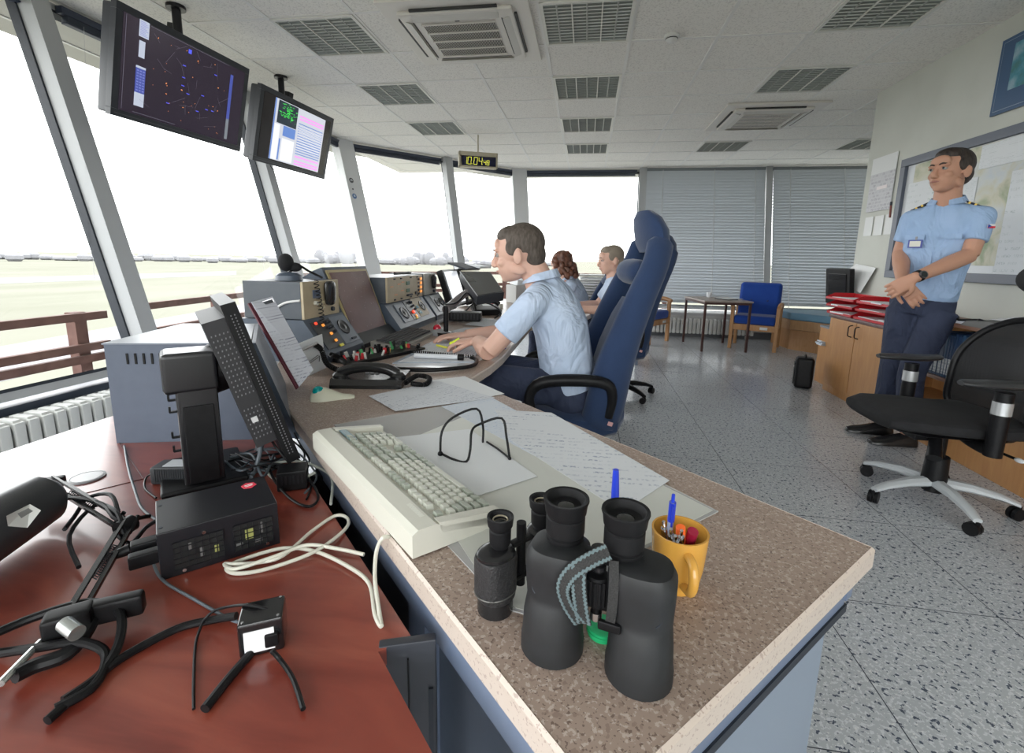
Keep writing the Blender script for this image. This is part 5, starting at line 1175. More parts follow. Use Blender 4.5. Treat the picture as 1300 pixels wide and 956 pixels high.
for i, (a, b_) in enumerate((((-.01, .01, 0), (-.024, -.014, .084)), ((-.004, .012, 0), (-.016, -.022, .080)), ((.006, .01, 0), (-.004, -.026, .082)), ((.004, .014, 0), (-.010, -.025, .074)))):
    pen('silver_pen', 'short silver and clear ballpoint in the yellow mug', a, b_, .0038, mat('silver pen metal', (.55, .56, .58), .2, .8), chrome, chrome, 'silver pens in the mug')
# blue pen cap and green lid behind the big binoculars
hp = Vector((.066, .615, ZC)); t = thing('pen_holder', 'low holder hidden behind the binoculars with red rim', 'pen holder', hp); obj('cup', B().lathe([(.001, 0), (.024, 0), (.025, .085), (.022, .085), (.022, .004), (.001, .004)], 28), mat('clear grey plastic', (.25, .25, .26), .3), t); obj('rim', B().tube([(.0245*math.cos(a), .0245*math.sin(a), .086) for a in [2*PI*k/24 for k in range(24)]], .002, n=6, closed=True), mat('red plastic rim', (.6, .02, .05), .4), t)
t = thing('ballpoint_pen', 'bright blue pen standing between the two eyecups of the binoculars', 'pen', hp+Vector((0, 0, .006))); obj('barrel', B().cyl((.0, .005, 0), (-.012, -.002, .085), .004, n=12), bluep, t); obj('cap', B().tube([(-.012, -.002, .085), (-.013, -.003, .12), (-.014, -.004, .155)], [.006, .0055, .004], n=12), bluep, t)
gp = W(768, 806, ZC); t = thing('green_lid', 'small bright green plastic lid under the large binoculars', 'lid', W(765, 808, ZC)+Vector((-.0, .006, 0))); obj('disc', B().lathe([(.001, 0), (.018, 0), (.0185, .004), (.0185, .010), (.017, .011), (.001, .011)], 28), mat('bright green plastic', (.02, .48, .18), .4), t); obj('knurl_ring', B().lathe([(.0186, .003), (.0192, .003), (.0192, .007), (.0186, .007)], 28), MATS['bright green plastic'], t)

# trackball mouse with teal ball
t = thing('trackball', 'cream desktop trackball with teal ball on the counter', 'trackball', W(418, 506, ZC), (0, 0, .45))
rings = []
for x, hw, h in ((-.055, .012, .010), (-.05, .026, .022), (-.03, .034, .036), (-.01, .034, .036), (.015, .027, .024), (.04, .020, .013), (.06, .019, .010), (.075, .011, .006)):
    rings.append([(x, hw*math.cos(u), max(0, h*math.sin(u))) for u in [2*PI*i/20 for i in range(20)]])
obj('body', B().loft(rings), mat('cream trackball plastic', (.62, .62, .50), .35), t); obj('ball', B().ell((-.03, -.004, .026), (.017, .017, .017)), mat('teal ball', (.0, .30, .30), .25), t)
# telephone
t = thing('telephone', 'black desk telephone with handset lying across it', 'telephone', W(470, 488, ZC), (0, 0, .18))
obj('base', B().loft([[(x, y, z) for x, y in ((-.12, -.06+k), (.12, -.06+k), (.12, .11-k), (-.12, .11-k))] for z, k in ((0, 0), (.012, .001), (.030, .012))]), mat('glossy black phone plastic', (.014, .014, .015), .2), t, smooth=0)
b = B().tube([(-.098, -.01, .040), (-.06, -.01, .058), (0, -.01, .064), (.06, -.01, .058), (.098, -.01, .040)], [.020, .019, .017, .019, .020], n=16); b.lathe([(.001, 0), (.024, 0), (.027, .004), (.027, .018), (.018, .028), (.001, .03)], 24, M=Matrix.Translation((-.098, -.01, .020))); b.lathe([(.001, 0), (.024, 0), (.027, .004), (.027, .018), (.018, .028), (.001, .03)], 24, M=Matrix.Translation((.098, -.01, .020)))
obj('handset', b, MATS['glossy black phone plastic'], t); kp = B()
for i in range(3):
    for j in range(4): kp.box((-.02+i*.018, .04+j*.014, .033), (.012, .009, .006), .001)
obj('keypad', kp, mat('grey phone keys', (.3, .3, .31), .4), t)
def coil(P, R, r, pitch, n=6):
    PP, _ = spline([Vector(p) for p in P], [1]*len(P), 12); out = []; ph = 0
    prev = None; dist = 0
    dense = []
    for i in range(len(PP)-1):
        q = max(1, int((PP[i+1]-PP[i]).length/(pitch/8)))
        for j in range(q): dense.append(PP[i]+(PP[i+1]-PP[i])*(j/q))
    for i in range(len(dense)-1):
        t_ = (dense[i+1]-dense[i]); L_ = t_.length; t_ = t_.normalized()
        a = (prev-t_*prev.dot(t_)).normalized() if prev else t_.orthogonal().normalized(); prev = a; b_ = t_.cross(a)
        ph += 2*PI*L_/pitch; out.append(dense[i]+a*(R*math.cos(ph))+b_*(R*math.sin(ph)))
    return B().tube(out, r, n=n, smooth=1)
attach(obj('coiled_cord', coil([W(515, 486, ZC+.02), W(530, 477, ZC+.012), W(545, 480, ZC+.012), W(540, 488, ZC+.012), W(522, 487, ZC+.012)], .007, .0025, .006), black_pl), t); phone = t

# ------------------------------------------------------------------ consoles at the window side
dial_black = mat('black speaker dial', (.015, .015, .018), .4)
def console(name, label, y0, y1, xb, xt, zt, back=-1.42):
    t = thing(name, label, 'console', (xb, y0, ZC), group='blue grey sloping consoles')
    W_ = y1-y0; h = zt-ZC; dx = xt-xb
    b = B().add([(x, y, z) for y in (0, W_) for x, z in ((0, 0), (0, .035), (dx, h), (back-xb, h), (back-xb, 0))], [(4, 3, 2, 1, 0), (5, 6, 7, 8, 9), (0, 1, 6, 5), (1, 2, 7, 6), (2, 3, 8, 7), (3, 4, 9, 8), (4, 0, 5, 9)])
    obj('body', b, console_grey, t, smooth=0)
    L_ = math.hypot(dx, h-.035); M = Matrix.Identity(4)
    up = Vector((dx, 0, h-.035)).normalized(); rt = Vector((0, 1, 0)); nn = rt.cross(up)
    for i, v in enumerate((rt, up, nn)):
        for j in range(3): M[j][i] = v[j]
    return t, Matrix.Translation((0, 0, .035)) @ M, W_, L_
def speaker_dial(t, M, x, y, r, m=dial_black):
    obj('speaker', B().lathe([(.001, 0), (r, 0), (r, .004), (r*.92, .009), (r*.6, .006), (r*.25, .010), (.001, .011)], 28, M=M @ Matrix.Translation((x, y, 0))), m, t)
def panelbox(t, nm, M, x0, x1, y0, y1, m, th=.004): return obj(nm, B().box(((x0+x1)/2, (y0+y1)/2, th/2), (x1-x0, y1-y0, th), .001, M=M), m, t)
def knobs(t, M, pts, r=.007, m=gasket, h=.016, nm='knob'):
    for x, y in pts: obj(nm, B().cyl((x, y, .002), (x, y, h), r, r*.8, n=10, M=M), m, t)
redlamp = mat('lit red lamp', (.5, .03, .02), .3, emit=(1, .08, .03), es=.8); orangelamp = mat('lit orange lamp', (.5, .2, .03), .3, emit=(1, .35, .06), es=.7)
yellow = mat('yellow label', (.70, .60, .03), .4); panel_black = mat('black control panel', (.02, .022, .026), .35)
t, M, w_, l_ = console('console_unit', 'sloping console with speaker left of the radar screen', 1.74, 2.06, -1.03, -1.13, .885)
panelbox(t, 'control_panel', M, .03, .17, .02, .155, panel_black); panelbox(t, 'speaker_panel', M, .175, .305, .02, .16, mat('mid grey speaker panel', (.11, .13, .165), .4)); speaker_dial(t, M, .24, .10, .038)
knobs(t, M, [(.15, .14), (.15, .115), (.15, .09), (.13, .14), (.13, .115)], .008); 
for x, y in ((.06, .145), (.10, .13), (.118, .085), (.118, .05)): obj('indicator_lamp', B().box((x, y, .006), (.014, .012, .008), .002, M=M), (orangelamp, orangelamp, redlamp, orangelamp)[int(y*100) % 4], t)
obj('yellow_tag', B().box((.135, .022, .006), (.028, .012, .004), M=M), yellow, t); obj('slide_switch', B().box((.26, .035, .006), (.04, .008, .008), M=M), gasket, t)
t, M, w_, l_ = console('console_unit', 'wide sloping console with two speakers right of the radar screen', 2.50, 3.12, -1.02, -1.12, .885)
panelbox(t, 'speaker_panel', M, .10, .24, .025, .15, mat('mid grey speaker panel', (.11, .13, .165), .4)); speaker_dial(t, M, .17, .085, .042)
panelbox(t, 'control_panel', M, .25, .37, .025, .16, panel_black); panelbox(t, 'speaker_panel', M, .38, .55, .03, .165, beige_panel); speaker_dial(t, M, .50, .10, .036)
knobs(t, M, [(.355, .14), (.355, .115), (.355, .09), (.335, .145)], .008); obj('indicator_lamp', B().cyl((.30, .075, .002), (.30, .075, .014), .011, n=14, M=M), redlamp, t); obj('indicator_lamp', B().box((.31, .045, .006), (.014, .018, .008), M=M), orangelamp, t); obj('yellow_tag', B().box((.30, .03, .006), (.03, .010, .004), M=M), yellow, t)
for k in range(4): obj('key_button', B().box((.40+.02*(k % 2), .06+.04*(k//2), .006), (.012, .02, .006), M=M), mat('blue grey button', (.15, .3, .35), .4), t)
t, M, w_, l_ = console('console_unit', 'narrow sloping console with twin oval dials before the tilted screens', 3.16, 3.50, -1.02, -1.12, .885)
panelbox(t, 'speaker_panel', M, .10, .30, .02, .155, mat('pale grey dial panel', (.36, .38, .40), .4)); speaker_dial(t, M, .155, .09, .034); speaker_dial(t, M, .245, .09, .034)
def rack(name, label, cat, y0, y1, x, z0, z1, back, fm=beige_panel):
    t = thing(name, label, cat, (x, y0, z0)); w = y1-y0; h = z1-z0
    obj('case', B().box(((back-x)/2-.006, w/2, h/2), (x-back, w, h), .003), noisy('dark grey rack case', (.055, .065, .08), (.065, .075, .09), 20, .4), t)
    obj('front_panel', B().box((0, w/2, h/2), (.012, w, h), .002), fm, t)
    return t, w, h
t, w, h = rack('radio_unit', 'beige fronted radio box with hanging handset above the left console', 'radio', 1.76, 2.04, -1.14, .886, 1.04, -1.40)
obj('lcd_window', B().box((.007, .095, .10), (.003, .055, .035)), mat('dim blue lcd', (.12, .15, .22), .3), t)
hs = B().loft([[(.012+d, .19+hw*math.cos(u), z+0*math.sin(u)) if False else (.018+dd*math.sin(u), .185+hw*math.cos(u), z) for u in [2*PI*i/18 for i in range(18)]] for z, hw, dd in ((.045, .02, .008), (.05, .032, .012), (.075, .038, .016), (.12, .040, .018), (.142, .036, .016), (.15, .022, .008))])
obj('handset', hs, mat('glossy black phone plastic', (.014, .014, .015), .2), t)
obj('socket', B().cyl((.006, .215, .025), (.016, .215, .025), .010, n=14), gasket, t); obj('knob', B().cyl((.006, .08, .062), (.02, .08, .062), .009, n=14), ivory, t)
for k in range(6): obj('button', B().box((.008, .12+.012*(k % 3)*1.2, .04+.02*(k//3)), (.004, .009, .012)), mat('cream button', (.62, .56, .40), .4), t)
attach(obj('coiled_cord', coil([(-1.118, 1.83, 1.045), (-1.112, 1.835, .98), (-1.112, 1.85, .90), (-1.10, 1.84, .83), (-1.07, 1.83, .80)], .010, .002, .016), black_pl), t)
t = thing('desk_microphone', 'black microphone head on top of the radio box', 'microphone', (-1.26, 1.86, 1.041)); obj('stand', B().lathe([(.001, 0), (.055, 0), (.052, .02), (.035, .032), (.001, .034)], 24), console_grey, t); obj('head', B().ell((-.01, .0, .075), (.03, .036, .038), nu=16, nv=10).ell((.01, .03, .055), (.03, .03, .02)), mat('black foam', (.01, .01, .012), .9), t); obj('arm', B().tube([(0, 0, .03), (.03, .03, .06), (.06, .05, .04), (.12, .06, .01)], .005), black_pl, t)
t, w, h = rack('receiver_rack', 'wide beige receiver rack with buttons on top of the console', 'radio', 2.52, 3.10, -1.11, .886, 1.03, -1.38)
bs = B()
for y in (.10, .2, .36, .48):
    for z in (.012, .133): bs.box((.008, y, z), (.005, .022, .008))
obj('rack_screw', bs, gasket, t)
for z in (.10, .055): obj('channel_readout', B().box((.008, .31, z), (.005, .05, .022)), mat('dark green readout', (.04, .12, .07), .3), t)
for k in range(4): obj('lamp_button', B().box((.008, .545, .035+k*.028), (.008, .03, .016)), orangelamp, t)
for k in range(5): obj('button', B().box((.008, .50, .022+k*.024), (.008, .022, .012)), gasket, t)
for k in range(4): obj('toggle', B().cyl((.006, .29+k*.02, .025), (.022, .29+k*.02, .028), .006, n=8), gasket, t)
obj('button', B().box((.008, .45, .03), (.01, .028, .018)), gasket, t)
for y, z in ((.06, .09), (.12, .04), (.17, .10), (.22, .06), (.23, .11)): obj('label_strip', B().box((.0068, y, z), (.001, .045, .006)), mat('orange print', (.7, .32, .16), .5), t, smooth=0)
t = thing('black_pen', 'long black pen resting on the receiver rack', 'pen', (-1.16, 2.86, 1.037)); obj('barrel', B().cyl((0, -.1, .008), (0, .12, .008), .008, n=10), black_pl, t); obj('cap', B().cyl((0, .12, .008), (0, .16, .008), .009, n=10), dark_metal, t)
t, w, h = rack('radio_unit', 'small grey radio box with black handset right of the receiver rack', 'radio', 3.15, 3.40, -1.11, .886, 1.035, -1.36, mat('grey green panel', (.36, .35, .31), .5))
obj('handset', B().loft([[(.018+dd*math.sin(u), .165+hw*math.cos(u), z) for u in [2*PI*i/18 for i in range(18)]] for z, hw, dd in ((.04, .02, .008), (.05, .034, .014), (.12, .038, .018), (.14, .022, .008))]), MATS['glossy black phone plastic'], t); obj('knob', B().cyl((.006, .18, .02), (.02, .18, .02), .010, n=12), gasket, t)
# radar CRT console
t = thing('radar_screen', 'tilted square radar screen with brown glass between the consoles', 'radar screen', (0, 0, 0))
tl_, tr2, br_, bl_ = Vector((-1.21, 2.08, 1.075)), Vector((-1.21, 2.48, 1.075)), Vector((-1.09, 2.46, .765)), Vector((-1.09, 2.09, .765))
def frame4(c, g): 
    m = sum(c, Vector())/4; return [m+(p-m)*g for p in c]
nrm = (tr2-tl_).cross(bl_-tl_).normalized(); nrm = nrm if nrm.x > 0 else -nrm
F4 = [tl_, tr2, br_, bl_]; out4 = frame4(F4, 1.13)
def plate(b, c, th): b.add([p for p in c]+[p-nrm*th for p in c], [(0, 1, 2, 3), (7, 6, 5, 4), (0, 4, 5, 1), (1, 5, 6, 2), (2, 6, 7, 3), (3, 7, 4, 0)]); return b
obj('bezel', plate(B(), [p-nrm*.006 for p in out4], .05), console_grey, t, smooth=0)
bk4 = frame4([p-nrm*.20 for p in F4], .85); obj('rear_housing', B().loft([[p-nrm*.05 for p in out4], [p-nrm*.16 for p in frame4(F4, 1.05)], [p-nrm*.02 for p in bk4]]), console_grey, t, smooth=0)
obj('beige_mask', plate(B(), frame4(F4, 1.03), .006), mat('yellow beige mask', (.42, .33, .16), .5), t, smooth=0)
rg = mat('dusty brown radar glass', (.15, .085, .085), .12, coat=.6); v = coords(rg); n = nd(rg, 'ShaderNodeTexNoise', Scale=4, Detail=3); lk(rg, v, n.inputs['Vector']); lk(rg, ramp(rg, n.outputs['Fac'], [(.35, (.12, .065, .065)), (.65, (.19, .11, .105))]), bsdf(rg).inputs['Base Color'])
obj('glass', plate(B(), [p+nrm*.003 for p in frame4(F4, .95)], .006), rg, t, smooth=0)
ex = (tr2-tl_); ey = (bl_-tl_); b = B()
for i in range(40):
    u, v_ = rr.uniform(.08, .92), rr.uniform(.06, .94); p = tl_+ex*u+ey*v_+nrm*.0035; s = rr.uniform(.0015, .003); b.add([p+ex*s*2, p+ey*s*2, p-ex*s*2, p-ey*s*2], [(0, 1, 2, 3)])
obj('radar_blips', b, mat('pale pink blip', (.4, .28, .26), .4, emit=(.35, .2, .16), es=.5), t, smooth=0)
obj('lower_panel', B().add([(x, y, z) for y in (2.07, 2.49) for x, z in ((-1.04, ZC), (-1.04, .73), (-1.09, .775), (-1.4, .775), (-1.4, ZC))], [(4, 3, 2, 1, 0), (5, 6, 7, 8, 9), (0, 1, 6, 5), (1, 2, 7, 6), (2, 3, 8, 7), (3, 4, 9, 8), (4, 0, 5, 9)]), mat('near black plinth', (.012, .014, .018), .4), t, smooth=0)
# flat displays past the consoles
def flatscreen(label, a, b, h, tilt, m, cat='display'):
    a, b = Vector(a), Vector(b); w = (b-a).length; dx = (b-a).normalized(); n_ = dx.cross(Vector((0, 0, 1))); up = Vector((0, 0, 1))*math.cos(tilt)-n_*math.sin(tilt); nn = dx.cross(up); M = Matrix.Identity(4)
    for i, v in enumerate((dx, up, nn)):
        for j in range(3): M[j][i] = v[j]
    t = thing('desk_display', label, 'display'); t.matrix_world = Matrix.Translation(a) @ M
    obj('casing', B().box((w/2, h/2, -.028), (w, h, .05), .008), black_pl, t); obj('screen', B().box((w/2+.01, h/2, -.001), (w-.05, h-.04, .005)), m, t, smooth=0)
    obj('stand', B().box((w/2, .06, -.08), (.08, .16, .06), .006).box((w/2, -.0, -.09), (.2, .02, .14), .004), black_pl, t); return t
scrw = mat('pale washed out screen', (.3, .32, .34), .2, emit=(.6, .63, .68), es=.75); scrg = mat('beige page screen', (.2, .2, .16), .2, emit=(.34, .33, .26), es=.8)
flatscreen('flat display with washed out white screen behind the tilted touch screen', (-1.00, 3.52, .772), (-1.00, 3.92, .772), .30, .32, scrw)
flatscreen('second flat display with beige page, low beside the touch screen arm', (-1.00, 3.97, .772), (-.93, 4.42, .772), .30, .30, scrg)
# tilted touch screen on an arm
t = thing('touch_screen', 'dark touch screen on a grey swing arm beside the seated man', 'display', (0, 0, 0))
q = [WY(584, 345, 2.95), WY(622, 345, 3.05), WY(640, 371, 2.78), WY(606, 376, 2.62)]
nq = (q[1]-q[0]).cross(q[3]-q[0]).normalized(); nq = nq if nq.z > 0 else -nq
def plate2(b, c, n_, th): b.add([p for p in c]+[p-n_*th for p in c], [(0, 1, 2, 3), (7, 6, 5, 4), (0, 4, 5, 1), (1, 5, 6, 2), (2, 6, 7, 3), (3, 7, 4, 0)]); return b
obj('casing', plate2(B(), q, nq, .055), mat('charcoal screen casing', (.03, .033, .04), .4), t, smooth=0); m_ = sum(q, Vector())/4
obj('screen', plate2(B(), [m_+(p-m_)*.93+nq*.0015 for p in q], nq, .003), mat('dark grey touch glass', (.07, .072, .07), .15), t, smooth=0)
obj('edge_trim', B().tube([q[0]+nq*.001, q[3]+nq*.001], .003, n=6, smooth=1), mat('silver edge trim', (.55, .56, .58), .3, .5), t)
obj('swing_arm', B().tube([m_-nq*.06, WY(592, 372, 2.80), WY(577, 384, 2.68), WY(566, 393, 2.55)], [.02, .022, .024, .024], n=12, smooth=2), mat('brownish grey arm', (.17, .15, .15), .4), t)
e_ = WY(566, 393, 2.55); obj('arm_base', B().cyl((e_.x, e_.y, ZC), (e_.x, e_.y, e_.z+.02), .014, n=16).cyl((e_.x, e_.y, ZC), (e_.x, e_.y, ZC+.02), .05, n=20), black_pl, t)
obj('arm_cable', B().tube([e_+Vector((.0, 0, .03)), WY(580, 384, 2.5), WY(592, 372, 2.6), WY(600, 380, 2.7), WY(604, 392, 2.8)], .005), black_pl, t)
# keyboard with black keys, trackball with red ball
k0, k1, k2 = W(481, 437, ZC), W(513, 444, ZC), W(552, 425, ZC)
a = math.atan2((k2-k1).y, (k2-k1).x); t = thing('keyboard', 'grey keyboard with dark keys in front of the radar screen', 'keyboard', k1, (0, 0, a)); L = (k2-k1).length
obj('case', B().add([(0, 0, 0), (L, 0, 0), (L, .17, 0), (0, .17, 0), (0, 0, .014), (L, 0, .014), (L, .17, .032), (0, .17, .032)], [(3, 2, 1, 0), (4, 5, 6, 7), (0, 1, 5, 4), (1, 2, 6, 5), (2, 3, 7, 6), (3, 0, 4, 7)]), mat('grey beige keyboard case', (.28, .27, .25), .4), t, smooth=0)
b = B()
for i in range(20):
    for j in range(6):
        y = .03+j*.0215; b.box((.022+i*(L-.04)/19.5, y, .018+y*.106+.004), ((L-.04)/19.5*.82, .0175, .009))
obj('keycaps', b, mat('charcoal keycap', (.06, .06, .065), .5), t, smooth=0)
t = thing('trackball', 'silver trackball with shiny red ball beside the dark keyboard', 'trackball', W(557, 425, ZC), (0, 0, -.3)); obj('body', B().loft([[(x, hw*math.cos(u), max(0, h*math.sin(u))) for u in [2*PI*i/20 for i in range(20)]] for x, hw, h in ((-.05, .02, .012), (-.04, .04, .03), (0, .05, .04), (.05, .048, .03), (.09, .04, .018), (.11, .02, .01))]), mat('silver grey plastic', (.3, .31, .32), .3, .3), t); obj('ball', B().ell((-.01, 0, .036), (.024, .024, .024)), mat('shiny red ball', (.45, .01, .03), .1, coat=1), t)
# clutter strip: headsets, plugs and cords
cols = [(black_pl, 'black'), (mat('red cap', (.5, .02, .03), .4), 'red'), (mat('green cap', (.05, .3, .1), .4), 'green'), (mat('white cap', (.6, .6, .58), .4), 'white'), (mat('amber cap', (.5, .3, .1), .4), 'amber')]
t = thing('switch_panel', 'black strip crowded with small coloured plugs below the radar screen', 'switch panel', W(485, 452, ZC), (0, 0, 1.15))
obj('base', B().box((0, 0, .008), (.42, .13, .016), .003), black_pl, t)
for i in range(46):
    x, y = rr.uniform(-.2, .2), rr.uniform(-.055, .055); c_, nm = rr.choice(cols+cols[:1]*3); h_ = rr.uniform(.012, .035)
    obj('plug', B().cyl((x, y, .014), (x+rr.uniform(-.008, .008), y+rr.uniform(-.008, .008), .016+h_), rr.uniform(.004, .008), n=8), c_, t)
# documents by the seated man
flat('document', 'white form with wire binding in front of the seated man', [(522, 447), (560, 428), (612, 432), (604, 452)], ZC+.004, pr1, .002)
t = thing('spiral_binding', 'black spiral bound notebook under the man\'s forearm', 'notebook', (0, 0, 0)); obj('cover', B().prism([tuple(W(x, y, ZC)[:2]) for x, y in ((498, 462), (525, 448), (604, 454), (607, 461))], ZC, ZC+.004), mat('clear blue cover', (.40, .46, .55), .2), t, smooth=0); obj('wire_binding', coil([W(522, 446, ZC+.011), W(563, 450, ZC+.011), W(602, 453, ZC+.011)], .007, .0022, .011), black_pl, t)
obj('page', B().prism([tuple(W(x, y, ZC)[:2]) for x, y in ((505, 461), (530, 450), (600, 455), (602, 460))], ZC+.004, ZC+.005), pr2, t, smooth=0)
t = thing('white_tube', 'short white cylinder clip lying on the notebook', 'clip', W(552, 456, ZC+.006)); obj('body', B().cyl((-.09, -.005, .012), (.10, .01, .012), .011, n=16), mat('white tube', (.62, .64, .68), .3), t); obj('end_cap', B().cyl((.10, .01, .012), (.125, .012, .012), .014, n=16), black_pl, t)
t = thing('ring_binder', 'thin black rimmed folder curving along the counter edge', 'folder', (0, 0, 0)); obj('rim', B().tube([W(500, 468, ZC+.010), W(540, 470, ZC+.010), W(585, 467, ZC+.010), W(602, 463, ZC+.010), W(605, 457, ZC+.010), W(598, 454, ZC+.01)], .008, n=10), black_pl, t); obj('sheet', B().prism([tuple(W(x, y, ZC)[:2]) for x, y in ((497, 466), (505, 462), (604, 460), (600, 465), (580, 468))], ZC+.001, ZC+.0025), mat('glossy white folder', (.6, .62, .66), .2), t)
t = thing('highlighter', 'yellow highlighter lying on the document', 'pen', W(563, 441, ZC+.007)); obj('barrel', B().cyl((-.04, .02, .005), (.03, -.03, .005), .005, n=10), mat('yellow highlighter', (.75, .75, .08), .4), t); obj('cap', B().cyl((.03, -.03, .005), (.042, -.039, .005), .0055, n=10), yellow, t)
for i, (P, lb) in enumerate(((((575, 432), (612, 420), (640, 424), (618, 432)), 'white sheets spread beyond the seated man\'s hand'), (((560, 424), (590, 416), (630, 417), (600, 426)), 'more white sheets near the touch screen arm'), (((590, 412), (612, 404), (640, 407), (628, 416)), 'white sheets under the small black box'))):
    flat('paper_sheet', lb, P, ZC+.002+i*.0012, pr2 if i else MATS['plain white page'])
t = thing('black_box', 'small black ribbed box on the desk below the touch screen', 'box', W(591, 407, ZC+.006), (0, 0, .1)); obj('body', B().box((0, 0, .032), (.22, .12, .06), .008), black_pl, t); b = B()
for k in range(9): b.box((-.09+k*.0225, -.0605, .034), (.01, .003, .04))
obj('rib', b, dark_metal, t)
t = thing('desk_telephone', 'black telephone set beyond the small black box', 'telephone', W(617, 398, ZC+.006), (0, 0, .4)); obj('base', B().box((0, 0, .03), (.22, .2, .05), .012, rot=(.15, 0, 0)), black_pl, t); obj('handset', B().tube([(-.1, -.02, .075), (-.06, -.02, .095), (.06, -.02, .095), (.1, -.02, .075)], [.022, .016, .016, .022], n=12), MATS['glossy black phone plastic'], t); obj('display', B().box((.03, .05, .06), (.1, .04, .006), rot=(.15, 0, 0)), mat('pale display strip', (.4, .42, .43), .3), t)
attach(obj('coiled_cord', coil([W(556, 409, ZC+.02), W(566, 406, ZC+.014), W(578, 406, ZC+.014)], .011, .0035, .014), mat('light grey cord', (.35, .35, .36), .4)), t)
attach(obj('coiled_cable', B().tube([W(590, 396, ZC+.05), W(604, 384, ZC+.10), W(622, 386, ZC+.10), W(636, 396, ZC+.05), W(628, 404, ZC+.02)], .006), black_pl), t)
for i in range(3): tag(obj('small_item', B().box((0, 0, .02), (.05, .03, .04), .006, rot=(0, 0, i)), (black_pl, MATS['red cap'], ivory)[i], None, W(618+i*9, 385+i*3, ZC)), ('small black gadget on the desk beneath the touch screen', 'small red gadget beside the desk telephone', 'small ivory gadget near the seated man\'s shoulder')[i], 'gadget')
# clipboard leaning against the housing
t = thing('clipboard', 'dark red clipboard with white checklist leaning over the counter edge', 'clipboard', (0, 0, 0))
q = [WY(315, 385, 1.30), WY(345, 377, 1.42), WY(397, 470, 1.36), WY(377, 494, 1.27)]
nq = (q[1]-q[0]).cross(q[3]-q[0]).normalized(); nq = nq if nq.y < 0 else -nq
obj('board', plate2(B(), q, nq, .004), mat('dark red board', (.10, .015, .03), .4), t, smooth=0)
obj('checklist', plate2(B(), [p+nq*.003 for p in [q[0]*.9+q[1]*.1, q[1], q[2]*1.0, q[3]*.9+q[2]*.1]], nq, .0015), printed('checklist page', (.66, .68, .76), (.20, .21, .32), 30, 6, fill=.62, plane='xz'), t, smooth=0)
obj('metal_clip', B().box(q[0]*.45+q[1]*.55+(q[3]-q[0])*.05+nq*.006, (.05, .006, .014), .002, rot=(.2, -.3, .5)), chrome, t)
# cards and cords at the first console
flat_q = [W(392, 478, ZC+.004), W(412, 470, ZC+.004), W(414, 448, ZC+.07), W(392, 458, ZC+.07)]
t = thing('note_card', 'white card with clipped notes propped against the left console', 'card', (0, 0, 0)); P = [WX(380, 436, -1.0), WX(409, 424, -1.01), WX(414, 468, -1.0), WX(393, 480, -.99)]
nn_ = (P[1]-P[0]).cross(P[3]-P[0]).normalized(); nn_ = nn_ if nn_.x > 0 else -nn_; obj('card_face', plate2(B(), P, nn_, .003), mat('plain white page', (.66, .68, .70), .5), t, smooth=0)
obj('scribble', B().tube([P[0]*.3+P[2]*.7+nn_*.002, P[0]*.4+P[2]*.6+nn_*.002+Vector((0, .02, .01)), P[0]*.45+P[2]*.55+nn_*.002], .0014, n=5), gasket, t)
obj('clip', B().cyl(WX(380, 446, -.985), WX(402, 436, -.99), .006, n=10).cyl(WX(385, 466, -.98), WX(404, 452, -.985), .005, n=10), mat('silver pen metal', (.55, .56, .58), .2, .8), t)
for i, P in enumerate(([(400, 438, .80), (408, 444, .78), (414, 460, .75), (425, 468, .735), (436, 470, .728)], [(420, 450, .77), (432, 455, .75), (442, 464, .735), (450, 470, .73)])):
    attach(obj('coiled_cord', coil([WX(x, y, -.99) if k < 2 else W(x, y, z) for k, (x, y, z) in enumerate(P)], .008, .003, .008), black_pl), phone)
# window side clutter behind the clipboard
tag(obj('white_cable', B().tube([WY(340, 398, 1.757), WY(352, 390, 1.752), WY(364, 384, 1.752), WY(381, 382, 1.757)], .005), mat('white cable sheath', (.6, .6, .6), .4)), 'white cable running across the side of the radio box', 'cable')
# papers around the far desk
tf = thing('far_desk', 'plain grey desk carrying the tall paper pile beyond the woman', 'desk', (.15, 5.55, 0)); obj('worktop', B().box((0, 0, ZC-.017), (1.0, .6, .034), .004), counter_m, tf); obj('side_panel', B().box((-.45, 0, .33), (.03, .55, .66)), desk_steel, tf); obj('side_panel', B().box((.45, 0, .33), (.03, .55, .66)), desk_steel, tf)
t = thing('paper_pile', 'tall pile of papers and trays on the far desk behind the woman', 'papers', (.08, 5.5, ZC)); 
for k in range(9): obj('tray_layer', B().box((rr.uniform(-.02, .02), rr.uniform(-.02, .02), .012+k*.032), (.32, .3, .018), .003, rot=(0, 0, rr.uniform(-.08, .08))), (mat('grey tray layer', (.42, .42, .41), .5), MATS['plain white page'])[k % 2], t)
t = thing('document_folder', 'dark folder and papers lying on top of the far displays', 'folder', (-1.07, 4.1, 1.065), (0, 0, 1.3)); obj('cover', B().box((0, 0, .01), (.24, .2, .014), .003, rot=(.25, 0, 0)), gasket, t); obj('pages', B().box((.20, .0, .012), (.22, .22, .02), .003, rot=(.1, 0, 0)), mat('plain white page', (.66, .68, .70), .5), t)
t = thing('desk_organizer', 'grey organiser box on the far desk past the seated man', 'organiser', (-.62, 4.75, ZC), (0, 0, .7)); obj('body', B().box((0, 0, .09), (.3, .2, .18), .008), mat('grey tray layer', (.42, .42, .41), .5), t); obj('papers', B().box((0, 0, .20), (.24, .15, .06), .003, rot=(.1, .1, 0)), mat('plain white page', (.66, .68, .70), .5), t)
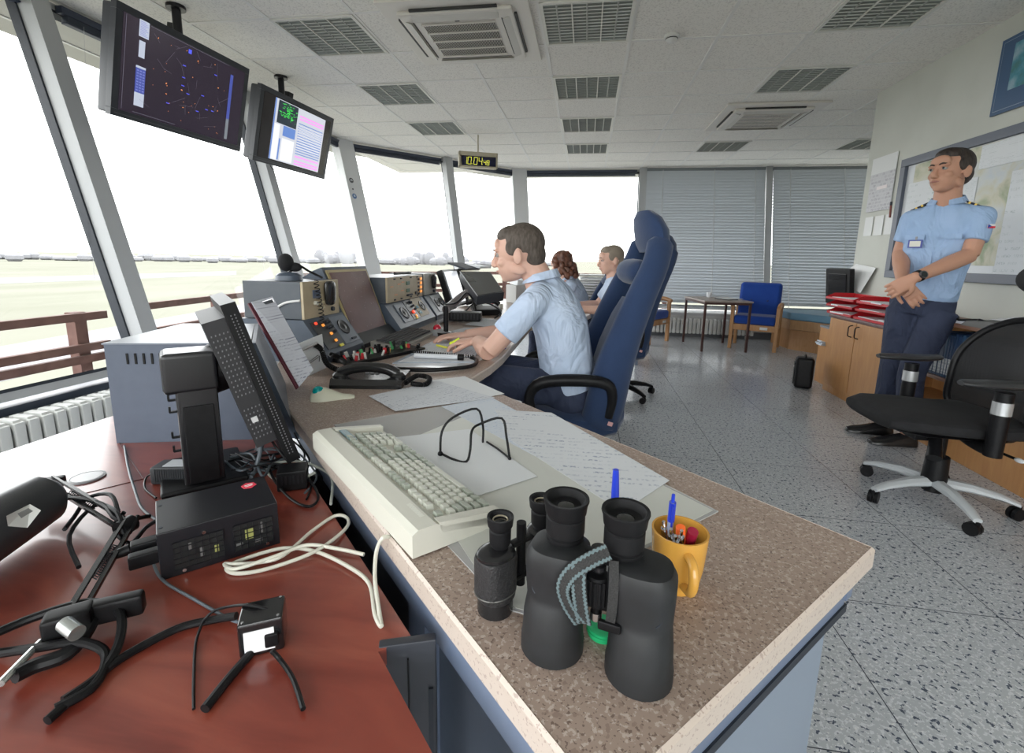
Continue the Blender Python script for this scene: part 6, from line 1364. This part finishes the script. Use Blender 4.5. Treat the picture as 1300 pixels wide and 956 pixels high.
# ------------------------------------------------------------------ people
V = Vector
def skinm(name, c):
    m = mat(name, c, .55, spec=.35); m.node_tree.nodes['Principled BSDF'].inputs['Subsurface Weight'].default_value = .08
    m.node_tree.nodes['Principled BSDF'].inputs['Subsurface Radius'].default_value = (.02, .008, .004); return m
def remesh(o, vox, it=4, fac=.6):
    o.modifiers.clear()
    r = o.modifiers.new('surface', 'REMESH'); r.mode = 'VOXEL'; r.voxel_size = vox; r.use_smooth_shade = True
    if it: s = o.modifiers.new('soften', 'SMOOTH'); s.iterations = it; s.factor = fac
    return o
def basis(fwd, up):
    f = V(fwd).normalized(); u = V(up); u = (u-f*u.dot(f)).normalized(); r = f.cross(u)      # x right, y forward, z up
    M = Matrix.Identity(4)
    for i, v in enumerate((r, f, u)):
        for j in range(3): M[j][i] = v[j]
    return M
def head_parts(b, H, s=1.0):
    M = H @ Matrix.Scale(s, 4); E = lambda c, r, rot=None: b.ell(c, r, M=M, nu=20, nv=14, rot=rot)
    E((0, -.018, .035), (.077, .098, .088)); E((0, .006, .02), (.070, .085, .075))
    E((0, .030, -.035), (.058, .060, .068)); E((0, .045, -.070), (.034, .040, .034)); E((0, .066, -.088), (.020, .016, .015))
    for q in (-1, 1):
        E((q*.036, .058, -.020), (.022, .024, .022)); E((q*.050, .0, -.055), (.014, .035, .022), (.5, 0, 0)); E((q*.030, .078, .030), (.026, .012, .008))
        E((q*.078, -.012, -.008), (.008, .020, .031), (.15, 0, q*.35)); E((q*.083, -.020, .006), (.006, .010, .014))
        E((q*.010, .098, -.030), (.009, .011, .007))
    b.tube([(0, .084, .030), (0, .096, .005), (0, .106, -.020), (0, .100, -.032)], [.008, .0105, .0145, .011], n=10, M=M)
    E((0, .085, -.052), (.024, .012, .0065)); E((0, .083, -.062), (.021, .012, .006)); E((0, .072, .052), (.05, .02, .03))
def hand(b, w, d, pn, side, curl=.5, spread=.06, s=1.0, thumb=.5):
    """w wrist, d direction of the hand, pn palm normal, side +1 thumb on d x pn side"""
    w, d, pn = V(w), V(d).normalized(), V(pn); pn = (pn-d*pn.dot(d)).normalized(); sd = d.cross(pn)*side
    def el(p, w_, h_): return [p+sd*(w_*math.cos(u))+pn*(h_*math.sin(u)) for u in [2*PI*k/14 for k in range(14)]]
    b.loft([el(w-d*.02, .026*s, .019*s), el(w+d*.01*s, .030*s, .017*s), el(w+d*.045*s, .040*s, .015*s), el(w+d*.085*s, .041*s, .012*s), el(w+d*.095*s, .036*s, .009*s)])
    for i, L in enumerate((.072, .080, .075, .058)):
        p = w+d*.088*s+sd*((.030-.020*i)*s); dirn = (d+sd*spread*(1.5-i)).normalized(); P = [p-d*.012]; a = curl*.5
        for k, seg in enumerate((.42, .33, .25)):
            P.append(P[-1]+(dirn*math.cos(a)+pn*math.sin(a))*L*seg*s*(1.25 if k == 0 else 1)); a += curl
        b.tube(P, [.0090*s, .0088*s, .0080*s, .0068*s], n=10, smooth=3)
    p = w+sd*.024*s+d*.02*s; P = [p, p+(sd*.75+d*.6+pn*thumb*.4).normalized()*.034*s, p+(sd*.9+d*1.2+pn*thumb).normalized()*.062*s, p+(sd*.85+d*1.7+pn*thumb*1.4).normalized()*.085*s]
    b.tube(P, [.013*s, .0115*s, .010*s, .008*s], n=10, smooth=3)
def person(label, root, J, skin, shirt, trouser, hairm, hair='short', vox=.006, hands=None, shoes=True, cls='person', s=1.0):
    """J joints in world space"""
    t = thing('person', label, 'person', root); o = V(root); L = lambda p: V(p)-o
    H = Matrix.Translation(L(J['head'])) @ basis(J['face'], J.get('headup', (0, 0, 1)))
    b = B(); head_parts(b, H, s)
    nk, ch, pv = L(J['neck']), L(J['chest']), L(J['pelvis']); hc = L(J['head'])
    b.tube([hc+V((0, 0, -.03))-V(J['face'])*.02, hc*.35+nk*.65, nk-V((0, 0, .04))], [.056*s, .058*s, .064*s], n=16)
    b.tube([nk-V((0, 0, .05)), ch, pv], [.06, .085, .085], n=14)
    for sd in ('L', 'R'):
        sh, el, wr = L(J['sh'+sd]), L(J['el'+sd]), L(J['wr'+sd])
        b.tube([nk-V((0, 0, .09)), sh], [.045, .035], n=12, smooth=1)
        b.tube([sh, sh*.6+el*.4, el], [.034*s, .042*s, .038*s], n=14); b.tube([el, el*.65+wr*.35, wr], [.040*s, .041*s, .026*s], n=14)
        d, pn, side, curl = J['hand'+sd]; hand(b, wr, d, pn, side, curl, s=.98*s)
        hp, kn, an = L(J['hip'+sd]), L(J['kn'+sd]), L(J['an'+sd])
        b.tube([pv, hp], [.07, .06], n=12, smooth=1); b.tube([hp, kn, an], [.05, .035, .03], n=12, smooth=2)
    body = remesh(obj('body', b, skin, t), vox, 3, .5)
    # eyes, brows, lips
    for q in (-1, 1):
        e = obj('eye', B().ell((q*.031*s, .078*s, .012*s), (.0125*s, .0115*s, .0095*s), M=H, nu=14, nv=10), mat('eye white', (.36, .36, .35), .35), t)
        obj('iris', B().ell((q*.031*s, .0885*s, .012*s), (.0055*s, .003*s, .0055*s), M=H, nu=12, nv=8), mat('dark iris', (.04, .05, .06), .15), e)
        obj('eyelid', B().tube([(q*.031*s+x*s, y*s, z*s) for x, y, z in ((-.014, .082, .012), (-.007, .0905, .019), (.004, .0915, .020), (.014, .083, .013))], .0028*s, n=8, M=H), skin, t)
        obj('eyebrow', B().tube([(q*.012*s, .0935*s, .031*s), (q*.028*s, .0925*s, .036*s), (q*.047*s, .080*s, .031*s)], [.003*s, .0042*s, .002*s], n=8, M=H), hairm, t)
    obj('lips', B().tube([(-.022*s, .090*s, -.056*s), (-.008*s, .0975*s, -.054*s), (.008*s, .0975*s, -.054*s), (.022*s, .090*s, -.056*s)], [.002*s, .0045*s, .0045*s, .002*s], n=8, M=H), mat('lip tone', (.36, .16, .13), .5), t)
    # hair
    hb = B(); Hs = H @ Matrix.Scale(s, 4)
    if hair == 'short':
        hb.ell((0, -.026, .044), (.080, .095, .085), M=Hs, nu=24, nv=16); hb.ell((0, .016, .085), (.062, .062, .040), M=Hs, nu=20, nv=12); hb.ell((0, -.065, -.005), (.064, .052, .062), M=Hs)
        for q in (-1, 1): hb.ell((q*.069, .006, .030), (.011, .030, .032), M=Hs)
        ho = remesh(obj('hair', hb, hairm, t), .005, 2)
    else:
        hb.ell((0, -.028, .045), (.096, .108, .094), M=Hs); r_ = random.Random(3)
        for i in range(64):
            a = r_.uniform(PI*.92, PI*2.08); z = r_.uniform(-.15, .08); rr0 = .092+.022*(z < -.02)
            hb.ell((rr0*math.cos(a), -.02+rr0*1.05*math.sin(a), z), (.026, .026, .034), M=Hs, nu=10, nv=8)
        ho = remesh(obj('hair', hb, hairm, t), .006, 1)
    # shirt
    sb = B(); nf = V(J['face']); nf.z = 0; nf.normalize(); fw = V(J.get('torso', nf)).normalized()
    def ring(c, ax, w_, d_, n=24):
        ax = V(ax).normalized(); y = (fw-ax*fw.dot(ax)).normalized(); x = y.cross(ax)
        return [c+x*(w_*math.copysign(abs(math.cos(u))**.85, math.cos(u)))+y*(d_*math.sin(u)) for u in [2*PI*k/n for k in range(n)]]
    ax = nk-pv; ax2 = nk-ch; g = J.get('girth', 1)
    c = lambda f: pv*(1-f)+ch*f
    c2 = lambda f: ch*(1-f)+nk*f
    sb.loft([ring(c(-.06), ch-pv, .165*g, .112*g), ring(c(.06), ch-pv, .172*g, .122*g), ring(c(.25), ch-pv, .170*g, .125*g), ring(c(.55), ch-pv, .172*g, .122*g), ring(ch, ax, .185*g, .122*g), ring(c2(.35), ax2, .190*g, .116*g), ring(c2(.60), ax2, .175*g, .10*g), ring(c2(.80), ax2, .125, .082), ring(c2(.95), ax2, .070, .066)])
    for sd in ('L', 'R'):
        sh, el = L(J['sh'+sd]), L(J['el'+sd]); sb.tube([c2(.70), sh*.8+c2(.7)*.2, sh], [.07, .064*g, .055*g], n=16, smooth=2); sb.ell(sh+V((0, 0, .002)), (.060*g, .060*g, .056*g))
        e = sh*.36+el*.64; sb.tube([sh, sh*.68+el*.32, e], [.062*g, .061*g, .062*g], n=20, smooth=3)
    so = remesh(obj('shirt', sb, shirt, t), max(vox, .007), 5, .5)
    # collar, buttons
    cb = B(); cn = c2(.97); y = (fw-V((0, 0, 1))*fw.z).normalized(); x = y.cross(V((0, 0, 1)))
    rg0 = [cn+x*(.066*s*math.cos(u))+y*(.062*s*math.sin(u))+V((0, 0, .022-.020*math.sin(u))) for u in [PI/2+.35+(2*PI-.7)*k/22 for k in range(23)]]
    for i in range(22):
        a_, b_ = rg0[i], rg0[i+1]; oa, ob = (a_-cn), (b_-cn); oa.z = ob.z = 0; ka = V((0, 0, .034)); 
        cb.add([a_, b_, b_+ob*.26-ka, a_+oa*.26-ka, a_+oa*.05, b_+ob*.05, b_+ob*.31-ka, a_+oa*.31-ka], [(0, 1, 2, 3), (7, 6, 5, 4), (0, 4, 5, 1), (1, 5, 6, 2), (2, 6, 7, 3), (3, 7, 4, 0)])
    obj('collar', cb, shirt, t)
    # trousers
    tb = B(); tw = J.get('legw', 1)
    tb.loft([ring(c(.10), ch-pv, .163*g, .113*g), ring(c(-.02), ch-pv, .172*g, .122*g), ring(c(-.16), ch-pv, .176*g, .128*g), ring(c(-.30), ch-pv, .165*g, .12*g)])
    for sd in ('L', 'R'):
        hp, kn, an = L(J['hip'+sd]), L(J['kn'+sd]), L(J['an'+sd])
        tb.tube([hp+V((0, 0, .02)), hp*.7+kn*.3, kn, kn*.5+an*.5, an+V((0, 0, .02))], [.098*tw, .092*tw, .074*tw, .070*tw, .066*tw], n=20, smooth=3)
    remesh(obj('trousers', tb, trouser, t), .009, 6, .5)
    for sd in ('L', 'R'):
        an = L(J['an'+sd]); td = V(J['toe'+sd]).normalized(); sdv = V((-td.y, td.x, 0)); rings = []
        for q, w_, h_ in ((-.07, .022, .05), (-.055, .036, .082), (-.01, .042, .092), (.06, .043, .070), (.12, .048, .050), (.17, .044, .040), (.20, .028, .028), (.208, .012, .016)):
            p = an+td*q; base = p.z-.075; rings.append([V((p.x, p.y, base))+sdv*(w_*math.cos(u))+V((0, 0, max(0, h_*math.sin(u)) if math.sin(u) > 0 else 0)) for u in [2*PI*k/20 for k in range(20)]])
        obj('shoe', B().loft(rings), mat('polished black shoe leather', (.012, .012, .013), .25), t)
    return t, H, c, c2, fw, L
sky_shirt = noisy('light blue uniform shirt', (.30, .43, .64), (.34, .47, .69), 9, .8, .25, bd=.01); pale_shirt = noisy('very pale blue uniform shirt', (.42, .51, .66), (.48, .56, .70), 7, .8, .3, bd=.012)
def creases(m, sc=6, st=.9, d=.05):
    if 'creased' in m: return
    v = coords(m, 'Object', (1, 1, .6)); n = nd(m, 'ShaderNodeTexNoise', Scale=sc, Detail=3, Distortion=1.5); lk(m, v, n.inputs['Vector']); bump(m, n.outputs['Fac'], st, d)
navy_tr = noisy('navy uniform trousers', (.022, .030, .062), (.030, .040, .078), 6, .85)
for m_ in (sky_shirt, pale_shirt, navy_tr): creases(m_)
skin_a = skinm('lightly tanned skin', (.50, .27, .185)); skin_b = skinm('fair skin', (.60, .37, .29))
dark_hair = noisy('dark brown hair', (.018, .012, .010), (.05, .035, .028), 90, .6, .6, bd=.006, stretch=(1, 1, .25)); brown_hair = noisy('short brown hair', (.05, .038, .030), (.10, .08, .065), 90, .7, .6, bd=.005, stretch=(1, 1, .3)); wavy = noisy('wavy auburn hair', (.045, .016, .010), (.16, .06, .03), 40, .5, .8, bd=.01, stretch=(1, 1, .35))
# the standing man
F = V((-.75, -.66, 0)).normalized(); R_ = V((F.y, -F.x, 0))       # R_: his right
pel = V((2.13, 3.36, .955)); che = V((2.13, 3.31, 1.27)); nec = V((2.115, 3.275, 1.545))
J = dict(head=V((2.075, 3.235, 1.692)), face=(-.93, -.36, .02), headup=(-.05, 0, 1), neck=nec, chest=che, pelvis=pel, torso=F,
         shL=nec-R_*.158-V((0, 0, .105))+V((.015, 0, 0)), shR=nec+R_*.160-V((0, 0, .105)),
         elL=WY(1231, 324, 3.12), wrL=WY(1160, 353, 3.03), elR=WY(1143, 322, 3.44), wrR=WY(1146, 360, 3.14),
         handL=((-.55, .35, -.55), (.1, .6, -.2), 1, .55), handR=((.45, -.45, -.75), (.4, .5, -.1), -1, .5),
         hipL=pel-R_*.09-V((0, 0, .10)), hipR=pel+R_*.09-V((0, 0, .10)), knL=V((2.08, 3.27, .50)), knR=V((2.06, 3.43, .50)), anL=V((2.09, 3.25, .078)), anR=V((2.06, 3.45, .078)), toeL=(-1, .02, 0), toeR=(-1, .12, 0), legw=.98, girth=.96)
t, H, c, c2, fw, L = person('standing man in light blue uniform shirt with hands clasped, leaning on the cabinet', (2.07, 3.35, 0), J, skin_a, sky_shirt, navy_tr, dark_hair, vox=.0048, s=1.1)
gold = mat('gold braid', (.6, .42, .08), .4, .4); navy_c = mat('navy cloth', (.012, .016, .035), .8)
for sd in (-1, 1):
    p = c2(.74)+R_*(sd*.105)+V((0, 0, .046)); dd = (R_*sd+V((0, 0, -.50))).normalized()
    b = B(); beam(b, p-dd*.05, p+dd*.065, .045, .010, (0, 0, 1)); e = obj('epaulette', b, navy_c, t, smooth=0)
    b = B(); 
    for q in (.0, .03): beam(b, p+dd*q, p+dd*(q+.010), .046, .0125, (0, 0, 1))
    obj('gold_stripe', b, gold, e, smooth=0)
def on_chest(f, side, out=.0): return c2(f)+fw*(.118+out)+R_*side
def chestplate(nm, f, side, w_, h_, m, out, th=.004, parent=None, up=V((0, 0, 1))):
    p = on_chest(f, side, out); b = B(); beam(b, p-up*h_/2, p+up*h_/2, w_, th, fw); return obj(nm, b, m, parent or t, smooth=0)
chestplate('pocket_flap', .20, .085, .095, .030, sky_shirt, .004); chestplate('pocket_flap', .20, -.085, .095, .030, sky_shirt, .002)
chestplate('placket', -.15, 0, .028, .34, sky_shirt, .0, .005)
k = chestplate('name_badge', .05, .075, .070, .048, mat('blue badge holder', (.03, .05, .30), .35), .012); chestplate('badge_card', .05, .075, .054, .034, mat('pale badge card', (.66, .66, .58), .5), .0152, .001, k); chestplate('badge_clip', .17, .075, .010, .020, mat('dull steel clip', (.25, .26, .28), .4), .008, .004, k)
sl = L(J['shL'])*.72+L(J['elL'])*.28; od = (-R_*.80+F*.58).normalized(); p = sl+od*.0715
fl = B(); beam(fl, p+V((0, 0, -.011)), p+V((0, 0, .011)), .040, .003, od); fo = obj('flag_patch', fl, mat('flag white', (.7, .7, .7), .6), t, smooth=0)
sdv = od.cross(V((0, 0, 1))).normalized()
b = B(); beam(b, p+od*.002+V((0, 0, -.011)), p+od*.002, .040, .002, od); obj('flag_red_band', b, mat('flag red', (.6, .02, .04), .6), fo, smooth=0)
pl = p+od*.0032; left = -sdv if (-sdv).x < 0 else sdv
obj('flag_blue_wedge', B().add([pl+left*.02+V((0, 0, .011)), pl+left*.02-V((0, 0, .011)), pl, pl+left*.02+V((0, 0, .011))+od*.001, pl+left*.02-V((0, 0, .011))+od*.001, pl+od*.001], [(0, 1, 2), (5, 4, 3)]), mat('flag blue', (.02, .06, .35), .6), fo, smooth=0)
w0, e0 = L(J['wrL']), L(J['elL']); d = (w0-e0).normalized(); wp = w0-d*.03
obj('watch_strap', B().cyl(wp-d*.010, wp+d*.010, .0335, n=28), black_matt, t); fn = (V((0, -1, .25))-d*V((0, -1, .25)).dot(d)).normalized(); wc = obj('watch_case', B().cyl(wp+fn*.028, wp+fn*.041, .021, n=24), mat('dark steel watch', (.12, .12, .13), .3, .8), t)
obj('watch_dial', B().cyl(wp+fn*.041, wp+fn*.0415, .016, n=24), mat('black watch dial', (.02, .025, .03), .2), wc)
# seated man nearest
pel = V((-.055, 2.22, .555)); che = V((-.105, 2.20, .84)); nec = V((-.205, 2.17, 1.075))
J = dict(head=V((-.310, 2.155, 1.165)), face=(-.985, .05, -.16), headup=(-.22, 0, 1), neck=nec, chest=che, pelvis=pel, torso=(-1, 0.03, -.3),
         shL=V((-.215, 1.985, .965)), shR=V((-.20, 2.37, .975)), elL=V((-.40, 1.955, .752)), wrL=WY(606, 433, 2.08), elR=V((-.42, 2.45, .755)), wrR=V((-.60, 2.33, .755)),
         handL=((-1, .25, -.12), (.0, .1, -1), 1, .55), handR=((-1, -.3, -.05), (0, 0, -1), -1, .3),
         hipL=V((-.09, 2.12, .56)), hipR=V((-.09, 2.32, .56)), knL=V((-.46, 2.10, .575)), knR=V((-.46, 2.34, .575)), anL=V((-.52, 2.10, .08)), anR=V((-.50, 2.36, .08)), toeL=(-1, -.1, 0), toeR=(-1, .1, 0), legw=.93, girth=1.04)
t, H, c, c2, fw, L = person('man in pale blue shirt writing at the desk, seated on the nearest swivel chair', (.0, 2.2, 0), J, skin_b, pale_shirt, navy_tr, brown_hair, vox=.0048, s=1.1)
hp = L(J['wrL']); obj('lanyard', B().tube([L((-.30, 2.12, .94)), L((-.36, 2.16, .84)), L((-.37, 2.2, .72))], .004, n=6), mat('blue lanyard', (.02, .04, .40), .6), t)
hl = WY(580, 433, 2.10); t2 = thing('highlighter', 'fluorescent yellow green highlighter held by the writing man', 'highlighter', hl); obj('barrel', B().cyl((-.02, -.01, -.010), (.012, .004, .010), .008, n=14), mat('fluorescent yellow green', (.65, .80, .04), .4), t2); obj('cap', B().ell((-.022, -.011, -.013), (.012, .012, .012)), MATS['fluorescent yellow green'], t2)
# woman
pel = V((-.02, 4.72, .52)); che = V((-.07, 4.70, .76)); nec = V((-.17, 4.62, .98)); fd = V((-.85, -.05, 0)).normalized()
J = dict(head=V((-.245, 4.60, 1.10)), face=(-.80, .58, -.28), headup=(-.15, 0.05, 1), neck=nec, chest=che, pelvis=pel, torso=(-.95, .1, -.2),
         shL=V((-.13, 4.44, .90)), shR=V((-.18, 4.79, .90)), elL=V((-.28, 4.36, .74)), wrL=V((-.50, 4.44, .745)), elR=V((-.36, 4.88, .74)), wrR=V((-.56, 4.78, .745)),
         handL=((-1, .2, -.05), (0, 0, -1), 1, .4), handR=((-1, -.2, -.05), (0, 0, -1), -1, .4), hipL=V((-.08, 4.63, .52)), hipR=V((-.08, 4.81, .52)), knL=V((-.46, 4.62, .54)), knR=V((-.46, 4.84, .54)), anL=V((-.50, 4.60, .08)), anR=V((-.48, 4.84, .08)), toeL=(-1, 0, 0), toeR=(-1, 0, 0), legw=.82, girth=.88)
person('woman with wavy auburn hair and pale shirt, seated beyond the writing man', (-.02, 4.70, 0), J, skin_b, pale_shirt, navy_tr, wavy, hair='long', vox=.007, s=.95)
# second seated man
pel = V((.30, 4.06, .545)); che = V((.26, 4.05, .80)); nec = V((.235, 4.02, 1.01))
J = dict(head=V((.195, 4.0, 1.145)), face=(-.93, -.30, -.12), headup=(-.12, 0, 1), neck=nec, chest=che, pelvis=pel, torso=(-1, -.1, -.15),
         shL=V((.235, 3.84, .925)), shR=V((.225, 4.22, .93)), elL=V((.20, 3.78, .755)), wrL=V((-.04, 3.80, .76)), elR=V((.12, 4.28, .755)), wrR=V((-.10, 4.12, .76)),
         handL=((-1, .1, -.08), (0, 0, -1), 1, .4), handR=((-1, -.3, -.05), (0, 0, -1), -1, .4), hipL=V((.30, 3.97, .55)), hipR=V((.30, 4.15, .55)), knL=V((-.10, 3.95, .56)), knR=V((-.10, 4.17, .56)), anL=V((-.12, 3.95, .08)), anR=V((-.12, 4.17, .08)), toeL=(-1, 0, 0), toeR=(-1, 0, 0), legw=.92, girth=1.0)
person('man in pale shirt leaning on the desk, seated on the chair behind the nearest one', (.34, 4.05, 0), J, skin_b, pale_shirt, navy_tr, mat('grey blond hair', (.22, .18, .14), .7), vox=.007)
